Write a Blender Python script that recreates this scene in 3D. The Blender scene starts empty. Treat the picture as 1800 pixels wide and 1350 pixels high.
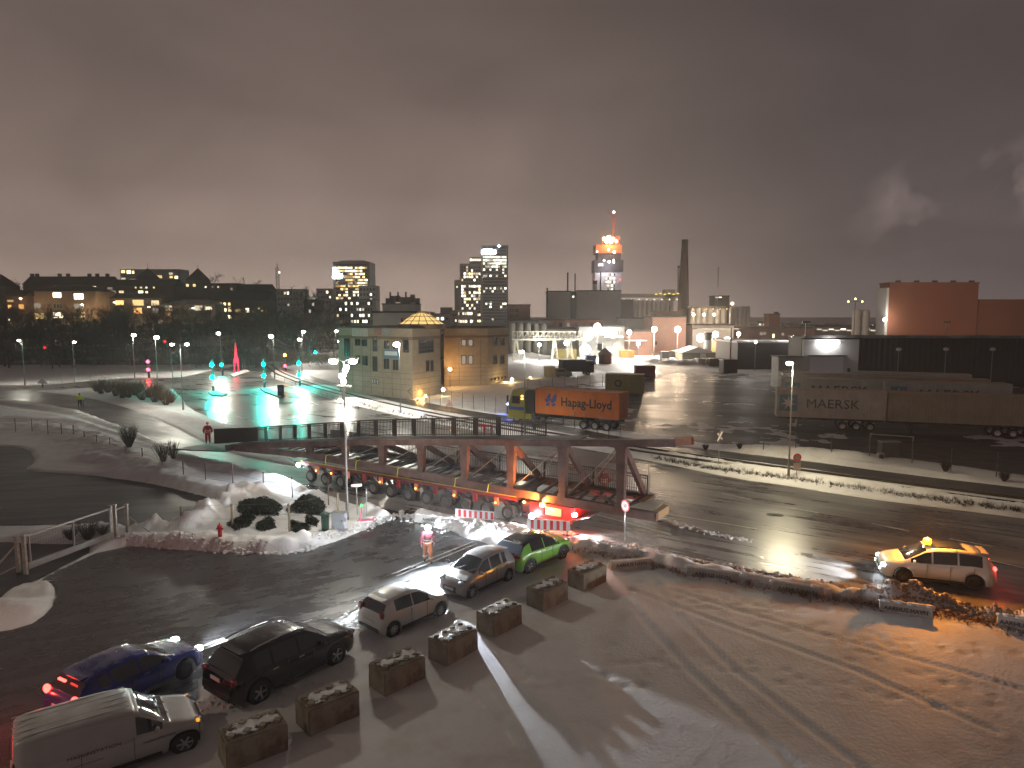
import bpy, math, random
import numpy as np
from mathutils import Vector, Matrix
random.seed(7); np.random.seed(7)
S = bpy.context.scene
COL = S.collection
rad = math.radians

# ------------------------------------------------------------------ camera, sky, exposure
H = 11.8; PITCH = rad(5.7); FPX = 1200.0            # camera height, tilt, focal length in pixels of the 1800 px photograph
cd = bpy.data.cameras.new('camera'); cam = bpy.data.objects.new('camera', cd); COL.objects.link(cam)
cam.location = (0, 0, H); cam.rotation_euler = (math.pi/2 - PITCH, 0, 0)
cd.sensor_width = 36; cd.lens = 24.0; cd.clip_start = 0.3; cd.clip_end = 9000
S.camera = cam
S.view_settings.view_transform = 'Standard'; S.view_settings.look = 'None'
S.view_settings.exposure = 0.35; S.view_settings.gamma = 1; S.view_settings.use_curve_mapping = False
S.cycles.use_denoising = True
S.cycles.max_bounces = 6; S.cycles.diffuse_bounces = 3; S.cycles.glossy_bounces = 3
S.cycles.transmission_bounces = 3; S.cycles.transparent_max_bounces = 8; S.cycles.volume_bounces = 0
S.cycles.sample_clamp_indirect = 4.0; S.cycles.sample_clamp_direct = 0
S.cycles.caustics_reflective = False; S.cycles.caustics_refractive = False
S.cycles.use_light_tree = True

W = bpy.data.worlds.new('World'); S.world = W; W.use_nodes = True
def build_sky():
    nt = W.node_tree; N = nt.nodes; L = nt.links; N.clear()
    out = N.new('ShaderNodeOutputWorld'); bg = N.new('ShaderNodeBackground'); L.new(bg.outputs[0], out.inputs[0])
    tc = N.new('ShaderNodeTexCoord'); sep = N.new('ShaderNodeSeparateXYZ'); L.new(tc.outputs['Generated'], sep.inputs[0])
    def math_(op, a, b=None, c=None):
        m = N.new('ShaderNodeMath'); m.operation = op
        for i, v in enumerate((a, b, c)):
            if v is None: continue
            if isinstance(v, (int, float)): m.inputs[i].default_value = v
            else: L.new(v, m.inputs[i])
        return m.outputs[0]
    def ramp(fac, pts):
        r = N.new('ShaderNodeValToRGB'); e = r.color_ramp.elements
        e[0].position, e[0].color = pts[0][0], (*pts[0][1], 1); e[1].position, e[1].color = pts[-1][0], (*pts[-1][1], 1)
        for p, c in pts[1:-1]:
            k = e.new(p); k.color = (*c, 1)
        L.new(fac, r.inputs[0]); return r.outputs[0]
    X, Y, Z = sep.outputs
    el = math_('MAXIMUM', Z, 0.0)
    # vertical glow of the city on the low cloud: west side (towards the hill) warm, harbour side dark
    warm = ramp(el, [(0.0, (.74, .55, .45)), (.05, (.60, .445, .37)), (.10, (.40, .295, .248)), (.17, (.250, .184, .157)), (.3, (.150, .110, .096)), (.5, (.084, .061, .054)), (1, (.036, .026, .024))])
    cool = ramp(el, [(0.0, (.21, .17, .165)), (.05, (.160, .129, .128)), (.10, (.116, .093, .092)), (.17, (.090, .072, .071)), (.3, (.068, .053, .051)), (.5, (.054, .041, .039)), (1, (.032, .024, .023))])
    az = math_('DIVIDE', X, math_('MAXIMUM', math_('SQRT', math_('ADD', math_('MULTIPLY', X, X), math_('MULTIPLY', Y, Y))), 0.01))
    mr = N.new('ShaderNodeMapRange'); mr.interpolation_type = 'SMOOTHSTEP'; L.new(az, mr.inputs[0])
    mr.inputs[1].default_value = -0.15; mr.inputs[2].default_value = 0.50
    mix = N.new('ShaderNodeMix'); mix.data_type = 'RGBA'; L.new(mr.outputs[0], mix.inputs[0]); L.new(warm, mix.inputs[6]); L.new(cool, mix.inputs[7])
    # low clouds on a plane overhead, projected from the viewing direction
    zz = math_('ADD', el, 0.38)
    comb = N.new('ShaderNodeCombineXYZ'); L.new(math_('DIVIDE', X, zz), comb.inputs[0]); L.new(math_('DIVIDE', Y, zz), comb.inputs[1]); comb.inputs[2].default_value = 3.3
    n1 = N.new('ShaderNodeTexNoise'); L.new(comb.outputs[0], n1.inputs[0]); n1.inputs['Scale'].default_value = 2.1; n1.inputs['Detail'].default_value = 7; n1.inputs['Roughness'].default_value = .52; n1.inputs['Distortion'].default_value = .5
    cl = N.new('ShaderNodeMapRange'); L.new(n1.outputs[0], cl.inputs[0]); cl.inputs[1].default_value = .32; cl.inputs[2].default_value = .70; cl.inputs[3].default_value = .90; cl.inputs[4].default_value = 1.22
    # one puff of steam-lit cloud over the harbour side
    n2 = N.new('ShaderNodeTexNoise'); L.new(tc.outputs['Generated'], n2.inputs[0]); n2.inputs['Scale'].default_value = 14; n2.inputs['Detail'].default_value = 7; n2.inputs['Distortion'].default_value = .45
    tot = None
    for ctr, scl, amp in (((.492, .863, .110), (15, 8, 22), 1.5), ((.566, .812, .152), (7.5, 5, 18), 2.0), ((.30, .945, .128), (40, 20, 60), .6)):
        nd = N.new('ShaderNodeVectorMath'); nd.operation = 'SUBTRACT'; L.new(tc.outputs['Generated'], nd.inputs[0]); nd.inputs[1].default_value = ctr
        sc = N.new('ShaderNodeVectorMath'); sc.operation = 'MULTIPLY'; L.new(nd.outputs[0], sc.inputs[0]); sc.inputs[1].default_value = scl
        ln = N.new('ShaderNodeVectorMath'); ln.operation = 'LENGTH'; L.new(sc.outputs[0], ln.inputs[0])
        m_ = math_('MULTIPLY', math_('SUBTRACT', 1.0, math_('MINIMUM', ln.outputs['Value'], 1.0)), amp); tot = m_ if tot is None else math_('ADD', tot, m_)
    pf = math_('MULTIPLY', tot, math_('MAXIMUM', math_('SUBTRACT', n2.outputs[0], .48), 0.0))
    addp = N.new('ShaderNodeMix'); addp.data_type = 'RGBA'; addp.blend_type = 'ADD'; L.new(math_('MINIMUM', math_('MULTIPLY', pf, 6.0), 1.0), addp.inputs[0])
    mul = N.new('ShaderNodeVectorMath'); mul.operation = 'SCALE'; L.new(mix.outputs[2], mul.inputs[0]); L.new(cl.outputs[0], mul.inputs['Scale'])
    L.new(mul.outputs[0], addp.inputs[6]); addp.inputs[7].default_value = (.13, .098, .092, 1)
    L.new(addp.outputs[2], bg.inputs[0]); bg.inputs[1].default_value = 0.84
build_sky()

# ------------------------------------------------------------------ survey helpers (pixel of the photo -> point of the place)
CP, SP = math.cos(PITCH), math.sin(PITCH)
def ray(px, py):
    a = (px-900)/FPX; b = -(py-675)/FPX
    return (a, CP + b*SP, -SP + b*CP)
def G(px, py, z=0.0):
    v = ray(px, py); t = (z-H)/v[2]; return Vector((v[0]*t, v[1]*t, z))
def P(px, py, Y):
    v = ray(px, py); t = Y/v[1]; return Vector((v[0]*t, Y, H + v[2]*t))
def ZH(base, ytop):                      # height of something standing at ground point 'base' whose top shows at row ytop
    v = ray(900, ytop); return H + v[2]*base.y/v[1]

# ------------------------------------------------------------------ materials
MATS = {}
def M(name, col=(.5, .5, .5), rough=.6, metal=0.0, var=0.0, vscale=3.0, col2=None, bump=0.0, bscale=30.0, emit=None, es=0.0, spec=None, coat=0.0, stretch=None, rvar=0.0, lo=.35, hi=.65, detail=6, sample=False, world=False):
    if name in MATS: return MATS[name]
    m = bpy.data.materials.new(name); m.use_nodes = True; MATS[name] = m
    nt = m.node_tree; N = nt.nodes; L = nt.links; b = N['Principled BSDF']
    b.inputs['Base Color'].default_value = (*col, 1); b.inputs['Roughness'].default_value = rough; b.inputs['Metallic'].default_value = metal
    if spec is not None: b.inputs['Specular IOR Level'].default_value = spec
    if coat: b.inputs['Coat Weight'].default_value = coat; b.inputs['Coat Roughness'].default_value = .06
    if emit:
        b.inputs['Emission Color'].default_value = (*emit, 1); b.inputs['Emission Strength'].default_value = es
        m.cycles.emission_sampling = 'AUTO' if sample else 'NONE'
    if var or bump or rvar or col2:
        tc = N.new('ShaderNodeTexCoord'); src = tc.outputs['Object']
        if world:
            ge = N.new('ShaderNodeNewGeometry'); src = ge.outputs['Position']
        mp = N.new('ShaderNodeMapping'); L.new(src, mp.inputs[0])
        if stretch: mp.inputs['Rotation'].default_value = (0, 0, stretch[0]); mp.inputs['Scale'].default_value = (stretch[1], stretch[2], 1)
        n = N.new('ShaderNodeTexNoise'); L.new(mp.outputs[0], n.inputs[0]); n.inputs['Scale'].default_value = vscale; n.inputs['Detail'].default_value = detail; n.inputs['Roughness'].default_value = .62
        r = N.new('ShaderNodeMapRange'); L.new(n.outputs[0], r.inputs[0]); r.inputs[1].default_value = lo; r.inputs[2].default_value = hi
        if var or col2:
            c2 = col2 or tuple(c*(1-var) for c in col)
            mx = N.new('ShaderNodeMix'); mx.data_type = 'RGBA'; L.new(r.outputs[0], mx.inputs[0]); mx.inputs[6].default_value = (*col, 1); mx.inputs[7].default_value = (*c2, 1)
            L.new(mx.outputs[2], b.inputs['Base Color'])
        if rvar:
            rr = N.new('ShaderNodeMapRange'); L.new(n.outputs[0], rr.inputs[0]); rr.inputs[1].default_value = lo; rr.inputs[2].default_value = hi; rr.inputs[3].default_value = rough; rr.inputs[4].default_value = min(1, rough+rvar)
            L.new(rr.outputs[0], b.inputs['Roughness'])
        if bump:
            n2 = N.new('ShaderNodeTexNoise'); L.new(src, n2.inputs[0]); n2.inputs['Scale'].default_value = bscale; n2.inputs['Detail'].default_value = 4
            bp = N.new('ShaderNodeBump'); bp.inputs['Strength'].default_value = bump; bp.inputs['Distance'].default_value = .05; L.new(n2.outputs[0], bp.inputs['Height']); L.new(bp.outputs[0], b.inputs['Normal'])
    return m
def E(name, col, s): return M(name, col=(.02, .02, .02), rough=.5, emit=col, es=s)

# ------------------------------------------------------------------ mesh builder
class MB:
    def __init__(s): s.v = []; s.f = []
    def add(s, vs, fs):
        o = len(s.v); s.v += [tuple(p) for p in vs]; s.f += [tuple(i+o for i in f) for f in fs]; return s
    def box(s, c, d, rz=0, ry=0, rx=0):
        x, y, z = d[0]/2, d[1]/2, d[2]/2
        vs = [Vector(p) for p in ((-x,-y,-z),(x,-y,-z),(x,y,-z),(-x,y,-z),(-x,-y,z),(x,-y,z),(x,y,z),(-x,y,z))]
        if rz or ry or rx:
            R = Matrix.Rotation(rz, 3, 'Z') @ Matrix.Rotation(ry, 3, 'Y') @ Matrix.Rotation(rx, 3, 'X'); vs = [R @ p for p in vs]
        return s.add([p+Vector(c) for p in vs], [(0,3,2,1),(4,5,6,7),(0,1,5,4),(1,2,6,5),(2,3,7,6),(3,0,4,7)])
    def bar(s, a, b, w, h=None, up=(0,0,1)):
        a = Vector(a); b = Vector(b); h = h or w; d = (b-a)
        if d.length < 1e-6: return s
        d.normalize(); u = Vector(up)
        if abs(d.dot(u)) > .98: u = Vector((1, 0, 0))
        r = d.cross(u).normalized(); u = r.cross(d); r = r*w/2; u = u*h/2
        return s.add([a-r-u, a+r-u, a+r+u, a-r+u, b-r-u, b+r-u, b+r+u, b-r+u], [(0,1,2,3),(7,6,5,4),(0,4,5,1),(1,5,6,2),(2,6,7,3),(3,7,4,0)])
    def tube(s, a, b, r0, r1=None, n=8, cap=True):
        a = Vector(a); b = Vector(b); r1 = r0 if r1 is None else r1; d = (b-a).normalized()
        u = Vector((0, 0, 1)) if abs(d.z) < .95 else Vector((1, 0, 0)); p = d.cross(u).normalized(); q = d.cross(p)
        vs = [a + (p*math.cos(t) + q*math.sin(t))*r0 for t in [2*math.pi*i/n for i in range(n)]] + [b + (p*math.cos(t) + q*math.sin(t))*r1 for t in [2*math.pi*i/n for i in range(n)]]
        fs = [(i, (i+1) % n, n+(i+1) % n, n+i) for i in range(n)]
        if cap: fs += [tuple(range(n))[::-1], tuple(range(n, 2*n))]
        return s.add(vs, fs)
    def lathe(s, prof, c=(0, 0, 0), n=12, axis='Z'):
        vs = []; m = len(prof)
        for i in range(n):
            t = 2*math.pi*i/n
            for r, z in prof:
                x, y = r*math.cos(t), r*math.sin(t)
                vs.append((c[0]+x, c[1]+y, c[2]+z) if axis == 'Z' else ((c[0]+x, c[1]+z, c[2]+y) if axis == 'Y' else (c[0]+z, c[1]+x, c[2]+y)))
        return s.add(vs, [(i*m+j, ((i+1) % n)*m+j, ((i+1) % n)*m+j+1, i*m+j+1) for i in range(n) for j in range(m-1)])
    def ball(s, c, r, n=8, m=6, sc=(1, 1, 1)):
        vs = [(c[0], c[1], c[2]-r*sc[2])]
        for j in range(1, m):
            a = -math.pi/2 + math.pi*j/m
            for i in range(n):
                t = 2*math.pi*i/n; vs.append((c[0]+r*sc[0]*math.cos(a)*math.cos(t), c[1]+r*sc[1]*math.cos(a)*math.sin(t), c[2]+r*sc[2]*math.sin(a)))
        vs.append((c[0], c[1], c[2]+r*sc[2])); fs = [(0, 1+(i+1) % n, 1+i) for i in range(n)]
        for j in range(m-2):
            for i in range(n): a0 = 1+j*n; fs.append((a0+i, a0+(i+1) % n, a0+n+(i+1) % n, a0+n+i))
        k = len(vs)-1; a0 = 1+(m-2)*n; fs += [(a0+i, a0+(i+1) % n, k) for i in range(n)]
        return s.add(vs, fs)
    def prism(s, poly, z0, z1):
        n = len(poly); vs = [(p[0], p[1], z0) for p in poly] + [(p[0], p[1], z1) for p in poly]
        return s.add(vs, [tuple(range(n))[::-1], tuple(range(n, 2*n))] + [(i, (i+1) % n, n+(i+1) % n, n+i) for i in range(n)])
    def mesh(s, name, mat, smooth=False):
        me = bpy.data.meshes.new(name); me.from_pydata(s.v, [], s.f); me.materials.append(mat)
        if smooth: me.polygons.foreach_set('use_smooth', [True]*len(me.polygons))
        me.update(); return me
    def build(s, name, mat, parent=None, smooth=False, loc=None, rz=None):
        return link(name, s.mesh(name, mat, smooth), parent, loc, rz)
def link(name, data, parent=None, loc=None, rz=None):
    o = bpy.data.objects.new(name, data); COL.objects.link(o)
    if parent is not None: o.parent = parent
    if loc is not None: o.location = loc
    if rz is not None: o.rotation_euler = (0, 0, rz)
    return o
def tag(o, label=None, cat=None, group=None, kind=None):
    if label: o['label'] = label
    if cat: o['category'] = cat
    if group: o['group'] = group
    if kind: o['kind'] = kind
    return o
def thing(name, label, cat, loc=(0, 0, 0), rz=0, group=None):
    o = bpy.data.objects.new(name, None); COL.objects.link(o); o.location = loc; o.rotation_euler = (0, 0, rz); o.empty_display_size = .3
    return tag(o, label, cat, group)
KIDS = {}
def copy_tree(o, loc=None, rz=None, label=None, group=None, parent=None):
    c = o.copy(); COL.objects.link(c)
    if parent is not None: c.parent = parent
    if loc is not None: c.location = loc
    if rz is not None: c.rotation_euler = (0, 0, rz)
    if label: c['label'] = label
    if group: c['group'] = group
    if o.name not in KIDS: KIDS[o.name] = list(o.children)
    for ch in KIDS[o.name]: copy_tree(ch, parent=c)
    return c
def text_mesh(name, body, size, mat, parent, mtx, bold=0.0, depth=.004, sx=1.0):
    cu = bpy.data.curves.new(name, 'FONT'); cu.body = body; cu.size = size; cu.extrude = depth; cu.offset = bold; cu.align_x = 'CENTER'; cu.align_y = 'CENTER'; cu.resolution_u = 2
    t = bpy.data.objects.new(name+'_src', cu); COL.objects.link(t)
    dg = bpy.context.evaluated_depsgraph_get(); me = bpy.data.meshes.new_from_object(t.evaluated_get(dg))
    bpy.data.objects.remove(t); bpy.data.curves.remove(cu)
    me.materials.clear(); me.materials.append(mat); me.transform(mtx @ Matrix.Diagonal((sx, 1, 1, 1)))
    return link(name, me, parent)
def lamp(name, loc, power, col, radius=.12, kind='POINT', target=None, angle=120, blend=.6, parent=None):
    d = bpy.data.lights.new(name, kind); d.energy = power; d.color = col; d.shadow_soft_size = radius
    if kind == 'SPOT': d.spot_size = rad(angle); d.spot_blend = blend
    o = bpy.data.objects.new(name, d); COL.objects.link(o); o.location = loc
    if target is not None: o.rotation_euler = (Vector(target)-Vector(loc)).to_track_quat('-Z', 'Y').to_euler()
    if parent is not None: o.parent = parent
    return o

# shared colours
PALE = (1.0, .93, .74); COOL = (.82, .92, 1.0); AMBER = (1.0, .42, .05); WARM = (1.0, .62, .26)
galv = M('galvanised_steel', (.32, .33, .33), .45, .7, var=.3, vscale=8)
darkm = M('dark_metal', (.04, .04, .045), .5, .4)
blackp = M('black_plastic', (.015, .015, .016), .5)
# ------------------------------------------------------------------ the ground
def nz(seed, n=512):
    r = np.random.RandomState(seed); return r.rand(n, n)
_T = {k: nz(k) for k in range(8)}
def vnoise(x, y, s, k=0):
    T = _T[k]; n = T.shape[0]; x = x*s+1000.37; y = y*s+1000.71; xi = np.floor(x).astype(int); yi = np.floor(y).astype(int); fx = x-xi; fy = y-yi
    fx = fx*fx*(3-2*fx); fy = fy*fy*(3-2*fy); a = T[xi % n, yi % n]; b = T[(xi+1) % n, yi % n]; c = T[xi % n, (yi+1) % n]; d = T[(xi+1) % n, (yi+1) % n]
    return (a*(1-fx)+b*fx)*(1-fy)+(c*(1-fx)+d*fx)*fy
def fbm(x, y, s, o=4, k=0, g=.5):
    t = 0; a = 1; w = 0
    for i in range(o): t = t + a*vnoise(x, y, s*2**i, (k+i) % 8); w += a; a *= g
    return t/w - .5
def sdpoly(x, y, poly):
    d = np.full(x.shape, 1e9); ins = np.zeros(x.shape, bool); n = len(poly)
    for i in range(n):
        ax, ay = poly[i]; bx, by = poly[(i+1) % n]; ex, ey = bx-ax, by-ay; wx = x-ax; wy = y-ay
        t = np.clip((wx*ex+wy*ey)/(ex*ex+ey*ey+1e-9), 0, 1); d = np.minimum(d, (wx-ex*t)**2+(wy-ey*t)**2)
        c = ((ay > y) != (by > y)) & (x < (bx-ax)*(y-ay)/((by-ay) if abs(by-ay) > 1e-9 else 1e-9)+ax); ins ^= c
    return np.where(ins, -1, 1)*np.sqrt(d)
def dline(x, y, pts):
    d = np.full(x.shape, 1e9)
    for (ax, ay), (bx, by) in zip(pts[:-1], pts[1:]):
        ex, ey = bx-ax, by-ay; t = np.clip(((x-ax)*ex+(y-ay)*ey)/(ex*ex+ey*ey+1e-9), 0, 1); d = np.minimum(d, (x-ax-ex*t)**2+(y-ay-ey*t)**2)
    return np.sqrt(d)
def sst(a, b, v):
    t = np.clip((v-a)/(b-a), 0, 1); return t*t*(3-2*t)
def gp(*pts): return [tuple(G(*p)[:2]) for p in pts]

R_MAIN = gp((2300,1240),(1850,1100),(1650,1062),(1545,1042),(1440,1022),(1300,998),(1200,980),(1130,965),(1060,950),(1000,940),(940,932),(860,921),(790,910),(728,899),(700,908),(640,893),(590,880),(513,848),(490,841),
            (532,824),(500,800),(460,778),(420,755),(380,738),(330,717),(318,695),(290,684),(250,683),(150,682),(75,688),(-100,690),(-100,676),(75,678),(170,668),(250,663),(310,665),(350,656),(400,646),(450,638),(500,631),(560,623),(600,619),(660,615),
            (660,624),(600,629),(560,634),(510,642),(478,652),(473,662),(531,684),(590,704),(640,717),(730,737),(800,751),(920,770),(1150,811),(1294,842),(1381,853),(1511,875),(1656,893),(1850,918),(2300,975))
R_SIDE = gp((-700,1700),(-500,1100),(-400,1150),(-60,1118),(45,1104),(88,1075),(104,1040),(84,1024),(60,1022),(200,958),(310,966),(430,972),(500,972),(560,962),(610,945),(660,920),(700,900),(730,893),(727,914),(760,927),(800,934),(815,946),(850,952),(872,966),(850,985),(800,998),(740,1010),(690,1040),(640,1062),(600,1085),(480,1130),(350,1178),(345,1245),(200,1330),(-100,1500))
R_CYCLE = gp((-150,688),(0,684),(60,687),(150,698),(240,721),(310,752),(352,775),(400,797),(532,822),(600,850),(600,862),(490,842),(400,817),(330,800),(270,775),(200,746),(120,716),(0,699),(-150,700))
R_LOT = gp((-400,775),(0,783),(52,788),(62,812),(40,828),(150,834),(250,847),(330,864),(385,880),(392,896),(340,925),(262,933),(200,926),(100,922),(0,924),(-400,940))
R_LOT2 = gp((-500,960),(0,952),(60,956),(190,955),(40,1030),(-30,1070),(-500,1100))
R_PATH = gp((500,646),(540,658),(565,667),(660,690),(726,703),(800,717),(840,724),(920,735),(1150,779),(1403,808),(1600,835),(1800,858),(2300,920),(2300,945),(1800,876),(1600,850),(1403,821),(1150,789),(920,748),(800,727),(726,714),(660,698),(560,673),(530,664),(490,650))
RAIL_F = gp((470,632),(476,640),(484,648),(500,658),(540,673),(590,687),(640,701),(704,716),(760,728),(800,735.5),(920,755),(1150,793),(1381,825),(1511,843),(1800,880),(2300,940))
R_YARD = gp((930,735),(905,700),(960,682),(1060,668),(1150,652),(1370,655),(1800,660),(3400,640),(3400,960),(2300,905),(1800,838),(1620,812),(1500,796),(1330,786),(1240,782),(1150,768),(1010,745))
def smooth_poly(p, it=1):
    for _ in range(it):
        q = []
        for i in range(len(p)):
            a = p[i]; b = p[(i+1) % len(p)]; q += [(a[0]*.75+b[0]*.25, a[1]*.75+b[1]*.25), (a[0]*.25+b[0]*.75, a[1]*.25+b[1]*.75)]
        p = q
    return p
def grid_mesh(name, X, Y, Z, mat, keep=None):
    r, c = X.shape; co = np.stack([X, Y, Z], -1).reshape(-1, 3).astype(np.float32)
    i = np.arange(r*c).reshape(r, c); q = np.stack([i[:-1, :-1], i[:-1, 1:], i[1:, 1:], i[1:, :-1]], -1).reshape(-1, 4)
    if keep is not None: q = q[keep.reshape(-1)[q].any(1)]
    me = bpy.data.meshes.new(name); me.vertices.add(len(co)); me.vertices.foreach_set('co', co.ravel())
    me.loops.add(q.size); me.loops.foreach_set('vertex_index', q.ravel().astype(np.int32))
    me.polygons.add(len(q)); me.polygons.foreach_set('loop_start', np.arange(0, q.size, 4, dtype=np.int32)); me.polygons.foreach_set('loop_total', np.full(len(q), 4, np.int32))
    me.polygons.foreach_set('use_smooth', np.ones(len(q), bool)); me.materials.append(mat); me.update(calc_edges=True); me.validate()
    return link(name, me)

# ploughed banks: (pixel polyline, height, half width, lumpiness)
BANKS = [
 ([(235,958),(310,962),(370,958)], .55, 1.1, .7), ([(385,965),(450,962),(500,964),(548,956)], .55, .95, .8),
 ([(275,928),(310,915),(345,905),(395,893)], .95, 1.1, .9), ([(350,925),(385,905),(410,888),(440,880)], 1.15, 1.5, .6), ([(395,890),(425,877),(450,876)], 1.0, .9, .5),
 ([(430,935),(470,925),(520,922),(570,925)], .35, 1.3, .5), ([(410,905),(480,905),(540,900)], .5, 1.3, .4),
 ([(560,950),(600,935),(640,920),(680,903)], .22, .5, 1.0), ([(655,898),(685,900),(708,897)], .55, .8, .8),
 ([(560,868),(620,884),(660,893)], .3, .8, .9), ([(480,846),(540,862)], .25, .8, .8),
 ([(735,905),(780,913),(850,930)], .35, .6, .6), ([(800,925),(850,938),(890,948),(930,962)], .38, 1.3, .8), ([(880,975),(920,965)], .3, .8, .8),
 ([(905,935),(950,948),(1000,958),(1040,966)], .35, .7, 1.0), ([(1000,962),(1060,972),(1130,982),(1200,1000)], .38, .6, 1.1),
 ([(1200,1003),(1300,1020),(1400,1038)], .34, .55, 1.0), ([(1400,1038),(1480,1052),(1560,1062)], .40, .6, 1.0),
 ([(1565,1062),(1610,1058),(1660,1061)], .66, .50, 1.0), ([(1655,1062),(1720,1074),(1800,1094),(1900,1120)], .50, .48, 1.0),
 ([(0,756),(80,752),(160,772),(230,806),(280,835)], .55, 2.6, .4), ([(160,805),(230,822),(300,845),(380,868),(470,880)], .45, 1.3, .6), ([(255,838),(285,842)], .55, .8, .9),
 ([(290,694),(305,690),(318,692)], .55, 1.2, .6), ([(210,702),(300,728),(380,752),(440,765)], .30, 1.2, .4),
 ([(0,708),(120,725),(200,755),(270,785),(330,810),(420,826),(500,850)], .35, 1.0, .5),
 ([(60,945),(160,935),(215,925)], .35, 1.0, .6), ([(0,1045),(60,1040),(95,1035)], .28, .7, .8), ([(-20,1075),(40,1075)], .28, .9, .8),
 ([(1180,800),(1300,820),(1420,838),(1560,858),(1700,880),(1800,893)], .22, .5, 1.1), ([(560,690),(640,708),(740,730)], .22, .8, 1.1),
 ([(1330,795),(1390,797),(1450,803),(1500,806)], .55, 1.6, .3), ([(1080,745),(1240,775),(1330,792),(1500,815),(1700,840)], .2, .6, .8),
 ([(1150,640),(1200,642),(1250,640)], 1.2, 5, .5), ([(955,678),(905,672)], .6, 4, .5), ([(905,630),(930,628)], 1.2, 5, .4),
 ([(455,662),(480,672)], .3, 1.2, .9), ([(545,705),(560,712)], .1, 1, .9),
]
ISLANDS = [([(368,690),(395,694)], .3, 1.0), ([(459,686),(475,690),(496,697)], .2, .9), ([(390,662),(415,656),(430,650)], .25, 1.5)]
TER = {}
def HT(x, y):
    Yr = TER['Yr']; j = min(max(np.searchsorted(Yr, y)-1, 0), len(Yr)-2); fy = (y-Yr[j])/(Yr[j+1]-Yr[j]); u = (x/((y+30)*.95)+1.12)/2.24*(TER['nx']-1); i = min(max(int(u), 0), TER['nx']-2); fx = u-i; Z = TER['Z']
    return max(0.0, float((Z[j, i]*(1-fx)+Z[j, i+1]*fx)*(1-fy)+(Z[j+1, i]*(1-fx)+Z[j+1, i+1]*fx)*fy))
def GT(px, py):                          # point where the line of sight meets the snow surface
    z = 0.0
    for _ in range(8): p = G(px, py, z); z = .5*z+.5*HT(p.x, p.y)
    p = G(px, py, z); p.z = HT(p.x, p.y); return p
def terrain():
    nx, ny = 860, 640; y0, y1 = 7.0, 236.0
    k = math.log((y1+30)/(y0+30)); Yr = (y0+30)*np.exp(np.linspace(0, k, ny))-30; U = np.linspace(-1.12, 1.12, nx)
    Y, UU = np.meshgrid(Yr, U, indexing='ij'); X = UU*(Y+30)*0.95
    x = X + .35*fbm(X, Y, .8, 3, 1); y = Y + .35*fbm(X, Y, .8, 3, 4)
    sd = np.full(X.shape, 1e9)
    for poly in (R_MAIN, R_SIDE, R_CYCLE, R_LOT, R_LOT2, R_PATH): sd = np.minimum(sd, sdpoly(x, y, smooth_poly(poly, 1)))
    sdy = sdpoly(x, y, R_YARD)
    rag = .30*fbm(X, Y, 3.0, 3, 2)
    s = sd + rag
    base = .07*sst(-.02, .35, s) + .035*fbm(X, Y, .5, 4, 3) + .018*fbm(X, Y, 3.5, 3, 5)
    h = base
    lump = fbm(X, Y, 1.7, 4, 0); fine = .5-1.9*np.abs(fbm(X, Y, 2.6, 4, 6, .6))
    for pts, hh, ww, lu in BANKS:
        d = dline(x, y, gp(*pts)); w = np.exp(-(d/ww)**2*1.1)
        h = np.maximum(h, base + hh*w*(1+lu*1.5*lump) + min(hh, .6)*.42*lu*(fine-.25)*sst(.1, .5, w))
    # embankment between the dark lot and the cycle road
    emb = sdpoly(x, y, gp((-300,760),(0,745),(150,760),(260,800),(330,825),(470,845),(420,826),(330,806),(240,772),(150,735),(0,712),(-300,706)))
    h = h + .5*sst(.0, 2.5, -emb)
    h = h*sst(-.03, .30, s) - .16*(1-sst(-.12, .02, s))
    # thin the snow over the yard: mostly scraped away
    bare = (sdy+rag < 0) & (fbm(X, Y, .12, 4, 2)+.5*fbm(X, Y, .9, 3, 5) < .06)
    yz = sst(.0, 1.0, -(sdy+rag)); hy = .10*(fbm(X, Y, .10, 4, 2)*1.6 + .7*fbm(X, Y, .8, 4, 5) - .22)
    h = np.where(sdy+rag < 0, np.minimum(h*(1-yz)+hy*yz, .05), h)
    # rail grooves cleared by the wheels
    rf = dline(X, Y, RAIL_F); h = np.where(sd > .3, h, h)
    for off in (0.0, ): pass
    # parking shoulder and the big snow field: wheel tracks and footprints
    for pts in ([(1085,1010),(1130,1090),(1210,1180),(1330,1290),(1420,1370)], [(1140,1010),(1200,1095),(1290,1180),(1420,1280),(1560,1390)], [(1110,1040),(1300,1110),(1500,1180),(1750,1290)], [(1180,1040),(1380,1100),(1600,1160),(1850,1230)], [(830,1215),(900,1290),(960,1370)], [(905,1205),(985,1290),(1060,1380)]):
        d = dline(X, Y, gp(*pts)); tr = np.exp(-(d/.16)**4); h = h - tr*(.035+.03*fbm(X, Y, 6, 2, 3)) + .025*np.exp(-((d-.27)/.09)**2)
    rs = np.random.RandomState(3)
    feet = []
    for a, b, n in (((1110,1020),(1750,1230),46), ((1230,1040),(1600,1150),30), ((1060,1150),(1700,1250),24), ((1040,1185),(1130,1200),8), ((920,1190),(950,1200),8), ((640,1170),(940,1040),16), ((1200,1060),(1480,1080),18), ((1500,1120),(1790,1160),12)):
        A = G(*a); B = G(*b)
        for i in range(n):
            t = (i+rs.rand()*.5)/n; q = A.lerp(B, t); feet.append((q.x+rs.randn()*.25, q.y+rs.randn()*.35))
    for fx, fy in feet:
        j0 = np.searchsorted(Yr, fy-.4); j1 = np.searchsorted(Yr, fy+.4); sl = slice(j0, j1)
        d = ((X[sl]-fx)/.15)**2 + ((Y[sl]-fy)/.10)**2; h[sl] -= .055*np.exp(-d)
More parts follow.
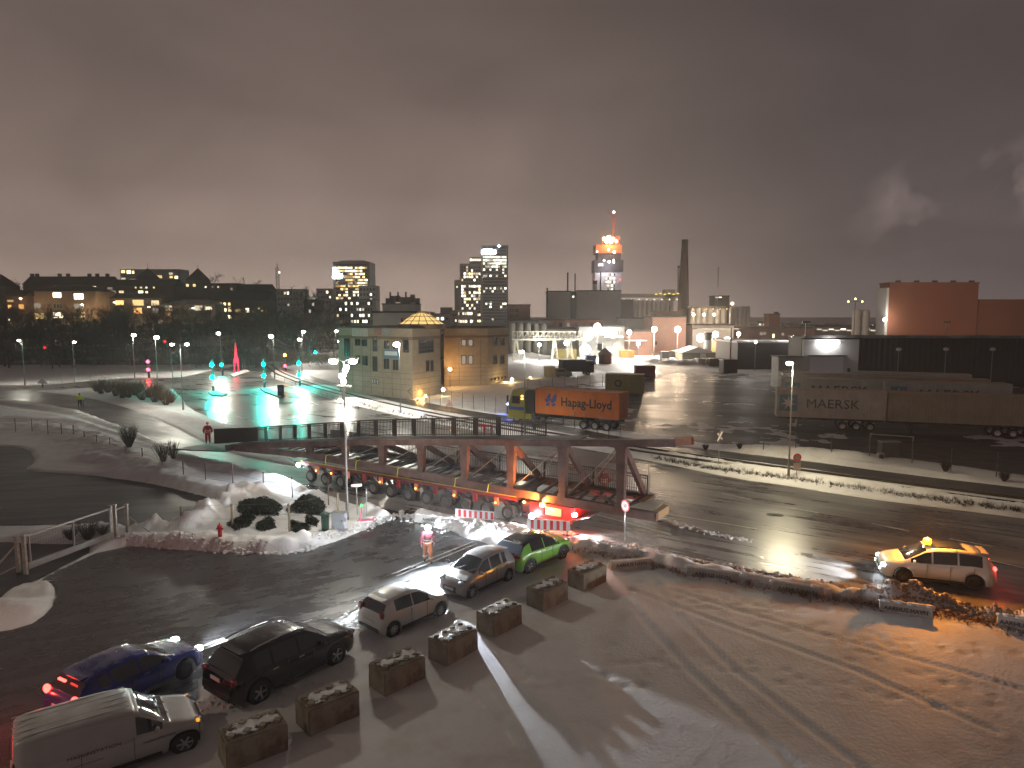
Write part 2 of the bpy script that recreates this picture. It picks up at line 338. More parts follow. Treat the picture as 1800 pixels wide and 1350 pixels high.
    # bare tyre-trodden shoulder where the cars stand
    par = sdpoly(X, Y, gp((340,1245),(600,1090),(780,1000),(1000,975),(1010,1000),(900,1060),(640,1180),(420,1290))); h = h + np.where(par < 0, .05*fbm(X, Y, 2.5, 4, 6), 0)
    Z = np.where(Y > 225, np.minimum(h, -.16), h)
    TER.update(Yr=Yr, nx=nx, Z=Z)
    grid_mesh('snow_ground', X, Y, Z, MATS['snow'])['kind'] = 'structure'
    return
def sheet(name, poly, mat, z=0.0, sm=1):
    p = smooth_poly(poly, sm) if sm else poly; mb = MB(); mb.add([(a, b, z) for a, b in p], [tuple(range(len(p)))])
    o = mb.build(name, mat); me = o.data
    import bmesh
    bm = bmesh.new(); bm.from_mesh(me); bmesh.ops.triangulate(bm, faces=bm.faces[:]); 
    for f in bm.faces:
        if f.normal.z < 0: f.normal_flip()
    bm.to_mesh(me); bm.free(); o['kind'] = 'structure'; return o

M('snow', (.67, .66, .67), .62, var=.0, col2=(.50, .46, .43), vscale=.55, lo=.50, hi=.80, bump=.35, bscale=9, spec=.35, world=True)
M('snow_far', (.70, .69, .70), .7, col2=(.10, .085, .075), vscale=.035, lo=.46, hi=.56, bump=.2, bscale=.8, world=True)
def asphalt(name, col, frost, rot, lo, hi, r0, r1, amt, wide=.05, lng=.9, far=0.0):
    m = bpy.data.materials.new(name); m.use_nodes = True; MATS[name] = m; nt = m.node_tree; N = nt.nodes; L = nt.links; b = N['Principled BSDF']
    ge = N.new('ShaderNodeNewGeometry'); mp = N.new('ShaderNodeMapping'); mp.vector_type = 'TEXTURE'; L.new(ge.outputs['Position'], mp.inputs[0]); mp.inputs['Rotation'].default_value = (0, 0, rot); mp.inputs['Scale'].default_value = (1/wide, 1/lng, 1)
    def noise(vec, s, d=6, r=.6):
        n = N.new('ShaderNodeTexNoise'); L.new(vec, n.inputs[0]); n.inputs['Scale'].default_value = s; n.inputs['Detail'].default_value = d; n.inputs['Roughness'].default_value = r; return n.outputs[0]
    def mr(v, a, b_, c, d):
        q = N.new('ShaderNodeMapRange'); L.new(v, q.inputs[0]); q.inputs[1].default_value = a; q.inputs[2].default_value = b_; q.inputs[3].default_value = c; q.inputs[4].default_value = d; return q.outputs[0]
    st = noise(mp.outputs[0], 1.0); bl = noise(ge.outputs['Position'], .18, 5); fi = noise(ge.outputs['Position'], 22, 3)
    ad = N.new('ShaderNodeMath'); ad.operation = 'ADD'; L.new(st, ad.inputs[0]); L.new(bl, ad.inputs[1])
    sp_ = N.new('ShaderNodeSeparateXYZ'); L.new(ge.outputs['Position'], sp_.inputs[0]); ad2 = N.new('ShaderNodeMath'); ad2.operation = 'ADD'; L.new(ad.outputs[0], ad2.inputs[0])
    if far: L.new(mr(sp_.outputs[1], 44, 62, 0, far), ad2.inputs[1])
    else: ad2.inputs[1].default_value = 0
    ad = ad2; fr = mr(ad.outputs[0], lo, hi, 0, amt)
    ml = N.new('ShaderNodeMath'); ml.operation = 'MULTIPLY'; L.new(fr, ml.inputs[0]); L.new(mr(fi, .3, .7, .6, 1.2), ml.inputs[1])
    mx = N.new('ShaderNodeMix'); mx.data_type = 'RGBA'; L.new(ml.outputs[0], mx.inputs[0]); mx.inputs[6].default_value = (*col, 1); mx.inputs[7].default_value = (*frost, 1); L.new(mx.outputs[2], b.inputs['Base Color'])
    L.new(mr(ad.outputs[0], lo-.1, hi, r0, r1), b.inputs['Roughness'])
    bp = N.new('ShaderNodeBump'); bp.inputs['Strength'].default_value = .28; bp.inputs['Distance'].default_value = .02; L.new(noise(ge.outputs['Position'], 9, 5, .75), bp.inputs['Height']); L.new(bp.outputs[0], b.inputs['Normal'])
    b.inputs['Specular IOR Level'].default_value = .6
    return m
RD = math.atan2(-9, 13.5)
asphalt('road_asphalt', (.050, .045, .042), (.50, .50, .50), RD, .90, 1.28, .22, .46, .50, wide=.12, lng=2.2, far=.03)
asphalt('side_asphalt', (.034, .034, .036), (.22, .22, .22), rad(34), .95, 1.45, .22, .5, .38, wide=.45, lng=1.6)
asphalt('lot_asphalt', (.018, .018, .019), (.10, .10, .10), rad(10), 1.0, 1.35, .45, .7, .5, wide=.14, lng=1.2)
asphalt('path_asphalt', (.035, .034, .034), (.15, .14, .14), RD, 1.0, 1.35, .35, .65, .5, wide=.14, lng=1.4)
asphalt('yard_asphalt', (.030, .028, .028), (.17, .16, .16), rad(-14), 1.02, 1.30, .40, .75, .7, wide=.05, lng=.4)
terrain()
sheet('main_road', R_MAIN, MATS['road_asphalt'], 0.0, 1)
sheet('side_road', R_SIDE, MATS['side_asphalt'], .004, 1)
sheet('cycle_road', R_CYCLE, MATS['path_asphalt'], .008, 1)
sheet('depot_lot', R_LOT, MATS['lot_asphalt'], 0.0, 1)
sheet('gate_yard', R_LOT2, MATS['lot_asphalt'], -.004, 1)
sheet('cycle_path', R_PATH, MATS['path_asphalt'], 0.0, 1)
sheet('container_yard', R_YARD, MATS['yard_asphalt'], -.002, 0)
gm = MB(); n = 48
gm.add([(math.cos(2*math.pi*i/n)*6000, math.sin(2*math.pi*i/n)*6000, -.2) for i in range(n)], [tuple(range(n))]); gm.build('ground', MATS['snow_far'])['kind'] = 'structure'

# painted lines
white_paint = M('road_paint', (.72, .72, .70), .5, var=.45, vscale=5)
def stripe(a, b, w, name='lane_marking'):
    A = G(*a); B = G(*b); d = (B-A).normalized(); n_ = Vector((-d.y, d.x, 0))*w/2
    mb = MB(); mb.add([A-n_+Vector((0, 0, .014)), B-n_+Vector((0, 0, .014)), B+n_+Vector((0, 0, .014)), A+n_+Vector((0, 0, .014))], [(0, 1, 2, 3)]); mb.build(name, white_paint)['kind'] = 'structure'
for a, b, w in [((1532,920),(1598,934),.12), ((1668,947),(1744,961),.12), ((1390,893),(1440,902),.10), ((1270,868),(1320,878),.1),
                ((347,1140),(394,1122),.13), ((352,1144),(400,1125),.13), ((688,1010),(832,952),.10), ((697,1013),(838,956),.10), ((440,1104),(470,1092),.1),
                ((374,720),(404,729),.14), ((414,731),(426,735),.14), ((436,738),(447,741),.14), ((436,692),(470,704),.14), ((470,716),(496,722),.14), ((480,742),(500,748),.12),
                ((1150,900),(1330,930),.12), ((1050,905),(1180,940),.12), ((1740,985),(1850,1010),.12), ((520,695),(560,712),.12)]:
    stripe(a, b, w)

# the railway: two rails with sleepers just showing through the snow
def railway():
    def off(pts, o):
        r = []
        for i, p in enumerate(pts):
            a = Vector(pts[max(0, i-1)]); b = Vector(pts[min(len(pts)-1, i+1)]); d = (b-a).normalized(); r.append((p[0]+d.y*o, p[1]-d.x*o))
        return r
    dense = []
    for a, b in zip(RAIL_F[:-1], RAIL_F[1:]):
        m = max(2, int(math.dist(a, b)/2)); dense += [(a[0]+(b[0]-a[0])*i/m, a[1]+(b[1]-a[1])*i/m) for i in range(m)]
    dense.append(RAIL_F[-1])
    for _ in range(10): dense = [dense[0]]+[((dense[i-1][0]+dense[i][0]*2+dense[i+1][0])/4, (dense[i-1][1]+dense[i][1]*2+dense[i+1][1])/4) for i in range(1, len(dense)-1)]+[dense[-1]]
    rails = thing('railway_track', 'snowed-in single railway track curving beside the main road', 'railway track'); 
    steel = M('rail_steel', (.05, .042, .038), .5, .5); bed = M('track_bed', (.06, .05, .045), .9, var=.4, vscale=2)
    for o in (0.0, 1.5):
        q = off(dense, o); mb = MB(); mg = MB()
        for a, b in zip(q[:-1], q[1:]): mb.bar((*a, .14), (*b, .14), .10, .14); mg.bar((*a, .125), (*b, .125), .50, .05)
        mb.build('rail', steel, rails); mg.build('rail_groove', bed, rails)
    return dense
TRACK = railway()
# ------------------------------------------------------------------ damp night air
def haze():
    m = bpy.data.materials.new('haze'); m.use_nodes = True; nt = m.node_tree; nt.nodes.clear(); out = nt.nodes.new('ShaderNodeOutputMaterial'); v = nt.nodes.new('ShaderNodeVolumePrincipled')
    v.inputs['Color'].default_value = (.98, .96, .95, 1); v.inputs['Density'].default_value = HAZE_D; v.inputs['Anisotropy'].default_value = .3; nt.links.new(v.outputs[0], out.inputs['Volume'])
    o = MB().box((0, 650, 74.0), (3000, 1700, 152)).build('haze', m); o['kind'] = 'stuff'; o['label'] = 'thin damp air over the whole harbour'
HAZE_D = .00055
haze()
# ------------------------------------------------------------------ hillside, woods, city and factory
hill_m = M('hill_litter', (.06, .048, .038), .95, col2=(.40, .38, .37), vscale=.09, lo=.50, hi=.62, world=True)
def hz(x, y):
    a = x/np.maximum(y, 1); lat = 1-sst(-.37, -.30, a)
    return np.where(y < 165, 0, (np.minimum(y, 420)-165)*.075)*lat - .35*(1-lat)
def hillside():
    Yr = np.linspace(150, 800, 70); A = np.linspace(-1.6, -.12, 60); Y, AA = np.meshgrid(Yr, A, indexing='ij'); X = AA*Y
    Z = hz(X, Y) + 1.2*fbm(X, Y, .03, 3, 2)*sst(165, 200, Y) - .35*(1-sst(150, 168, Y))
    grid_mesh('hillside', X, Y, Z, hill_m)['kind'] = 'structure'
hillside()
def hzf(x, y): return float(hz(np.array([x], float), np.array([y], float))[0])

win_warm = E('lit_window_warm', (1.0, .66, .26), 1.6); win_amber = E('lit_window_amber', (1.0, .45, .12), .9); win_hot = E('lit_window_bright', (1.0, .86, .55), 3.0)
win_cool = E('lit_window_cool', (.92, 1.0, .90), 1.7); win_pale = E('lit_window_pale', (1.0, .93, .74), 2.2); win_dim = E('lit_window_dim', (.9, .75, .6), .28)
win_dark = M('dark_glass', (.02, .022, .028), .12, .0, spec=.8)
WM = {'w': win_warm, 'a': win_amber, 'h': win_hot, 'c': win_cool, 'p': win_pale, 'd': win_dim, 'k': win_dark}
R_ = random.Random(11); wcache = {}
BASE = {'w': ((1.0, .66, .26), 1.6), 'a': ((1.0, .45, .12), .9), 'h': ((1.0, .86, .55), 3.0), 'c': ((.92, 1.0, .90), 1.7), 'p': ((1.0, .93, .74), 2.2)}
def win_mesh(w, h, k):
    v = R_.randrange(4); key = (round(w, 2), round(h, 2), k, v)
    if key not in wcache:
        m = WM[k]
        if k in BASE: c, s_ = BASE[k]; f = (.35, .7, 1.0, 1.7)[v]; m = E('lit_window_%s_%d' % (k, v), tuple(min(1, x*y) for x, y in zip(c, ((1, .9, .8), (1, 1, 1), (1, 1, .85), (1, 1, 1))[v])), s_*f)
        wcache[key] = MB().box((0, 0, 0), (w, .12, h)).mesh('window', m)
    return wcache[key]
def window(parent, x, z, w, h, k, y=-.04): return link('window', win_mesh(w, h, k), parent, (x, y, z))
def block(name, label, cat, x0, x1, yt, Y, depth, mat, roofm=None, z0=None, roof='flat', group=None, rot=0.0, over=.25, rh=3):
    """building whose camera-side face spans columns x0..x1 with its top at row yt, standing Y metres away"""
    a = P(x0, yt, Y); b = P(x1, yt, Y); w = b.x-a.x; z0 = 0 if z0 is None else z0; h = a.z-z0
    t = thing(name, label, cat, ((a.x+b.x)/2, Y, z0), rot, group)
    MB().box((0, depth/2, h/2), (w, depth, h)).build('wall', mat, t)
    rm = roofm or MATS['roof_felt']
    if roof == 'flat': MB().box((0, depth/2, h+.2), (w+over*2, depth+over*2, .4)).build('roof', rm, t)
    elif roof == 'hip':
        W2, D2 = w/2+.5, depth/2+.5; k = min(W2, D2)*.9
        MB().add([(-W2, depth/2-D2, h), (W2, depth/2-D2, h), (W2, depth/2+D2, h), (-W2, depth/2+D2, h), (-W2+k, depth/2, h+rh), (W2-k, depth/2, h+rh)], [(0,1,5,4), (1,2,5), (2,3,4,5), (3,0,4), (0,3,2,1)]).build('roof', rm, t)
    elif roof == 'pyramid':
        W2, D2 = w/2+.4, depth/2+.4
        MB().add([(-W2, depth/2-D2, h), (W2, depth/2-D2, h), (W2, depth/2+D2, h), (-W2, depth/2+D2, h), (0, depth/2, h+rh)], [(0,1,4), (1,2,4), (2,3,4), (3,0,4), (0,3,2,1)]).build('roof', rm, t)
    elif roof == 'gable':
        W2, D2 = w/2+.4, depth/2+.4
        MB().add([(-W2, depth/2-D2, h), (W2, depth/2-D2, h), (W2, depth/2+D2, h), (-W2, depth/2+D2, h), (-W2, depth/2, h+rh), (W2, depth/2, h+rh)], [(0,1,5,4), (1,2,5), (2,3,4,5), (3,0,4), (0,3,2,1)]).build('roof', rm, t)
    t['_w'] = w; t['_h'] = h
    return t
def pxwin(t, Y, rects):
    """windows given as photo rectangles (x0,x1,y0,y1,kind) on the camera-side face of t"""
    for x0, x1, y0, y1, k in rects:
        a = P(x0, y0, Y); b = P(x1, y1, Y)
        w = window(t, (a.x+b.x)/2-t.location.x, (a.z+b.z)/2-t.location.z, b.x-a.x, a.z-b.z, k)
        if b.x-a.x > 2.2:
            fr = frame_mesh(round(b.x-a.x, 1), round(a.z-b.z, 1)); link('window_frame', fr, w)
fcache = {}
def frame_mesh(w, h):
    if (w, h) not in fcache:
        m = MB(); n = max(2, int(w/1.1))
        for i in range(n+1): m.box((-w/2+w*i/n, -.09, 0), (.09, .07, h))
        m.box((0, -.09, h/2), (w, .07, .1)); m.box((0, -.09, -h/2), (w, .07, .1)); fcache[(w, h)] = m.mesh('window_frame', MATS['frame_white'])
    return fcache[(w, h)]
def gridwin(t, rows, cols, ww, wh, pick, z0, z1, x0=None, x1=None):
    W = t['_w']; x0 = -W/2+.06*W if x0 is None else x0; x1 = W/2-.06*W if x1 is None else x1
    for r in range(rows):
        z = z0+(z1-z0)*(r+.5)/rows
        for c in range(cols):
            k = pick(r, c)
            if k: window(t, x0+(x1-x0)*(c+.5)/cols, z, ww, wh, k)
M('roof_felt', (.05, .05, .052), .8, var=.3); M('frame_white', (.5, .48, .44), .5)
beige = M('wall_render_beige', (.36, .26, .18), .85, var=.15, vscale=.5); brown = M('wall_brown_brick', (.13, .07, .05), .9, var=.3, vscale=1)
dkroof = M('dark_tile_roof', (.030, .024, .022), .8, var=.3, vscale=1); snowroof = M('snow_roof', (.32, .30, .30), .8, var=.5, vscale=.4)
conc = M('concrete_wall', (.34, .33, .31), .85, var=.25, vscale=.3, bump=.2); greyp = M('grey_cladding', (.36, .36, .34), .7, var=.12, vscale=.4)
white_w = M('pale_wall', (.50, .49, .47), .8, var=.12, vscale=.3); glassy = M('tower_glass', (.20, .22, .23), .3, var=.2, vscale=.1, spec=.6)
redbrick = M('red_brick', (.28, .11, .07), .85, var=.25, vscale=.6, bump=.2); dkbrick = M('dark_brick', (.10, .055, .045), .9, var=.25, vscale=.6)

# --- houses on the hill
t = block('apartment_block', 'long beige apartment block with three storeys on the hillside, left of the others', 'apartment block', 55, 168, 512, 290, 14, beige, dkroof, z0=7, roof='hip', rh=2.6)
pxwin(t, 290, [(93,108,514,523,'h'), (130,147,516,526,'h'), (94,110,534,542,'k'), (130,148,534,543,'d'), (58,82,551,561,'w'), (92,112,549,559,'h'), (130,151,549,559,'w'), (60,72,533,542,'d')])
t = block('apartment_block', 'grey-brown apartment block on the hillside right of the long beige one', 'apartment block', 168, 285, 524, 300, 14, M('wall_greybrown', (.16, .14, .12), .9, var=.2, vscale=.5), dkroof, z0=8, roof='hip', rh=2.4)
pxwin(t, 300, [(169,175,530,537,'a'), (203,218,528,536,'w'), (233,253,527,537,'w'), (266,280,528,537,'h'), (170,176,543,550,'w'), (207,215,543,550,'d'), (235,250,541,551,'a'), (266,279,542,550,'d'), (173,188,559,564,'w')])
t = block('apartment_block', 'low apartment block among the trees with white and yellow windows', 'apartment block', 285, 378, 535, 300, 14, M('wall_greybrown'), snowroof, z0=8, roof='hip', rh=2.2)
pxwin(t, 300, [(290,303,537,546,'h'), (291,301,550,557,'a'), (342,356,537,546,'p'), (360,373,539,545,'h'), (332,338,540,545,'d')])
t = block('brick_house', 'small house with orange windows at the left edge of the hillside', 'house', 8, 44, 520, 285, 10, brown, dkroof, z0=6, roof='gable', rh=2.6)
pxwin(t, 285, [(13,24,527,531,'w'), (14,20,536,542,'a'), (33,42,535,543,'a'), (14,18,558,563,'h')])
t = block('terrace_house', 'dark brick terrace with warm windows in three storeys behind the trees', 'house', 376, 470, 528, 310, 12, dkbrick, dkroof, z0=9, roof='gable', rh=4)
pxwin(t, 310, [(385,390,532,537,'w'), (393,397,532,537,'h'), (401,405,532,537,'w'), (393,398,542,548,'h'), (401,407,540,548,'h'), (414,423,543,549,'w'), (432,438,542,549,'h'), (443,447,545,549,'a'),
    (401,407,554,560,'h'), (411,423,555,560,'w'), (425,429,555,558,'a'), (438,442,555,559,'a'), (459,463,545,549,'w'), (466,470,543,551,'w'), (452,456,541,545,'h')])
t = block('mansion_block', 'long dark mansion block with steep roof and chimneys on the hill crest', 'apartment block', 40, 190, 500, 400, 14, dkbrick, dkroof, z0=14, roof='gable', rh=5)
for cx in (46, 55, 95, 110, 148, 162, 180): c = P(cx, 484, 402); MB().box((c.x-t.location.x, 2+5, c.z-t.location.z-.4), (1.8, 1.2, 3.4)).build('chimney', dkbrick, t)
pxwin(t, 400, [(163,169,503,507,'h'), (146,150,503,506,'p'), (95,99,502,504,'d')])
t = block('mansion_block', 'dark terrace with arched window below the crest of the hill', 'apartment block', 188, 305, 503, 380, 14, dkbrick, dkroof, z0=14, roof='gable', rh=4)
pxwin(t, 380, [(209,218,511,517,'h'), (243,252,511,517,'h'), (256,260,512,517,'w'), (177+12,198,505,509,'d'), (237,240,504,507,'p'), (246,250,504,507,'p'), (256,259,504,507,'p'), (269,272,504,507,'w'), (195,204,511,516,'d')])
t = block('hospital_block', 'pale flat-roofed block on the hilltop with a bright white bottom row of windows', 'apartment block', 211, 316, 474, 560, 16, M('wall_cool_render', (.22, .23, .25), .8), greyp, z0=20)
pxwin(t, 560, [(213,220,475,480,'w'), (223,230,475,481,'h'), (232,236,476,481,'w'), (262,267,477,481,'d'), (297,304,479,483,'p'), (275,285,484,489,'w'), (298,304,485,489,'w'), (307,313,485,490,'h'), (213,221,488,492,'p'), (228,238,490,492,'d'), (267,280,491,496,'p'), (282,311,492,497,'p'), (300,309,499,503,'p')])
t = block('corner_tower', 'dark tower with steep pyramid roof on the left of the hilltop', 'tower', 240, 267, 488, 420, 9, dkbrick, dkroof, z0=14, roof='pyramid', rh=6)
MB().tube((0, 4.5, t['_h']+5.5), (0, 4.5, t['_h']+9), .12).build('finial', darkm, t)
t = block('corner_tower', 'taller dark tower with steep pyramid roof on the right of the hilltop', 'tower', 327, 357, 492, 420, 10, dkbrick, dkroof, z0=14, roof='pyramid', rh=7.5)
MB().tube((0, 5, t['_h']+7), (0, 5, t['_h']+9.5), .12).build('finial', darkm, t)
t = block('mansion_block', 'dark block below the right pyramid tower with scattered small lights', 'apartment block', 302, 416, 499, 395, 14, dkbrick, dkroof, z0=14, roof='flat')
pxwin(t, 395, [(327,332,499,504,'h'), (339,344,499,504,'w'), (360,363,503,506,'p'), (372,375,503,506,'d'), (382,385,503,506,'p'), (405,409,506,510,'d'), (296,299,518,520,'c')])
t = block('brick_house', 'dark gabled building at the right end of the hill houses', 'house', 416, 470, 510, 370, 14, dkbrick, dkroof, z0=11, roof='gable', rh=3.5)
pxwin(t, 370, [(428,431,520,523,'a'), (446,449,526,529,'w')])
t = block('gable_house', 'dark gable cut off by the left edge of the hilltop', 'house', -30, 8, 503, 380, 12, dkbrick, dkroof, z0=12, roof='pyramid', rh=7)

# --- tall buildings in the city
def pick_tower(rows_lit, base, kinds, rnd):
    def f(r, c):
        p = rows_lit.get(r, base); q = rnd.random()
        return rnd.choice(kinds) if q < p else 'k'
    return f
def tower_sign(t, x, z, pts, mat):
    o = MB(); 
    for (cx, cz, w, h) in pts: o.box((cx, -.6, cz), (w, .5, h))
    s = o.build('sign', mat, t); s.location = (x, 0, z)
    return s
sign_white = E('sign_white_light', (.72, .86, 1.0), 40)
t = block('office_tower', 'broad dark office tower with rows of yellow windows and a white lit sign top left', 'tower', 585, 649, 461, 700, 30, glassy)
rr = random.Random(2)
gridwin(t, 14, 13, 2.3, 1.9, pick_tower({0: .15, 1: .3, 2: .35, 3: .5, 4: .55, 5: .5, 6: .8, 7: .7, 8: .6, 9: .55, 10: .55, 11: .6, 12: .85, 13: .0}, .3, 'wwph', rr), 22, t['_h']-1)
tower_sign(t, -13, t['_h']-12, [(-4, 2, 3.2, 9), (-2, 0, 4, 6), (1.5, -1.5, 5, 4), (-2, -3, 8, 2.4)], sign_white)
MB().box((0, 15, t['_h']+1.2), (26, 20, 2.2)).build('plant_room', greyp, t)
t = block('office_tower', 'stone-clad stepped tower left of the glass tower, with pale windows', 'tower', 808, 847, 464, 800, 26, M('tower_stone', (.45, .42, .38), .8, var=.2, vscale=.1))
gridwin(t, 18, 8, 2.0, 2.4, pick_tower({0: .8, 1: .2, 2: .8, 3: .2, 4: .5, 5: .2, 6: .25, 7: .7, 8: .6, 9: .7, 10: .15, 11: .75, 12: .1, 13: .15, 14: .8, 15: .9, 16: .25, 17: .1}, .3, 'pph', rr), 4, t['_h']-2)
s = P(836, 453, 812); MB().box((s.x-t.location.x, 14, s.z-t.location.z-3.5), (13.5, 16, 7)).build('upper_storey', MATS['tower_stone'], t)
for i in range(5): window(t, s.x-t.location.x-5.2+i*2.6, s.z-t.location.z-3, 2.0, 2.6, 'p', 5.9)
s = P(807, 492, 803); MB().box((s.x-t.location.x-2, 12, (s.z)/2), (7, 18, s.z)).build('side_wing', glassy, t); window(t, s.x-t.location.x-2.5, s.z-8, 1.6, 2, 'p', 2.9)
s = P(800, 545, 790); MB().box((s.x-t.location.x+8, -5, s.z/2), (34, 10, s.z)).build('podium', MATS['tower_stone'], t)
for i in range(9): window(t, s.x-t.location.x-5.5+i*3.0, s.z-4, 2.0, 3, rr.choice('pphk'), -10.05); window(t, s.x-t.location.x-5.5+i*3.0, s.z-13, 2.2, 3, rr.choice('pphkk'), -10.05)
t = block('office_tower', 'tall blue-grey glass tower with glowing white sign at its top', 'tower', 846, 893, 432, 820, 28, M('tower_glass_blue', (.30, .34, .36), .3, var=.15, vscale=.1, spec=.6))
gridwin(t, 24, 11, 2.3, 2.2, pick_tower({23: 0, 22: 0, 21: 0, 20: .95, 19: .98, 18: .95, 17: .85, 16: .25, 15: .1, 14: .45, 12: .15, 11: .1, 10: .5, 9: .15, 8: .15, 5: .2}, .05, 'ppc', rr), 6, t['_h']-.5)
tower_sign(t, -7, t['_h']-7.5, [(0, 0, 17, 4.2), (-1, 2.4, 9, 3)], sign_white); MB().ball((5, -.5, t['_h']-.3), 1.2).build('roof_lamp', sign_white, t)
t = block('construction_tower', 'white high-rise under construction with lit storeys and dark scaffolding under the crane', 'tower', 1046, 1093, 478, 900, 28, M('tower_white', (.55, .54, .56), .8, var=.1, vscale=.1))
gridwin(t, 10, 5, 2.0, 2.6, pick_tower({}, .8, 'cpp', rr), 20, t['_h']-1, -4, 9)
s1 = P(1046, 457, 899); s2 = P(1093, 478, 899)
MB().box((0, 13, (s1.z+s2.z)/2), (38, 30, s1.z-s2.z)).build('scaffold_wrap', M('dark_netting', (.035, .03, .04), .9), t)
s1 = P(1046, 430, 899); s3 = P(1046, 445, 899)
MB().box((0, 13, (s1.z+s3.z)/2), (34, 28, s1.z-s3.z)).build('climbing_formwork', M('orange_formwork', (.42, .10, .03), .8), t)
MB().box((1, 13, s3.z-4.5), (30, 26, 9)).build('core', M('dark_netting'), t)
s4 = P(1060, 415, 899); mb = MB()
for i in range(6): mb.box((-8+i*4.2, -1.5, s1.z+5), (1.4, 1.4, 10)); mb.box((2, -1.6, s1.z+2+i*1.7), (24, 1.0, .4))
mb.build('top_falsework', M('orange_formwork'), t)
mb = MB(); 
for x, y, r in ((1062,420,2.2), (1070,418,2.8), (1078,421,2.2), (1066,424,2.4), (1074,425,2.0), (1084,424,1.6)): q = P(x, y, 896); mb.ball((q.x-t.location.x, -4, q.z), r)
mb.build('work_lights', E('work_light_hot', (1.0, .70, .40), 22), t)
mb = MB()
for x, y, r in ((1070,439,1.2), (1080,443,1.5), (1062,458,1.2), (1071,460,1.6), (1079,461,1.2), (1079,457,1.0), (1050,442,.9)): q = P(x, y, 894); mb.ball((q.x-t.location.x, -5, q.z), r)
mb.build('storey_lights', E('storey_light', (1.0, .95, .88), 16), t)
mb = MB()
for x, y in ((1047,491), (1065,488), (1082,489), (1090,491)): q = P(x, y, 894); mb.ball((q.x-t.location.x, -5, q.z), .8)
mb.build('warning_lights', E('red_warning_light', (1, .05, .08), 6), t)
q = P(1056, 465, 894); MB().box((q.x-t.location.x, -4.5, q.z), (7, .4, 4)).build('banner', white_w, t)
MB().box((-1.5-9, -.3, 30), (1.2, .3, 55)).build('joint', darkm, t)
# cranes
def crane(label, px, ytop, ybase, Y, col, jib, arm):
    b = P(px, ybase, Y); tp = P(px, ytop, Y); c = thing('tower_crane', label, 'crane', (b.x, Y, b.z)); h = tp.z-b.z
    mb = MB(); w = 1.1
    for sx in (-w, w):
        for sy in (-w, w): mb.bar((sx, sy, 0), (sx, sy, h*.86), .32)
    n = int(h/4)
    for i in range(n): z = h*.86*i/n; z2 = h*.86*(i+1)/n; mb.bar((-w, -w, z), (w, -w, z2), .2); mb.bar((w, -w, z2), (-w, -w, z2), .2)
    mb.build('mast', col, c); j = MB()
    a = Vector((0, 0, h*.84)); e = Vector((jib[0], 0, h*.84+jib[1])); j.bar(a, e, .5, .5); j.bar(a+Vector((0, 0, 1.6)), e, .3); k = Vector((arm[0], 0, h*.84+arm[1])); j.bar(a, k, .9, 1.2); j.bar((0, 0, h), e, .15); j.bar((0, 0, h), k, .15); j.bar(a, (0, 0, h), .5)
    j.build('jib', col, c); return c, h
lamp('formwork_fill', (1, -9, s1.z+4), 90000, (1, .60, .34), 1.5, parent=t); lamp('scaffold_fill', (-4, -14, s1.z-30), 30000, (.95, .95, 1), 1.5, parent=t)  # unseen lamps added to brighten the tower top and white storeys
c, h = crane('red tower crane on top of the unfinished high-rise, white lamp at its tip', 1078, 373, 424, 905, M('crane_red', (.5, .06, .03), .5), (-9, 7), (5, .5))
MB().ball((0, -1, h), 1.5).build('tip_lamp', E('tip_light', (.85, .88, 1.0), 14), c)
c, h = crane('distant grey tower crane standing behind the hill houses', 489, 463, 520, 620, M('crane_grey', (.22, .21, .2), .5), (0, 0), (0, 0))
MB().ball((2, -1, h*.72), 1.0).build('tip_lamp', win_pale, c)

# --- lower city blocks between the hill and the harbour
city = [('pale apartment slab with rows of small white windows left of the office tower', 478, 534, 509, 560, conc, 3, 9, .3),
        ('dark grey office block with one blue-white window just left of the office tower', 556, 584, 508, 640, greyp, 3, 5, .06),
        ('white apartment block with balconies overlapping the foot of the office tower', 630, 662, 503, 600, white_w, 5, 5, .2),
        ('low dark office block full of scattered white lights under the office tower', 586, 660, 527, 520, glassy, 5, 13, .42),
        ('pale warehouse with flat dark roof and rooftop plant behind the sand-coloured building', 655, 742, 550, 150, white_w, 0, 0, 0),
        ('stepped concrete block with ventilation plant on its roof behind the dome', 672, 731, 535, 260, conc, 0, 0, 0),
        ('low pale block with bright white strip window between dome and towers', 755, 792, 552, 500, conc, 1, 4, .8),
        ('small orange-lit block at the foot of the stone-clad tower', 790, 804, 548, 620, M('wall_render_beige'), 2, 3, .4),
        ('dark block among bare trees right of the hill', 534, 560, 527, 480, dkbrick, 2, 4, .2),
        ('low far block with faint lights at the right of the towers', 893, 935, 560, 560, greyp, 2, 6, .3)]
for lab, x0, x1, yt, Y, mt, r, c_, p in city:
    t = block('city_block', lab, 'building', x0, x1, yt, Y, 14, mt)
    if r:
        hh = t['_h']; top = min(hh, r*4.2+2)
        gridwin(t, r, c_, t['_w']/c_*.5, 2.0, pick_tower({}, p, 'pcph', rr), hh-top, hh-.5)
    if 'ventilation' in lab:
        mb = MB()
        for i in range(7): mb.box((-5+i*1.9, 5, hh if r else t['_h']+1.2+.5*(i % 3)), (1.5, 3, 2.4+.8*(i % 2)))
        mb.build('rooftop_plant', darkm, t)
        for i in range(3): MB().tube((-4+i*3, 4, t['_h']+2), (-4+i*3, 4, t['_h']+4.8), .35).build('vent', darkm, t)
    if 'rooftop plant' in lab:
        for i in range(5): window(t, 1.0+i*.62, t['_h']-1.6, .42, .9, 'k')
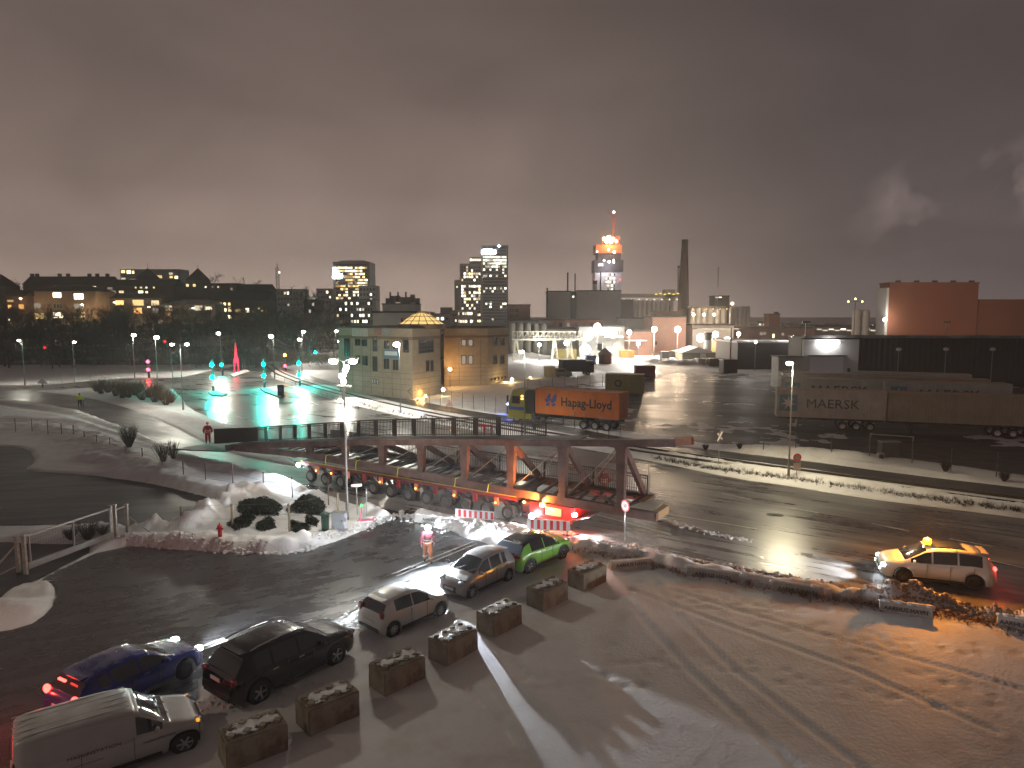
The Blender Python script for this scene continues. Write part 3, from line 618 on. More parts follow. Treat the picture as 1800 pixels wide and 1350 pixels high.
# strip of distant roofs closing the horizon on the harbour side
rr = random.Random(9)
for i in range(16):
    x = 1290+i*22+rr.randint(-5, 5); yt = rr.choice([569, 571, 572, 566])
    t = block('far_building', 'low distant building on the horizon behind the factory', 'building', x, x+rr.randint(14, 26), yt, 620+rr.randint(-50, 90), 20, greyp, group='distant low buildings on the harbour horizon')
    if rr.random() < .5: gridwin(t, 1, 3, 2, 1.4, pick_tower({}, .5, 'pa', rr), 1, t['_h'])
for i in range(14):
    x = 440+i*26+rr.randint(-6, 6)
    t = block('far_building', 'small distant city roof between the hill and the towers', 'building', x, x+rr.randint(14, 24), rr.randint(541, 551), 680+rr.randint(-60, 120), 20, rr.choice([greyp, dkbrick, conc]), group='distant city roofs left of the towers')
    gridwin(t, 2, 3, 1.6, 1.4, pick_tower({}, .3, 'pac', rr), 3, t['_h'])

# --- the factory
big = 255
t = block('silo_building', 'huge windowless grey silo building, left block of the pair', 'industrial building', 964, 1003, 513, big, 18, greyp)
t = block('silo_building', 'huge windowless grey silo building, wide right block of the pair', 'industrial building', 1014, 1092, 512, big, 18, greyp, over=.05)
t = block('stair_shaft', 'dark recessed stair shaft with a lamp between the two grey silo blocks', 'industrial building', 1003, 1014, 514, big+2, 14, M('dark_cladding', (.07, .07, .07), .8))
MB().ball((-.2, -.6, t['_h']-1.6), .35).build('wall_lamp', win_pale, t)
t = block('process_building', 'dark narrow factory block right of the grey silo building', 'industrial building', 1092, 1113, 528, 265, 14, MATS['dark_cladding'])
def silo_row(label, x0, x1, yt, Y, n, mat, group=None):
    a = P(x0, yt, Y); b = P(x1, yt, Y); w = (b.x-a.x)/n; t = thing('silo_row', label, 'silos', ((a.x+b.x)/2, Y, 0), 0, group)
    m = MB().lathe([(w/2, 0), (w/2, a.z-.8), (w*.3, a.z), (.01, a.z)], n=12).mesh('silo', mat, True)
    for i in range(n): link('silo', m, t, (a.x-t.location.x+w*(i+.5), w/2, 0))
    t['_h'] = a.z; t['_w'] = b.x-a.x; return t
t = silo_row('row of tall pale concrete silos beside the brick chimney', 1112, 1185, 527, 300, 9, conc)
MB().box((-2, 1, t['_h']+1.8), (t['_w']+14, 3, 1.6)).build('conveyor_gallery', greyp, t); MB().box((t['_w']/2-2, 2, t['_h']+2), (4.5, 5, 5)).build('elevator_head', conc, t)
mb = MB(); rr = random.Random(4)
for i in range(9): mb.ball((-13+i*3.3, -1.0, t['_h']+.1), .25)
mb.build('gallery_lights', win_pale, t); mb = MB()
for i in range(8): mb.box((1+i*1.9, -.8, t['_h']+2.4+.3*(i % 2)), (.9, .3, .35))
mb.build('yellow_lights', E('yellow_light', (1, .72, .1), 1.6), t)
t = silo_row('cluster of round concrete silos right of the chimney under small lamps', 1212, 1280, 541, 290, 6, conc)
MB().box((0, 3, t['_h']+.4), (t['_w']+2, 8, .8)).build('roof', MATS['roof_felt'], t); mb = MB()
for i in range(6): mb.ball((-7+i*2.9, -.5, t['_h']-.5), .28)
mb.build('eaves_lights', win_warm, t)
t = silo_row('group of slim steel tanks at the right end of the silos', 1284, 1320, 538, 280, 5, M('steel_tank', (.42, .42, .41), .4, .3, var=.15)); MB().ball((-3.6, -.5, t['_h']+1), .7).build('lamp', win_hot, t)
t = block('sifting_tower', 'small dark angular tower on top of the round silos', 'industrial building', 1256, 1282, 521, 300, 8, MATS['dark_cladding']); gridwin(t, 1, 2, 1.2, .4, lambda r, c: 'p', t['_h']-.8, t['_h'], -3, 0)
def stack(name, label, px, yt, Y, r0, r1, mat, cat='chimney', yb=None, nlabel=None):
    a = P(px, yt, Y); z0 = 0 if yb is None else P(px, yb, Y).z; t = thing(name, label, cat, (a.x, Y, z0)); h = a.z-z0
    MB().tube((0, 0, 0), (0, 0, h), r0, r1, 14).build('shaft', mat, t); MB().lathe([(r1*1.12, h-r1*2), (r1*1.18, h-.2), (r1*.8, h), (r1*.7, h-1)], n=14).build('rim', darkm, t); return t, h
t, h = stack('factory_chimney', 'tall tapering brick factory chimney', 1204, 421, 300, 3.1, 1.25, M('chimney_brick', (.075, .045, .038), .9, var=.2, vscale=.3))
MB().lathe([(1.45, h-9), (1.5, h-8.6), (1.36, h-3), (1.34, h-2.6)], n=14).build('collar', M('dark_brick'), t)
for lab, px, yt, yb, Y, r in (('thin white steel flue beside the brick chimney', 1193, 467, 520, 310, .45), ('slender pale mast pipe above the round silos', 1263, 470, 505, 330, .22), ('thin vent pipe left of the grey silo building', 962, 506, 565, 250, .28),
        ('first of two vent pipes on the grey silo roof', 998, 479, 513, 262, .3), ('second vent pipe on the silo roof, beside the stair shaft', 1011, 481, 514, 262, .25), ('vent pipe in front of the unfinished tower', 1056, 478, 512, 262, .22)):
    stack('flue_pipe', lab, px, yt, Y, r, r, M('pale_pipe', (.45, .45, .46), .5) if 'white' in lab or 'pale' in lab else darkm, 'pipe', yb)
t, h = stack('steaming_flue', 'short grey flue letting out steam behind the silo roof', 1046, 493, 300, .8, .8, greyp, 'pipe', 513)
t = block('brick_block', 'reddish-brown square factory block with four dark windows right of the towers', 'industrial building', 891, 932, 537, 235, 12, M('brown_render', (.20, .11, .085), .85, var=.15))
pxwin(t, 235, [(896,903,543,549,'k'), (905,912,543,549,'k'), (896,903,552,557,'k'), (905,912,552,557,'k')])
t = block('brick_hall', 'long low red-brick factory hall with a row of small windows', 'industrial building', 948, 1060, 563, 215, 14, redbrick)
pxwin(t, 215, [(956+i*13.5, 961+i*13.5, 568, 574, 'd' if i == 3 else 'k') for i in range(8)])
t = silo_row('group of weathered concrete silos behind the pipe bridge', 893, 962, 568, 200, 5, M('silo_olive', (.26, .255, .22), .85, var=.3, vscale=.4)); MB().box((0, 3, t['_h']+.3), (t['_w']+2, 8, .7)).build('roof', MATS['roof_felt'], t)
t = block('process_hall', 'tall grey factory wall behind the floodlit yard', 'industrial building', 955, 1040, 578, 205, 10, conc)
t = block('loading_hall', 'white factory hall overexposed by its own floodlights', 'industrial building', 1018, 1098, 575, 195, 14, greyp)
MB().box((t['_w']*.22, -2.2, 6.0), (5, 4, .5)).build('canopy', white_w, t); MB().box((3, -.06, 2.4), (3.6, .14, 4.6)).build('roller_door', greyp, t)
t = block('plant_house', 'pinkish brick factory building with two floodlights in front of it', 'industrial building', 1147, 1206, 558, 212, 14, M('pink_brick', (.42, .24, .19), .85, var=.15, vscale=.5))
pxwin(t, 212, [(1167,1173,569,573,'d'), (1166,1171,585,592,'d'), (1150,1155,600,606,'k')]); MB().box((0, 6, t['_h']+1.1), (7.5, 6, 1.8)).build('roof_house', dkbrick, t)
t = block('filter_house', 'low pinkish factory wing between the white hall and the brick building', 'industrial building', 1098, 1147, 583, 204, 12, M('pink_brick'))
MB().box((-2, -3, 4.6), (7, 5, .3)).build('canopy', white_w, t)
t = block('mill_building', 'pale concrete mill behind the brick building', 'industrial building', 1096, 1150, 560, 240, 14, conc)
t = block('bag_store', 'brilliantly lit open loading hall right of the pink building', 'industrial building', 1218, 1290, 572, 215, 12, M('bag_store_wall', (.62, .58, .52), .8)); MB().box((0, -2.5, t['_h']-1), (t['_w'], 5, .4)).build('canopy', white_w, t)
t = stack('storage_tank', 'upright white storage tank in front of the bright loading hall', 1245, 584, 185, 1.05, 1.05, white_w, 'tank')[0]
t = block('orange_plant', 'open orange-lit steel plant room next to the red pole', 'industrial building', 1256, 1294, 598, 200, 7, M('orange_steel', (.5, .16, .04), .7))
pxwin(t, 200, [(1258,1268,606,611,'a'), (1270,1280,602,606,'h'), (1284,1292,603,607,'w'), (1284,1292,613,618,'w'), (1258,1266,612,616,'a')])
t = block('brick_tower', 'small red-brick tower standing alone right of the silos', 'tower', 1351, 1371, 553, 290, 5, redbrick); MB().box((1.5, 2, t['_h']+.7), (1.6, 1.6, 1)).build('roof_vent', darkm, t)
t = block('long_store', 'long brown store with a few lit windows behind the dark shed', 'industrial building', 1294, 1432, 577, 235, 14, M('brown_render'))
pxwin(t, 235, [(1358,1361,587,594,'h'), (1374,1378,585,590,'d'), (1336,1340,584,589,'d'), (1342,1346,584,588,'d')])
t = block('dark_shed', 'long dark flat shed closing the far side of the yard, floodlights above it', 'warehouse', 1297, 1412, 603, 150, 16, M('shed_dark', (.08, .075, .07), .8, var=.15, vscale=.3), M('shed_roof', (.4, .4, .4), .7))
t = block('hangar', 'huge orange-brown windowless store lit from below on the right', 'industrial building', 1564, 1721, 498, 260, 7, M('rust_cladding', (.24, .085, .042), .8, var=.2, vscale=.05), M('rust_cladding'))
a = P(1558, 506, 262); MB().box((-t['_w']/2-.45, 3.5, a.z/2), (.8, 6.9, a.z)).build('end_wall', white_w, t)
for i in range(5): MB().box((-12+i*7, 3, t['_h']+.8), (1.5, 1.2, .8)).build('roof_vent', dkbrick, t)
t = block('hangar', 'lower orange-brown store running out of the right edge', 'industrial building', 1721, 1960, 528, 262, 7, MATS['rust_cladding'], MATS['rust_cladding'], over=.05)
t = silo_row('pair of pale silos beside the orange-brown store', 1503, 1533, 544, 232, 2, white_w)
t = thing('light_mast', 'tall light mast with three amber lamps above the pale silos', 'light mast', (P(1502, 560, 228).x, 228, 0)); q = P(1502, 528, 228).z
MB().tube((0, 0, 0), (0, 0, q), .12).build('mast', darkm, t); mb = MB()
for dx, dz in ((-2.3, -.4), (0, .5), (2.3, -.4)): mb.ball((dx, 0, q+dz), .32)
mb.build('lamp_heads', E('amber_head', (1, .55, .2), 6), t); MB().bar((-2.4, 0, q-.4), (2.4, 0, q-.4), .12).build('crossarm', darkm, t)
t = block('glasshouse', 'low strip-lit greenhouse roof on the horizon left of the orange-brown store', 'greenhouse', 1434, 1560, 574, 300, 14, greyp); 
for i in range(12): window(t, -t['_w']/2+1.6+i*t['_w']/12, t['_h']-1.2-.5*(i % 2), t['_w']/12-.5, .5, 'p'); 

# pipe bridge over the factory yard
pb = thing('pipe_bridge', 'long steel pipe bridge on trestle legs across the floodlit factory yard', 'pipe bridge', (P(965, 600, 180).x, 180, 0)); mb = MB(); cs = M('cream_steel', (.55, .53, .42), .5)
L_ = P(1032, 600, 180).x-P(903, 600, 180).x; zt = P(900, 583, 180).z; zb = P(900, 597, 180).z
for y in (-1.2, 1.2):
    mb.bar((-L_/2, y, zt), (L_/2, y, zt), .18); mb.bar((-L_/2, y, zb), (L_/2, y, zb), .22)
    n = 14
    for i in range(n): x = -L_/2+L_*i/n; mb.bar((x, y, zb), (x+L_/n, y, zt), .1); mb.bar((x, y, zb), (x, y, zt), .1)
mb.build('truss', cs, pb); mb = MB()
for y, z in ((-.6, .4), (.2, .5), (.7, .3), (-.2, .9)): mb.tube((-L_/2, y, zb+z), (L_/2, y, zb+z), .16, n=6)
mb.build('pipes', galv, pb)
for x in (-8.6, 1.5, 5.5, 9.4):
    lg = MB(); lg.bar((x-.9, -1.6, 0), (x, -1.2, zb), .2); lg.bar((x+.9, 1.6, 0), (x, 1.2, zb), .2); lg.bar((x-.9, -1.6, 0), (x+.5, 1.2, zb), .1)
    lg.bar((x-1, 0, 0), (x-.3, 0, zb), .2); lg.bar((x+1, 0, 0), (x+.3, 0, zb), .2); lg.bar((x-1, 0, 0), (x+.5, 0, zb*.6), .12); lg.bar((x+1, 0, 0), (x-.5, 0, zb*.6), .12); lg.build('trestle', cs, pb)

# floodlights of the factory: pole or bracket, glowing head and its light
head_white = E('flood_head', (1.0, .97, .90), 16); head_warm = E('flood_head_warm', (1.0, .80, .58), 12)
def flood(label, px, py, Y, power, col=(1, .96, .86), r=.55, warm=False, pole=True, dy=-1):
    if 'shed roof' in label: dy = 5
    a = P(px, py, Y); t = thing('floodlight', label, 'floodlight', (a.x, Y, 0))
    MB().tube((0, 0, 0), (0, 0, a.z-.2), .12, .08, 6).build('pole', galv, t)
    MB().ball((0, -.2, a.z), r*1.35, 10, 6).build('lamp_head', head_warm if warm else head_white, t)
    lamp('flood_light', (0, dy, a.z+.1+(1.2 if dy > 0 else 0)), power, col, .5, parent=t)
for i, (lab, px, py, Y, pw, w, r) in enumerate((
    ('added yellowish yard floodlight among the trestle legs', 996, 603, 176, 1500, False, .5), ('small added yard floodlight left of the trestles', 948, 606, 178, 700, False, .35), ('added white lamp over the far yard road', 1122, 604, 180, 1300, False, .4), ('upper left floodlight of the white hall', 1034, 590, 186, 5500, False, .95), ('brightest floodlight on the white hall roof edge', 1050, 574, 190, 3500, False, .7), ('right floodlight of the white hall', 1077, 586, 186, 5000, False, .9),  # first three floods are added to brighten the dark trestle zone
    ('low floodlight left of the small brick hut', 1029, 614, 178, 6000, False, 1.0), ('floodlight over the low pink wing', 1106, 584, 190, 4000, False, .5), ('left of two floodlights before the pink brick building', 1150, 579, 196, 6500, True, .62),
    ('right of two floodlights before the pink brick building', 1191, 579, 196, 6500, True, .68), ('floodlight inside the open loading hall', 1231, 594, 205, 5000, False, .9), ('floodlight beside the upright tank', 1257, 588, 200, 4000, True, .7),
    ('amber floodlight over the orange plant room', 1278, 598, 190, 3500, True, .7), ('round floodlight on the brown store', 1298, 587, 200, 1500, True, .45), ('floodlight at the right end of the dark shed roof', 1394, 594, 148, 260, False, .42),
    ('small floodlight in the middle of the dark shed roof', 1328, 601, 148, 120, False, .22), ('far white floodlight by the orange-brown store', 1555, 562, 258, 800, False, .5), ('left small lamp high on the round silos', 1219, 553, 286, 600, True, .45),
    ('middle small lamp high on the round silos', 1237, 553, 286, 600, True, .45), ('right small lamp high on the round silos', 1255, 553, 286, 600, True, .45))):
    flood(lab, px, py, Y, pw*4.5, (1, .74, .5) if w else (1, .96, .86), r, w)
a = P(1680, 583, 240); t = thing('floodlight', 'sodium floodlight washing the orange-brown store from the ground', 'floodlight', (P(1760, 590, 225).x, 225, 0)); MB().tube((0, 0, 0), (0, 0, 5), .12).build('pole', darkm, t); MB().box((0, 0, 5.2), (1, .5, .5)).build('lamp_head', darkm, t); lamp('flood_light', (0, 1, 6), 8000, (1, .50, .22), .5, 'SPOT', (-6, 40, 14), 150, .6, t)

# --- bare trees on the slope
bark = M('bark', (.050, .038, .028), .95, var=.3, vscale=2); twig = M('twigs', (.095, .066, .045), .95)
def tree_proto(seed, h, spread, dens):
    r = random.Random(seed); tr = MB(); cr = MB()
    def br(p, d, ln, rd, lv):
        q = p+d*ln
        (tr if lv < 2 else cr).tube(p, q, rd, rd*.62, 4 if lv < 2 else 3, cap=False)
        if lv == 4:
            for _ in range(dens):
                a = p.lerp(q, r.random()); e = a+Vector((r.gauss(0, 1), r.gauss(0, 1), r.gauss(.35, .8))).normalized()*ln*r.uniform(.5, 1.0); s = Vector((r.gauss(0, 1), r.gauss(0, 1), 0)).normalized()*.045
                cr.add([a-s, a+s, e], [(0, 1, 2)])
            return
        n = 4 if lv == 0 else r.choice((2, 3, 3))
        for i in range(n):
            t_ = r.uniform(.45, 1.0) if i else 1.0; a = p.lerp(q, t_)
            nd = (d+Vector((r.gauss(0, 1), r.gauss(0, 1), r.gauss(.1, .5)))*spread*(.55 if lv else .8)).normalized(); nd.z = abs(nd.z)*.8+.1*(lv < 3); nd.normalize()
            br(a, nd, ln*r.uniform(.6, .82), rd*.6, lv+1)
    br(Vector((0, 0, 0)), Vector((0, 0, 1)), h*.33, h*.018, 0)
    return tr.mesh('trunk', bark), cr.mesh('crown', twig)
PROTO = [tree_proto(i, 9+i % 3, .62+.08*(i % 2), 7) for i in range(6)]
def tree(x, y, z, k, s, label='bare leafless tree in the dark wood on the slope behind the junction', group='bare trees on the wooded slope', rz=0):
    t = thing('bare_tree', label, 'tree', (x, y, z-.2), rz, group); t.scale = (s, s, s)
    link('trunk', PROTO[k][0], t); link('crown', PROTO[k][1], t); return t
rt = random.Random(21)
for i in range(270):
    px = rt.uniform(-40, 600); Y = rt.uniform(150, 275)
    if px > 470: Y = rt.uniform(185, 300)
    x = P(px, 600, Y).x; s = rt.uniform(.85, 1.3)
    if px > 470: s *= 1.15
    tree(x, Y, max(-.2, hzf(x, Y)), rt.randrange(6), s, rz=rt.uniform(0, 6))
for lab, px, yb, Y, s in (('bare round-crowned tree standing on the hill crest left of the towers', 76, 500, 405, 1.5), ('low bare tree left of the long dark roof', 30, 505, 400, 1.3), ('pair-topped bare tree right of the tall pyramid tower', 372, 500, 405, 1.5), ('bare tree right of the dark block on the hill', 430, 512, 380, 1.6), ('bare tree above the terrace end', 120, 500, 410, 1.2),
        ('big dark bare tree right of the hill in front of the city', 535, 545, 300, 1.9), ('second big bare tree in front of the city, right of the first', 560, 548, 300, 1.8), ('third big bare tree in front of the city, nearest the office tower', 578, 560, 280, 1.5)):
    b = P(px, yb, Y); tree(b.x, Y, b.z-6, rt.randrange(6), s, lab, 'trees on the skyline', rt.uniform(0, 6))
for lab, px, Y, s in (('small bare tree before the brick tower on the harbour side', 1332, 250, .8), ('small bare tree behind the silo rows', 905, 300, .9)):
    tree(P(px, 600, Y).x, Y, 0, 2, s, lab, 'trees by the factory')
# undergrowth: dense thicket under the trees
def thicket(name, label, cat, pts, n, hmin, hmax, mat, seed, spread=.5, w=.02, kind='stuff'):
    r = random.Random(seed); mb = MB()
    for _ in range(n):
        i = r.randrange(len(pts)-1); t_ = r.random(); a = Vector(pts[i]).lerp(Vector(pts[i+1]), t_)
        p = a+Vector((r.gauss(0, spread), r.gauss(0, spread), 0)); h = r.uniform(hmin, hmax)
        for _ in range(7):
            d = Vector((r.gauss(0, .45), r.gauss(0, .45), 1)).normalized()*h*r.uniform(.6, 1.1); s = Vector((r.gauss(0, 1), r.gauss(0, 1), 0)).normalized()*w; m_ = p+d*.55+Vector((r.gauss(0, .1), r.gauss(0, .1), 0)); mb.add([p-s, p+s, m_+s*.6, m_-s*.6], [(0, 1, 2, 3)]); mb.add([m_-s*.6, m_+s*.6, p+d], [(0, 1, 2)])
            e = m_+Vector((r.gauss(0, .3), r.gauss(0, .3), r.uniform(.1, .5)))*h*.5; mb.add([m_-s*.4, m_+s*.4, e], [(0, 1, 2)])
    o = mb.build(name, mat); tag(o, label, cat, kind=kind); return o
uw = []
for i in range(40): px = -40+i*17; q = P(px, 600, 165+10*(i % 3)); uw.append((q.x, q.y, max(-.2, hzf(q.x, q.y))))
thicket('undergrowth', 'tangled bare brush under the trees on the slope', 'undergrowth', uw, 1500, 1.5, 4, twig, 5, 6, .035)
# ------------------------------------------------------------------ sand-coloured corner building with the glass dome
def wallhit(A, B, px, py):
    v = ray(px, py); d = (B.x-A.x, B.y-A.y); det = v[0]*(-d[1])+d[0]*v[1]
    t = (A.x*(-d[1])+d[0]*A.y)/det; X, Y, Z = v[0]*t, v[1]*t, H+v[2]*t
    L_ = math.hypot(*d); return ((X-A.x)*d[0]+(Y-A.y)*d[1])/L_, Z
sand = M('sandstone_cladding', (.36, .29, .21), .85, var=.18, vscale=.8, bump=.2); sandb = M('sandstone_band', (.20, .13, .085), .85, var=.15); joint = M('joint_dark', (.10, .075, .05), .9)  # joints are dark brown lines between the cladding panels
def wallframe(A, B):                                   # matrix: x along the wall, y into it, z up
    d = Vector((B.x-A.x, B.y-A.y, 0)).normalized(); n = Vector((-d.y, d.x, 0)); m = Matrix((d, n, Vector((0, 0, 1)))).transposed().to_4x4(); m.translation = Vector((A.x, A.y, 0)); return m
class Wall:
    def __init__(s, t, A, B): s.t = t; s.A = A; s.B = B; s.m = Matrix.Translation(-t.location) @ wallframe(A, B); s.L = math.hypot(B.x-A.x, B.y-A.y)
    def rect(s, x0, x1, y0, y1):
        u0, z0 = wallhit(s.A, s.B, x0, (y0+y1)/2); u1, _ = wallhit(s.A, s.B, x1, (y0+y1)/2); xm = (x0+x1)/2; _, zt = wallhit(s.A, s.B, xm, y0); _, zb = wallhit(s.A, s.B, xm, y1); return u0, u1, zb, zt
    def put(s, mb, name, mat, parent=None):
        mb.v = [tuple(s.m @ Vector(p)) for p in mb.v]; return mb.build(name, mat, parent or s.t)
    def win(s, x0, x1, y0, y1, k='k', mull=1, bars=1):
        u0, u1, zb, zt = s.rect(x0, x1, y0, y1); w = u1-u0; h = zt-zb; c = ((u0+u1)/2, (zb+zt)/2)
        fr = MB()
        for sx in (-1, 1): fr.box((c[0]+sx*w/2, -.02, c[1]), (.10, .16, h+.1))
        for sz in (-1, 1): fr.box((c[0], -.02, c[1]+sz*h/2), (w-.1, .155, .10))
        for i in range(1, mull): fr.box((u0+w*i/mull, -.02, c[1]), (.06, .10, h-.1))
        for i in range(1, bars): fr.box((c[0], -.02, zb+h*i/bars), (w-.1, .09, .06))
        f = s.put(fr, 'window', darkm); pane = MB().box((c[0], .0, c[1]), (w-.1, .06, h-.1)); s.put(pane, 'pane', WM[k], f)
    def box(s, name, mat, u0, u1, z0, z1, y=-.03, d=.06): s.put(MB().box(((u0+u1)/2, y, (z0+z1)/2), (u1-u0, d, z1-z0)), name, mat)
b1A = G(597, 689); b1B = G(726, 702); b1C = G(775, 692); HB = 10.0
b2A = G(781, 680); b2B = G(857, 678); b2C = G(893, 671)
back = Vector((-4, 16, 0))
bt = thing('corner_building', 'sand-coloured stone building with narrow paired windows and a glowing glass dome', 'building', (b1B.x, b1B.y, 0))
def prism_w(t, pts, z0, z1, name, mat): o = t.location; MB().prism([(p.x-o.x, p.y-o.y) for p in pts], z0, z1).build(name, mat, t)
fp = [b1A, b1B, b1C, b1C+Vector((-1.5, 14, 0)), b1A+Vector((4, 16, 0))]
def grow(pts, e):
    c = sum(pts, Vector((0, 0, 0)))/len(pts); return [p+(p-c).normalized()*e for p in pts]
prism_w(bt, fp, -.2, HB-1.6, 'wall', sand); prism_w(bt, grow(fp, .12), HB-1.6, HB-1.15, 'cornice', sandb); prism_w(bt, fp, HB-1.15, HB, 'parapet', sand); prism_w(bt, grow(fp, .14), HB, HB+.14, 'coping', MATS['roof_felt'])
w1 = Wall(bt, b1A, b1B); w2 = Wall(bt, b1B, b1C)
for x0, x1, y0, y1, k, mu, ba in ((625,628.5,596,607,'k',1,1), (630,633,596,607,'k',1,1), (637,640.5,597,608,'k',1,1), (642,645,597,608,'k',1,1), (656,663,592,617,'k',2,4), (657,663,592,597,'h',1,1), (676,679,599,612,'k',1,1), (681,684,599,612,'k',1,1), (692,695,600,613,'k',1,1), (697,700,600,613,'k',1,1), (709,718,595,619,'k',2,3),
        (626,628.5,625,638,'k',1,1), (630,633,625,638,'k',1,1), (638,641,626,641,'k',1,1), (643,646,626,642,'k',1,1), (656,663,627,652,'k',2,4), (676,679,631,648,'k',1,1), (681,684,631,648,'k',1,1), (692,695,633,650,'k',1,1), (697,700,633,650,'k',1,1), (654,657,666,673,'d',1,1), (658,661,666,674,'d',1,1), (662.5,666,667,675,'d',1,1), (606,615,595,626,'k',2,5)):
    w1.win(x0, x1, y0, y1, k, mu, ba)
for x0, x1, y0, y1, k, mu, ba in ((736,761,595,620,'k',5,4), (749,753.5,634,652,'k',1,1), (757,761,634,652,'k',1,1)): w2.win(x0, x1, y0, y1, k, mu, ba)
for px in (620, 637, 652, 673, 689):
    u, _ = wallhit(b1A, b1B, px, 640); w1.box('panel_joint', joint, u-.03, u+.03, .2, HB-1.8, -.015, .03)
for z in (1.2, 2.0, 2.8, 3.6): w1.box('panel_joint', joint, .3, w1.L-.3, z-.02, z+.02, -.012, .024); w2.box('panel_joint', joint, .2, w2.L-.2, z-.02, z+.02, -.012, .024)
u0, u1, z0, z1 = w1.rect(621, 648, 577, 591); w1.box('banner', M('banner_cloth', (.55, .48, .44), .8, var=.2), u0, u1, z0, z1, -.22, .05)
u0, u1, z0, z1 = w1.rect(660, 672, 578, 589); w1.box('banner', M('banner_red', (.42, .10, .07), .8, col2=(.3, .22, .18), vscale=2), u0, u1, z0, z1, -.22, .05)
u0, u1, z0, z1 = w1.rect(674, 688, 577, 591); w1.box('banner', M('banner_grey', (.20, .20, .20), .8, col2=(.35, .34, .33), vscale=3), u0, u1, z0, z1, -.22, .05)
u0, u1, z0, z1 = w1.rect(676, 703, 615, 630); w1.box('sign_board', M('sign_blue', (.10, .18, .28), .5), u0, u1, z0, z1, -.2, .06); w1.box('sign_face', M('sign_white_face', (.62, .66, .68), .5), u0+.3, u1-.3, z0+.45, z1-.2, -.25, .04)
# dome
dc = P(741, 571, b1B.y+6.5); dl = Vector((dc.x, dc.y, HB))-bt.location; r0 = 3.35; nseg = 16
drum = MB().lathe([(r0+.25, -.1), (r0+.25, .55), (r0, .55)], c=dl, n=nseg).build('dome_drum', sandb, bt)
prof = [(r0, .55), (r0*.80, 1.05), (r0*.5, 1.75), (r0*.2, 2.3), (.12, 2.5)]
pane_m = E('dome_glass_lit', (1.0, .62, .20), .95)
dome = MB(); rib = MB()
for i in range(nseg):
    a0, a1 = 2*math.pi*i/nseg, 2*math.pi*(i+1)/nseg
    for (ra, za), (rb, zb) in zip(prof[:-1], prof[1:]):
        q = MB(); e = .045
        pts = [(ra*math.cos(a0+e), ra*math.sin(a0+e), za+.06), (ra*math.cos(a1-e), ra*math.sin(a1-e), za+.06), (rb*math.cos(a1-e), rb*math.sin(a1-e), zb-.06), (rb*math.cos(a0+e), rb*math.sin(a0+e), zb-.06)]
        q.add([Vector(p)+dl for p in pts], [(0, 1, 2, 3)]); q.build('dome_pane', pane_m, bt)
        rib.bar(Vector((ra*math.cos(a0), ra*math.sin(a0), za))+dl, Vector((rb*math.cos(a0), rb*math.sin(a0), zb))+dl, .07)
        rib.bar(Vector((ra*math.cos(a0), ra*math.sin(a0), za))+dl, Vector((ra*math.cos(a1), ra*math.sin(a1), za))+dl, .06)
rib.build('dome_ribs', M('dome_rib', (.08, .05, .03), .6), bt)
# annex
at_ = thing('annex_building', 'lower-windowed sand-coloured annex with curved end washed by an amber lamp', 'building', (b2B.x, b2B.y, 0))
fp2 = [b2A, b2B, b2C, b2C+Vector((-1, 12, 0)), b2A+Vector((0, 14, 0))]; H2 = ZH(b2B, 577)
prism_w(at_, fp2, -.2, H2-1.6, 'wall', sand); prism_w(at_, grow(fp2, .12), H2-1.6, H2-1.2, 'cornice', sandb); prism_w(at_, fp2, H2-1.2, H2, 'parapet', sand); prism_w(at_, grow(fp2, .14), H2, H2+.14, 'coping', MATS['roof_felt'])
a1 = Wall(at_, b2A, b2B); a2 = Wall(at_, b2B, b2C)
for x0, x1, y0, y1, k in ((811,819,597,608,'d'), (823,831,597,608,'d'), (811,819,625,640,'d'), (823,831,625,640,'d')): a1.win(x0, x1, y0, y1, k)
for x0, x1, y0, y1, k in ((867,873,593,608,'k'), (879,886,593,608,'k'), (867,873,624,640,'k'), (879,886,624,640,'k'), (863,865,665,669,'k'), (869,871,664,668,'k'), (875,877,663,667,'k'), (881,883,662,666,'k'), (887,889,661,665,'k')): a2.win(x0, x1, y0, y1, k)
for px in (807, 845): u, _ = wallhit(b2A, b2B, px, 640); a1.box('panel_joint', joint, u-.03, u+.03, .2, H2-1.8, -.015, .03)
for z in (1.0, 1.7, 2.4, 3.1, 3.8): a1.box('panel_joint', joint, .2, a1.L-.2, z-.02, z+.02, -.012, .024); a2.box('panel_joint', joint, .2, a2.L-.2, z-.02, z+.02, -.012, .024)
lk = thing('link_wall', 'narrow pale lit stair link between the sand-coloured building and its annex', 'building link', (b2A.x, b2A.y, 0))
q0 = b1C+Vector((-.2, 3, 0))-lk.location; MB().box(((q0.x)/2, 4, 4.3), (abs(q0.x)+2, 1.5, 8.6)).build('wall', M('link_plaster', (.66, .60, .46), .8), lk)
MB().box(((q0.x)/2, 3.1, 4.6), (abs(q0.x)+2, .3, .25)).build('floor_band', darkm, lk); MB().box((.3, 1.2, 1.5), (1.2, .15, 3)).build('door', M('door_blue_grey', (.12, .14, .2), .5), lk); MB().box((.9, 1.0, 3.1), (2.0, 1.6, .15)).build('porch_roof', sandb, lk)
def small_lamp(name, label, pos, r, col, mat, power, cat='lamp', pole=0.0, rl=.15, off=(0, -.4, 0)):
    t = thing(name, label, cat, (pos[0], pos[1], 0)); z = pos[2]
    if z > .5: MB().tube((0, 0, 0), (0, 0, z-r*.7), .05, .04, 6).build('post', darkm, t)
    else: MB().box((0, 0, z/2), (.3, .3, max(z, .1))).build('housing', darkm, t)
    MB().ball((0, 0, z), r, 10, 6).build('lamp_head', mat, t); lamp('lamp_light', (off[0], off[1], z+off[2]), power, col, rl, parent=t); return t
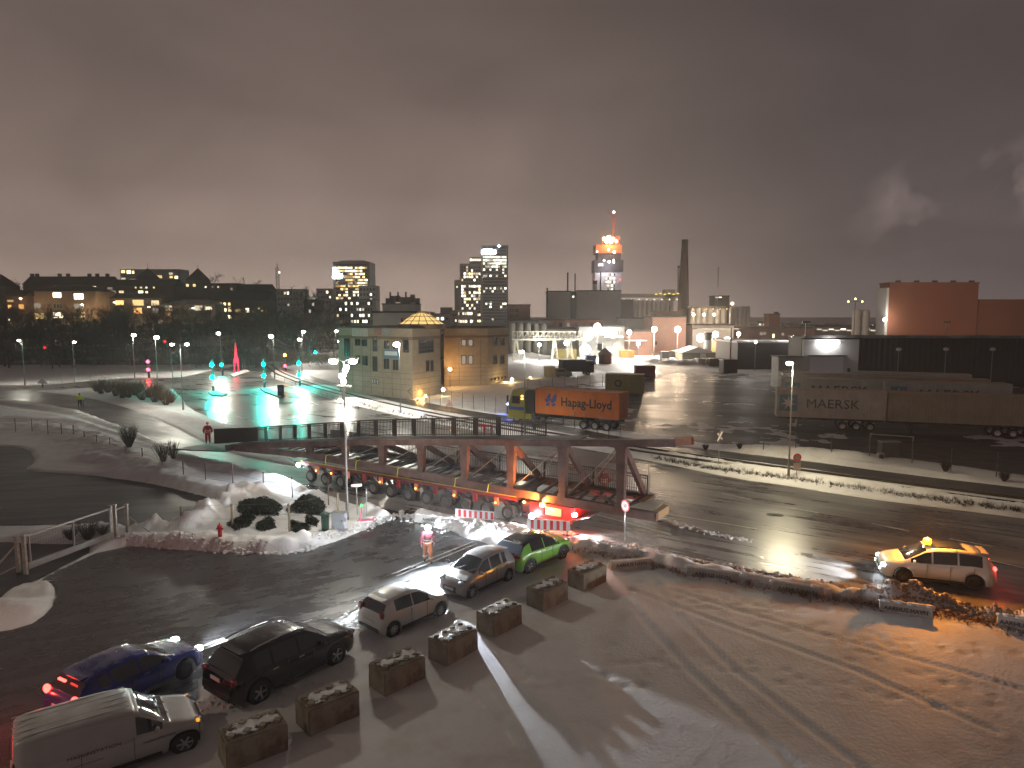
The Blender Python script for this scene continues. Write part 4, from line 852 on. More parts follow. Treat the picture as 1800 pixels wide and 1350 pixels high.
amb_head = E('amber_lamp_head', (1.0, .62, .22), 14)
q = P(791, 649, b2A.y-1.8); small_lamp('wall_lantern', 'amber lantern by the door of the annex', (q.x, q.y, q.z), .30, (1, .52, .16), amb_head, 420, off=(.6, -.6, .2))
q = G(779, 697); small_lamp('bollard_light', 'glowing bollard light at the foot of the sand-coloured building', (q.x, q.y, 1.0), .26, (1, .60, .2), E('bollard_head', (1, .85, .5), 14), 60)
q = G(748, 700); small_lamp('ground_spotlight', 'amber ground spotlight against the sand-coloured wall', (q.x, q.y, .3), .2, (1, .60, .18), amb_head, 130, off=(-.4, -.1, .4))
q = G(733, 704); small_lamp('ground_spotlight', 'second ground spotlight close to the building corner', (q.x+.1, q.y, .25), .12, (1, .58, .18), amb_head, 80, off=(0, .2, .3))
q = G(900, 676); small_lamp('bollard_light', 'round amber bollard light beside the annex end', (q.x, q.y, .9), .28, (1, .62, .2), E('bollard_head'  , (1, .85, .5), 14), 90, off=(-.3, -.3, .1))
q = G(932, 666); small_lamp('ground_spotlight', 'yellow spotlight lying on the snow right of the annex', (q.x, q.y, .3), .18, (1, .72, .3), amb_head, 150, off=(.3, -.2, .5))
q = G(888, 674); lamp('annex_uplight', (0, 0, 0), 1, (1, 1, 1)).location = (q.x, q.y-1.2, .4); bpy.data.lights[-1]; bpy.data.objects['annex_uplight'].data.energy = 110; bpy.data.objects['annex_uplight'].data.color = (1, .66, .22)
bpy.data.objects['annex_uplight'].parent = None

# ------------------------------------------------------------------ containers, lorries, the dark warehouse
def corr(L_, h, amp=.04, pitch=.28):
    n = int(L_/pitch); pts = []
    for i in range(n):
        x = -L_/2+L_*i/n; p = L_/n; pts += [(x, 0), (x+p*.3, 0), (x+p*.45, amp), (x+p*.85, amp)]
    pts.append((L_/2, 0)); return pts
def container(label, loc, rz, mat, L_=12.19, Hh=2.9, group=None, frame=None, name='shipping_container', doors='right'):
    t = thing(name, label, 'container', loc, rz, group); Wd = 2.44; frame = frame or mat
    for s in (-1, 1):
        mb = MB(); pts = corr(L_-.3, Hh); n = len(pts)
        mb.add([(x, s*(Wd/2-.02-y), .14) for x, y in pts]+[(x, s*(Wd/2-.02-y), Hh-.1) for x, y in pts], [(i, i+1, n+i+1, n+i) if s < 0 else (i+1, i, n+i, n+i+1) for i in range(n-1)]); mb.build('side_panel', mat, t)
    mb = MB()
    for sx in (-1, 1):
        for sy in (-1, 1): mb.box((sx*(L_/2-.08), sy*(Wd/2-.08), Hh/2), (.16, .16, Hh))
    for sy in (-1, 1): mb.box((0, sy*(Wd/2-.05), .07), (L_-.33, .1, .14)); mb.box((0, sy*(Wd/2-.04), Hh-.05), (L_-.33, .08, .1))
    for sx in (-1, 1): mb.box((sx*(L_/2-.05), 0, .07), (.1, Wd-.34, .14)); mb.box((sx*(L_/2-.05), 0, Hh-.05), (.1, Wd-.34, .1))
    mb.build('frame', frame, t); MB().box((0, 0, Hh-.06), (L_-.34, Wd-.2, .04)).build('roof', M('container_roof_snowy', (.34, .32, .31), .7, col2=mat.node_tree.nodes['Principled BSDF'].inputs[0].default_value[:3], vscale=.7) if True else mat, t)
    MB().box((0, 0, .1), (L_-.34, Wd-.2, .06)).build('floor', darkm, t)
    for s in (-1, 1):
        d = MB().box((L_/2-.12, s*.57, Hh/2), (.05, 1.1, Hh-.3)).build('door', mat, t); MB().tube((L_/2-.07, s*.3, .2), (L_/2-.07, s*.3, Hh-.2), .025, n=6).build('lock_rod', galv, d); MB().tube((L_/2-.07, s*.8, .2), (L_/2-.07, s*.8, Hh-.2), .025, n=6).build('lock_rod', galv, d)
    mb = MB(); pts = corr(Wd-.34, Hh, .03); n = len(pts); mb.add([(-L_/2+.04+y, x, .14) for x, y in pts]+[(-L_/2+.04+y, x, Hh-.1) for x, y in pts], [(i+1, i, n+i, n+i+1) for i in range(n-1)]); mb.build('end_panel', mat, t)
    return t
def side_text(t, body, size, x, z, mat, Hh=2.9, bold=.0, sx=1.0, name='lettering'):
    m = Matrix.Translation((x, -1.225, z)) @ Matrix.Rotation(math.pi/2, 4, 'X'); return text_mesh(name, body, size, mat, t, m, bold, .004, sx)
def place2(a, b):            # centre and heading of a container whose camera side runs from a to b
    d = (b-a); L_ = d.length; d.normalize(); n = Vector((-d.y, d.x, 0)); c = (a+b)/2+n*1.22; return c, math.atan2(d.y, d.x), L_
orange = M('container_orange', (.55, .16, .03), .55, var=.22, vscale=.8); navy = M('lettering_navy', (.02, .035, .10), .6); black_t = M('lettering_black', (.02, .02, .022), .6)
wheel_rub = M('tyre_rubber', (.02, .02, .021), .85); rim_m = M('wheel_rim', (.45, .46, .47), .35, .6)
def add_wheel(parent, loc, r, w, name='wheel', rim=None, spokes=0, hub=True, n=20, axis='Y', hole=.0):
    wh = MB().lathe([(r*.62, -w/2), (r*.93, -w/2), (r, -w*.36), (r, w*.36), (r*.93, w/2), (r*.62, w/2)], c=(0, 0, 0), n=n, axis='Y').build(name, wheel_rub, parent, True, loc)
    rb = MB().lathe([(r*.63, -w*.46), (r*.58, -w*.30), (r*.2, -w*.22), (.001, -w*.20)], n=n, axis='Y'); rb.lathe([(r*.63, w*.46), (r*.58, w*.30), (r*.2, w*.22), (.001, w*.20)], n=n, axis='Y')
    rb.build('rim', rim or rim_m, wh) if not spokes else rb.build('rim_well', darkm, wh)
    if spokes:
        for sd in (-1, 1):
            sp = MB()
            for i in range(spokes):
                a = 2*math.pi*i/spokes; e = Vector((math.cos(a)*r*.62, sd*w*.40, math.sin(a)*r*.62)); sp.bar((math.cos(a)*r*.08, sd*w*.36, math.sin(a)*r*.08), e, r*.15, r*.06, up=(0, 1, 0))
            sp.lathe([(r*.16, sd*w*.42), (.001, sd*w*.44)], n=8, axis='Y'); sp.lathe([(r*.65, sd*w*.40), (r*.58, sd*w*.42), (r*.58, sd*w*.36)], n=n, axis='Y')
            sp.build('rim', rim or rim_m, wh)
    return wh
def chassis(t, x0, x1, wheels, z=1.15, r=.48):
    mb = MB()
    for y in (-.45, .45): mb.box(((x0+x1)/2, y, z-.15), (x1-x0, .16, .3))
    for i in range(6): mb.box((x0+(x1-x0)*(i+.5)/6, 0, z-.12), (.14, 2.3, .16))
    mb.build('chassis_frame', darkm, t)
    for x in wheels:
        for y in (-1, 1): add_wheel(t, (x, y*.98, r), r, .5, n=16)
a = G(941, 726, 1.3); b = G(1088, 738.5, 1.3); c, rz, L_ = place2(a, b); print('hapag length', L_)
hap = container('orange corrugated container reading Hapag-Lloyd on the lorry behind the path', (c.x, c.y, 1.3), rz, orange, L_=L_, Hh=2.75)
side_text(hap, 'Hapag-Lloyd', 1.62*L_/12.2, 1.15, 1.40, black_t, bold=.028, sx=.90)
lg = MB()          # the slanted double-blade emblem
for k_ in (0, 1):
    o = -4.45*L_/12.2+k_*.42
    for poly in ([(0, .55), (.38, 1.05), (.62, 1.05), (.50, .20), (.22, .20), (.22, .52)], [(-.02, .05), (.25, .05), (.35, .5), (-.18, .42)], [(.3, -.38), (.55, -.05), (.15, .02), (-.05, -.3)]):
        n_ = len(poly); lg.add([(o+x*.95+k_*.28, -1.228-.01*k_, 1.22+z*.95) for x, z in poly], [tuple(range(n_))])
lg.build('emblem', M('emblem_blue', (.035, .07, .26), .5), hap)
lor = thing('lorry', 'yellow-green lorry cab with blue stripe pulling the orange container trailer', 'lorry', (c.x, c.y, 0), rz)
chassis(lor, -L_/2-1.2, L_/2-.1, (L_/2-1.4, L_/2-2.7, L_/2-4.0, -L_/2-.2)); x0 = -L_/2-3.6
cabm = M('lorry_yellow', (.24, .23, .03), .4, coat=.3); 
MB().add([(x0+.15, -1.22, .5), (x0+2.2, -1.22, .5), (x0+2.2, -1.22, 3.6), (x0+.75, -1.22, 3.75), (x0+.1, -1.22, 1.9), (x0+.15, 1.22, .5), (x0+2.2, 1.22, .5), (x0+2.2, 1.22, 3.6), (x0+.75, 1.22, 3.75), (x0+.1, 1.22, 1.9)], [(0,1,2,3,4), (9,8,7,6,5), (0,5,6,1), (1,6,7,2), (2,7,8,3), (3,8,9,4), (4,9,5,0)]).build('cab', cabm, lor)
MB().add([(x0+.08, -1.1, 2.0), (x0+.65, -1.1, 3.45), (x0+.65, 1.1, 3.45), (x0+.08, 1.1, 2.0)], [(0,1,2,3)]).build('windscreen', win_dark, lor); MB().box((x0+1.15, -1.235, 2.6), (.95, .03, .8)).build('side_window', win_dark, lor)
MB().box((x0+1.2, -1.24, 1.65), (1.9, .03, .35)).build('blue_stripe', M('stripe_blue', (.03, .06, .3), .5), lor); MB().box((x0+2.9, 0, 2.3), (.9, 2.2, 2.9)).build('air_deflector', M('lorry_black', (.02, .022, .025), .5), lor)
for y in (-1, 1): add_wheel(lor, (x0+1.2, y*1.0, .5), .5, .35); MB().box((x0+.15, y*1.38, 2.7), (.12, .22, .7)).build('mirror', blackp, lor)
MB().box((x0+.05, 0, .55), (.3, 2.3, .4)).build('bumper', cabm, lor); MB().box((x0+2.5, -1.0, .85), (1.3, .5, .6)).build('fuel_tank', cabm, lor)
ml = MB()
for z in (3.05, 2.75): ml.box((x0+1.95, -1.27, z), (.22, .06, .14))
ml.build('marker_light', E('marker_amber', (1, .5, .08), 7), lor)
# pale containers in the yard
paint = {'w': M('container_white', (.46, .45, .41), .6, var=.25, vscale=.8), 'c': M('container_cream', (.32, .30, .225), .6, var=.22, vscale=.7), 'y': M('container_yellow', (.36, .30, .07), .6, var=.25), 'm': M('container_mustard', (.22, .19, .06), .6, var=.3), 'r': M('container_maroon', (.16, .035, .04), .6, var=.3), 'b': M('container_blue', (.07, .12, .30), .6, var=.2), 'g': M('container_grey', (.14, .13, .12), .6, var=.2), 'k': M('container_black', (.035, .035, .038), .6, var=.2), 'o': M('container_ochre', (.42, .22, .04), .6, var=.2)}
mk = M('emblem_pale_blue', (.12, .22, .28), .6); star_m = M('emblem_white', (.6, .6, .6), .6)
def maersk(t, L_, x=0):
    side_text(t, 'MAERSK', 1.55*L_/12.2, x+.2, 1.45, M('lettering_faded', (.05, .05, .055), .6), bold=.0, sx=1.05)
    ex = x-4.75*L_/12.2; MB().box((ex, -1.224, 1.5), (1.75, .008, 1.75)).build('emblem_square', mk, t); st = MB(); pts = []
    for i in range(14): r_ = .78 if i % 2 == 0 else .28; an = math.pi/2+math.pi*i/7; pts.append((ex+r_*math.cos(an), -1.235, 1.5+r_*math.sin(an)))
    st.add(pts+[(ex, -1.235, 1.5)], [(i, (i+1) % 14, 14) for i in range(14)]); st.build('emblem_star', star_m, t)
def row(y_off, specs): pass
def yardcont(label, x0, x1, yt, mat, base=1.2, Hh=2.9, tilt=0.0, text=False, ch=True, L_=None, group=None, Y=None, rot=None):
    ztop = base+Hh; a = G(x0, yt, ztop); 
    b = G(x1, yt+tilt, ztop); d = b-a; Lr = d.length; L_ = L_ or Lr; d.normalize(); a.z = b.z = base; b = a+d*L_
    c, rz, _ = place2(a, b); t = container(label, (c.x, c.y, base), rz, mat, L_=L_, Hh=Hh, group=group)
    if text: maersk(t, L_)
    if ch:
        cht = thing('container_chassis', 'dark trailer chassis under the '+' '.join(label.split()[:9]), 'trailer', (c.x, c.y, 0), rz); chassis(cht, -L_/2+.2, L_/2-.1, (L_/2-1.4, L_/2-2.7, L_/2-4.0), base-.0, .45); MB().box((-L_/2+2.2, 0, .5), (.15, 1.8, 1.0)).build('landing_leg', darkm, cht)
    print(label[:40], 'len', round(Lr, 1)); return t
yardcont('front pale container reading MAERSK with a star emblem parked behind the street lamp', 1366, 1560, 684, paint['w'], tilt=5.5, text=True)
yardcont('cream unmarked container in the front row running out of the right edge', 1563, 1830, 690, paint['c'], tilt=8, L_=13.6)
yardcont('second-row container reading MAERSK, its top just above the front one', 1372, 1555, 664, paint['w'], tilt=5, text=True, L_=13)
yardcont('second-row container reading MAERSK with dark square emblem, right of the gap', 1557, 1742, 671, paint['w'], tilt=4, text=True, L_=13)
yardcont('third-row container reading MAERSK nearest the lit loading door', 1376, 1500, 655, paint['w'], tilt=1.5, text=True, ch=False, base=1.4, L_=12.2)
yardcont('plain pale container in the third row, right of the MAERSK one', 1508, 1660, 653.5, paint['w'], tilt=4.5, ch=False, base=1.4, L_=13)
yardcont('plain pale container between second and third row', 1538, 1700, 662, paint['c'], tilt=5, ch=False, base=1.3, L_=12.2)
c = G(1066, 688); d_ = 21
t = yardcont('mustard-coloured container with dark emblem standing alone in the yard', 1064, 1133, 657.5, paint['m'], base=0, Hh=2.9, tilt=1, ch=False, Y=None)
q = MB().lathe([(.55, -1.25), (.35, -1.24), (.36, -1.25)], c=(-1, 0, 1.5), n=12, axis='Y').build('emblem', M('lettering_black'), t)
def smallcont(label, x0, x1, yt, yb, mat, dep=2.44, name='shipping_container', rot=0.0, cat='container'):
    a = G(x0, yb); b = G(x1, yb); zt = ZH(a, yt); L_ = b.x-a.x; t = container(label, ((a.x+b.x)/2, a.y+1.22, 0), rot, mat, L_=L_, Hh=max(1.8, zt)); return t
for lab, x0, x1, yt, yb, k in (('small pale yellow container in front of the lit trestles', 976, 1014, 614, 631, 'y'), ('cream container left of the dark box trailer', 957, 976, 645, 663, 'c'), ('small blue container beside the brick hut', 1031, 1048, 625, 641, 'b'),
      ('yellow container right of the brick hut', 1091, 1115, 616, 630, 'o'), ('yellow container far behind the fence posts', 1116, 1135, 608, 619, 'y'), ('red and yellow striped container by the pink building', 1142, 1171, 608, 622, 'r'), ('dark container left of a dark pair', 1163, 1177, 618, 631, 'k'), ('dark container right of a dark pair', 1178, 1192, 617, 629, 'k'),
      ('dark maroon container behind the mustard one', 1118, 1152, 643, 664, 'r'), ('white site container in front of the green shed', 1227, 1240, 632, 644, 'w'), ('grey site container right of the white one', 1247, 1275, 630, 645, 'g')):
    smallcont(lab, x0, x1, yt, yb, paint[k])
def boxtruck():
    a = G(990, 661); t = thing('box_lorry', 'dark box lorry parked in the yard, seen from the side', 'lorry', (a.x, a.y, 0), rad(14))
    zt = ZH(a, 633); MB().box((2.3, 1.3, (zt+1.0)/2), (4.9, 2.5, zt-1.0)).build('box_body', paint['k'], t); MB().box((2.3, 1.3, zt+.03), (4.95, 2.55, .06)).build('roof_snow', MATS['snow'], t)
    MB().box((5.7, 1.3, 1.7), (1.6, 2.3, 2.3)).build('cab', M('lorry_black'), t); MB().box((6.0, .12, 2.2), (.9, .04, .7)).build('side_window', win_dark, t); MB().box((2.8, 1.3, .85), (6.0, .9, .25)).build('chassis_frame', darkm, t)
    for x in (1.0, 5.3):
        for y in (.3, 2.3): add_wheel(t, (x, y, .45), .45, .3, n=12)
    MB().box((6.52, .6, .8), (.06, .3, .25)).build('headlight', win_pale, t)
boxtruck()
def cartrailer():
    a = G(977, 664); t = thing('parked_van', 'dark flat vehicle parked between the cream container and the box lorry', 'van', (a.x, a.y, 0), rad(10)); z = 1.7
    MB().add([(0,0,.3),(3.2,0,.3),(3.2,0,1.0),(2.3,0,1.15),(1.9,0,z),(.1,0,z),(0,1.8,.3),(3.2,1.8,.3),(3.2,1.8,1.0),(2.3,1.8,1.15),(1.9,1.8,z),(.1,1.8,z)], [(0,1,2,3,4,5),(11,10,9,8,7,6),(0,6,7,1),(1,7,8,2),(2,8,9,3),(3,9,10,4),(4,10,11,5),(5,11,6,0)]).build('body', paint['g'], t)
    MB().box((1.1, -.02, 1.35), (1.4, .03, .4)).build('side_window', win_dark, t)
    for x in (.6, 2.6):
        for y in (.1, 1.7): add_wheel(t, (x, y, .32), .32, .22, n=12)
cartrailer()
# brick hut, green shed, transformer hut with red pole
a = G(1052, 640); t = thing('brick_hut', 'small orange-brick hut with gable roof and snow beside the white hall', 'hut', (a.x, a.y, 0), rad(-12)); w_ = G(1074, 640).x-a.x; h_ = ZH(a, 622)
MB().box((w_/2, 3, h_/2), (w_, 6, h_)).build('wall', redbrick, t); MB().add([(-.3,-.4,h_),(w_+.3,-.4,h_),(w_+.3,6.4,h_),(-.3,6.4,h_),(w_/2,-.4,h_+1.6),(w_/2,6.4,h_+1.6)], [(0,1,4),(1,2,5,4),(2,3,5),(3,0,4,5),(0,3,2,1)]).build('roof', M('snow_roof'), t)
MB().box((w_*.3, -.04, 1.1), (.9, .1, 2.1)).build('door', darkm, t); MB().box((w_/2-1.4, 2.5, h_+1.6), (1.2, 1.2, 1.8)).build('roof_cowl', galv, t)
a = G(1199, 634); t = thing('green_shed', 'low olive shed with shallow pitched roof in the far yard', 'shed', (a.x, a.y, 0)); w_ = G(1258, 634).x-a.x; h_ = ZH(a, 620)
MB().box((w_/2, 4, h_/2), (w_, 8, h_)).build('wall', M('shed_olive', (.17, .165, .12), .8, var=.2), t); MB().add([(-.3,-.4,h_),(w_+.3,-.4,h_),(w_+.3,8.4,h_),(-.3,8.4,h_),(w_*.45,-.4,h_+1.5),(w_*.45,8.4,h_+1.5)], [(0,1,4),(1,2,5,4),(2,3,5),(3,0,4,5),(0,3,2,1)]).build('roof', M('shed_roof'), t); MB().box((w_*.62, -.05, h_*.5), (1.5, .1, h_*.8)).build('door', M('pale_wall'), t)
a = G(1272, 656); t = thing('transformer_hut', 'dark square brick hut with a tall thin red pole rising from it', 'hut', (a.x, a.y, 0)); w_ = G(1296, 656).x-a.x; h_ = ZH(a, 634)
MB().box((w_/2, 1.6, h_/2), (w_, 3.2, h_)).build('wall', dkbrick, t); MB().box((w_/2, 1.6, h_+.1), (w_+.3, 3.5, .2)).build('roof', darkm, t); MB().tube((w_*.62, 1.4, h_), (w_*.62, 1.4, ZH(a, 576)), .16, .09, 8).build('pole', M('pole_red', (.20, .03, .025), .6), t); MB().box((w_*.3, -.04, 1), (.9, .08, 2)).build('door', darkm, t)
# dark warehouse and its lit bay
wd = M('warehouse_dark', (.055, .052, .05), .75, var=.15, vscale=.2); YW = 118
wa = P(1410, 594, YW); wb = P(2100, 604, YW-6); wt = thing('warehouse', 'long dark corrugated warehouse behind the container rows with snow on its roof edge', 'warehouse', (wa.x, YW, 0), math.atan2(-3, 60)); Lw = wb.x-wa.x; hw = wa.z
pts = corr(Lw, hw, .08, .9); n = len(pts); bayx = P(1506, 600, YW).x-wa.x
mb = MB(); pp = [(x+Lw/2, y) for x, y in pts if x+Lw/2 > bayx]; n = len(pp); mb.add([(x, -y, 0) for x, y in pp]+[(x, -y, hw) for x, y in pp], [(i, i+1, n+i+1, n+i) for i in range(n-1)]); mb.build('front_wall', wd, wt)
MB().box((Lw/2, 3.6, hw/2), (Lw-.2, 6.6, hw-.1)).build('hall', wd, wt)
mb = MB(); 
for i in range(12): mb.box((Lw*(i+.5)/12, -.5+.06*(i % 3), hw+.25+.04*(i % 2)), (Lw/12-.03, 1.3+.2*(i % 3), .5))
mb.build('roof_edge', M('snow_roof'), wt); MB().box((Lw/2, 3.6, hw+.12), (Lw, 6.8, .2)).build('roof', M('snow_roof'), wt)
bayw = M('bay_wall', (.42, .42, .42), .7, var=.1); MB().box((bayx/2, -.35, hw/2-.1), (bayx-.1, .5, hw-.3)).build('bay_wall', bayw, wt)
dx0 = P(1424, 630, YW-.6).x-wa.x; dx1 = P(1481, 630, YW-.6).x-wa.x; dh = P(1424, 627, YW-.6).z
door = MB().box(((dx0+dx1)/2, -.62, dh/2), (dx1-dx0, .06, dh)).build('roller_door', M('door_white', (.6, .6, .66), .5), wt)
for i in range(9): MB().box(((dx0+dx1)/2, -.66, dh*(i+.5)/9), (dx1-dx0-.1, .03, dh/9-.06)).build('door_slat', M('door_white'), door)
MB().box(((dx0+dx1)/2, -.95, dh+.25), (dx1-dx0+.6, .7, .12)).build('door_canopy', darkm, wt)
MB().box(((dx0+dx1)/2, -.9, hw-.8), (3.6, .5, .22)).build('bay_lamp', E('bay_lamp_face', (1, .97, .93), 18), wt)
lamp('bay_light', ((dx0+dx1)/2, -1.5, hw-.9), 420, (1, .97, .93), .4, parent=wt); MB().box((dx1+1.0, -.66, 2.4), (.5, .1, .9)).build('control_box', darkm, wt)
for i, px in enumerate((1580, 1663, 1745)):
    q = P(px, 614, YW-9); t = thing('globe_lamp', ('first', 'second', 'third')[i]+' unlit globe lamp from the lit bay, standing before the dark warehouse wall', 'street lamp', (q.x, q.y, 0), group='unlit globe lamps along the warehouse')
    MB().tube((0, 0, 0), (0, 0, q.z-.2), .07, .05, 6).build('pole', galv, t); MB().ball((0, 0, q.z), .42, 10, 6, (1, 1, .7)).build('globe', M('globe_white', (.5, .5, .5), .4), t)
for lab, px, yt, yb, Y in (('dark floodlight mast rising behind the warehouse roof, left one', 1417, 566, 640, 150), ('dark floodlight mast in front of the orange-brown store', 1664, 566, 640, 150)):
    q = P(px, yt, Y); t = thing('flood_mast', lab, 'light mast', (q.x, Y, 0)); MB().tube((0, 0, 0), (0, 0, q.z), .14, .1, 6).build('mast', darkm, t); MB().box((0, 0, q.z), (1.7, .4, .3)).build('lamp_bank', darkm, t)
t = thing('office_cabin', 'white site cabin left of the lit loading bay', 'cabin', (P(1368, 650, 112).x, 112, 0)); q = P(1368, 628, 112).z; MB().box((2, 1.5, q/2), (4.0, 3, q)).build('wall', paint['w'], t); MB().box((2, 1.5, q+.1), (4.4, 3.4, .2)).build('roof', M('snow_roof'), t); MB().box((1.2, -.03, 1.1), (.9, .08, 2)).build('door', darkm, t)

# ------------------------------------------------------------------ street lamps
pole_m = M('lamp_pole', (.24, .25, .24), .4, .5, var=.2, vscale=3)
def street_lamp(label, px, yt, yb, power, side=0, col=(1, .95, .80), double=False, lit=True, w=1.0, r=.12, es=60, group='street lamps along the roads'):
    b = G(px, yb); z = ZH(b, yt); t = thing('street_lamp', label, 'street lamp', (b.x, b.y, 0), 0, group)
    MB().tube((0, 0, 0), (0, 0, 1.1), .10, .10, 10).build('pole_base', pole_m, t); MB().tube((0, 0, 1.1), (0, 0, z), .062, .042, 10).build('pole', pole_m, t)
    hd = E('lamp_led', col, es) if lit else M('lamp_off', (.3, .3, .3), .4)
    for s in ((-1, 1) if double else (side or 1,)):
        ax = s*w; MB().tube((0, 0, z-.05), (ax*.6, -.1, z+.1), .035, .03, 6).build('arm', pole_m, t)
        h = MB().box((ax*.6+s*.25, -.1, z+.13), (.55, .3, .10)).build('lamp_housing', pole_m, t)
        MB().ball((ax*.6+s*.25, -.13, z-.02), r*1.7, 10, 6, (1.2, 1, .8)).build('lamp_glass', hd, h)
        if lit: lamp('lamp_light', (ax*.6+s*.25, -.1, z-.26-r*.8), power, col, r, 'SPOT', (ax*.6+s*.25, -3.2, 0) , 158, .35, t)
    return t
big_ = street_lamp('tall double-armed street lamp with floodlight cluster standing by the scooter', 611, 634, 918, 800, double=True, w=.5, r=.12)
z = big_.children[1]
bz = ZH(G(611, 918), 634); fl = MB(); 
for (x, y, zz) in ((.12, -.2, bz-.55), (-.1, -.2, bz-.85), (.2, -.2, bz-.35), (.02, -.25, bz-1.15)): fl.ball((x, y, zz), .15, 10, 6)
fl.build('floodlight_head', E('flood_cluster', (1, .97, .88), 45), big_); MB().box((0, 0, bz-1.45), (.7, .5, .1)).build('bracket', galv, big_)
lamp('flood_light', (.1, .8, bz-.6), 45000, (1, .95, .78), .3, 'SPOT', (1, 33, 0), 28, .8, big_); lamp('flood_light', (.1, -.8, bz-.6), 420, (1, .95, .80), .3, 'SPOT', (-3, -9, 0), 120, .9, big_)
street_lamp('street lamp with warm glow standing in front of the pale containers', 1386, 638, 838, 2600, side=-1, col=(1, .88, .58), w=.1)
street_lamp('street lamp standing behind the bridge near the orange container', 922, 618, 765, 1500, side=-1, w=.1)
street_lamp('street lamp standing in front of the sand-coloured building', 704, 605, 727, 6500, side=-1, w=.1, r=.2)
for o_ in COL.objects:
    if o_.type == 'LIGHT' and o_.parent and 'in front of the sand-coloured' in o_.parent.get('label', ''): o_.data.type = 'POINT'; o_.data.energy = 4200
street_lamp('small street lamp just left of the tall floodlight pole', 603, 660, 705, 3500, side=1, w=.05)
street_lamp('street lamp in the middle of the junction beyond the signals', 483, 591, 666, 2800, side=-1, w=.2, r=.22)
street_lamp('street lamp beyond the right pair of green signals', 531, 597, 655, 3500, side=-1, w=.1, r=.2)
street_lamp('street lamp in the distance just above the right green signals', 533, 583, 640, 2600, side=1, w=.1, r=.2)
street_lamp('farthest street lamp left of the sand-coloured building', 591, 582, 622, 2400, side=1, w=.1, r=.22)
street_lamp('street lamp beside the left edge of the sand-coloured building', 600, 600, 632, 2400, side=-1, w=.1, r=.24)
street_lamp('street lamp behind the left green signals against the wood', 390, 586, 656, 5000, side=-1, w=.1, r=.2)
street_lamp('double-armed street lamp between the wood and the bridge', 322, 605, 722, 1100, double=True, w=1.1)
street_lamp('left of two bright street lamps in front of the wood', 237, 589, 664, 1300, side=1, w=.1, r=.2)
street_lamp('right of two bright street lamps in front of the wood', 277, 593, 678, 1300, side=1, w=.1, r=.2)
street_lamp('leftmost street lamp at the edge of the wood', 44, 598, 677, 900, side=-1, w=.3)
street_lamp('dim street lamp beside the leftmost one', 132, 601, 676, 30, side=1, w=.3, es=4)
street_lamp('unlit thin post lamp left of the double-armed lamp', 304, 620, 682, 10, lit=False, w=.2)
for i, (px, yt, Y, pw) in enumerate(((38, 524, 279, 160), (146, 535, 281, 200), (203, 531, 289, 160), (263, 539, 289, 160), (341, 541, 289, 160), (110, 553, 280, 160))):
    q = P(px, yt, Y); z0 = hzf(q.x, Y); t = thing('street_lamp', ('first', 'second', 'third', 'fourth', 'fifth', 'sixth')[i]+' hillside street lamp counted from the left, in front of the apartment blocks', 'street lamp', (q.x, Y, z0), 0, 'small lamps on the hill street'); MB().tube((0, 0, 0), (0, 0, q.z-z0), .07, .05, 6).build('pole', pole_m, t)
    MB().box((-.4, 0, q.z-z0), (1.0, .3, .15)).build('lamp_housing', pole_m, t); MB().box((-.4, 0, q.z-z0-.14), (.9, .3, .12)).build('lamp_glass', E('hill_lamp', (1, .85, .5), 16), t); lamp('lamp_light', (-.4, -.3, q.z-z0-.3), pw*9, (1, .70, .38), .2, parent=t)
# street lamp outside the left edge, whose light throws the shadows of the concrete blocks
t = street_lamp('street lamp at the roadside left of the parked van', -520, 560, 1250, 1000, side=1, col=(1, .84, .60), w=1.4, group=None)
t.location = (-24, 15.5, 0)

# ------------------------------------------------------------------ traffic signals
GRN = (.0, .92, .70); sig_body = M('signal_body', (.02, .025, .02), .6)
def signal(label, px, yb, heads, power=120):
    b = G(px, yb); t = thing('traffic_light', label, 'traffic light', (b.x, b.y, 0), 0, 'traffic lights at the junction'); zt = max(ZH(b, y) for y, _ in heads)+.5
    MB().tube((0, .1, 0), (0, .1, zt), .055, .05, 8).build('pole', pole_m, t)
    for y, c_ in heads:
        z = ZH(b, y); col = {'g': GRN, 'r': (1, .02, .04), 'o': (1, .35, .04)}[c_]; hd = MB().box((0, 0, z+.28), (.34, .26, 1.0)).build('signal_head', sig_body, t)
        for k_ in range(3):
            on = (c_ == 'g' and k_ == 0) or (c_ != 'g' and k_ == 2)
            MB().lathe([(.0001, -.16), (.13, -.15), (.13, -.12)], c=(0, 0, z-.02+.3*k_), n=10, axis='Y').build('lens', E('signal_'+c_, col, 55 if c_ == 'g' else 25) if on else sig_body, hd)
        zz = z-.02+(0 if c_ == 'g' else .6)
        MB().ball((0, -.17, zz), .30, 10, 6).build('lens_glare', E('signal_'+c_, col, 55 if c_ == 'g' else 25), hd)  # oversized glowing ball imitates the glare around the lit signal
        lamp('signal_light', (0, -.45, zz), power*(4.5 if c_ == 'g' else 1.0), col, .12, parent=t)
    MB().box((0, .1, .5), (.3, .3, 1.0)).build('base_box', darkm, t)
signal('twin green signal on the left traffic island', 375, 690, ((641, 'g'), (663, 'g')), 330)
signal('green signal just behind the left traffic island', 391, 660, ((641, 'g'),), 260)
signal('pair of stacked green signals on the middle traffic island', 465, 684, ((640, 'g'), (660, 'g')), 480)
signal('pair of stacked green signals at the railway crossing', 527, 680, ((638, 'g'), (659, 'g')), 480)
signal('amber over red signal at the railway crossing', 502, 652, ((629, 'o'), (648, 'r')), 120)
signal('distant small green signal on the far road', 555, 632, ((619, 'g'),), 120)
signal('small red signal before the wood', 262, 664, ((641, 'r'), (655, 'r')), 40)
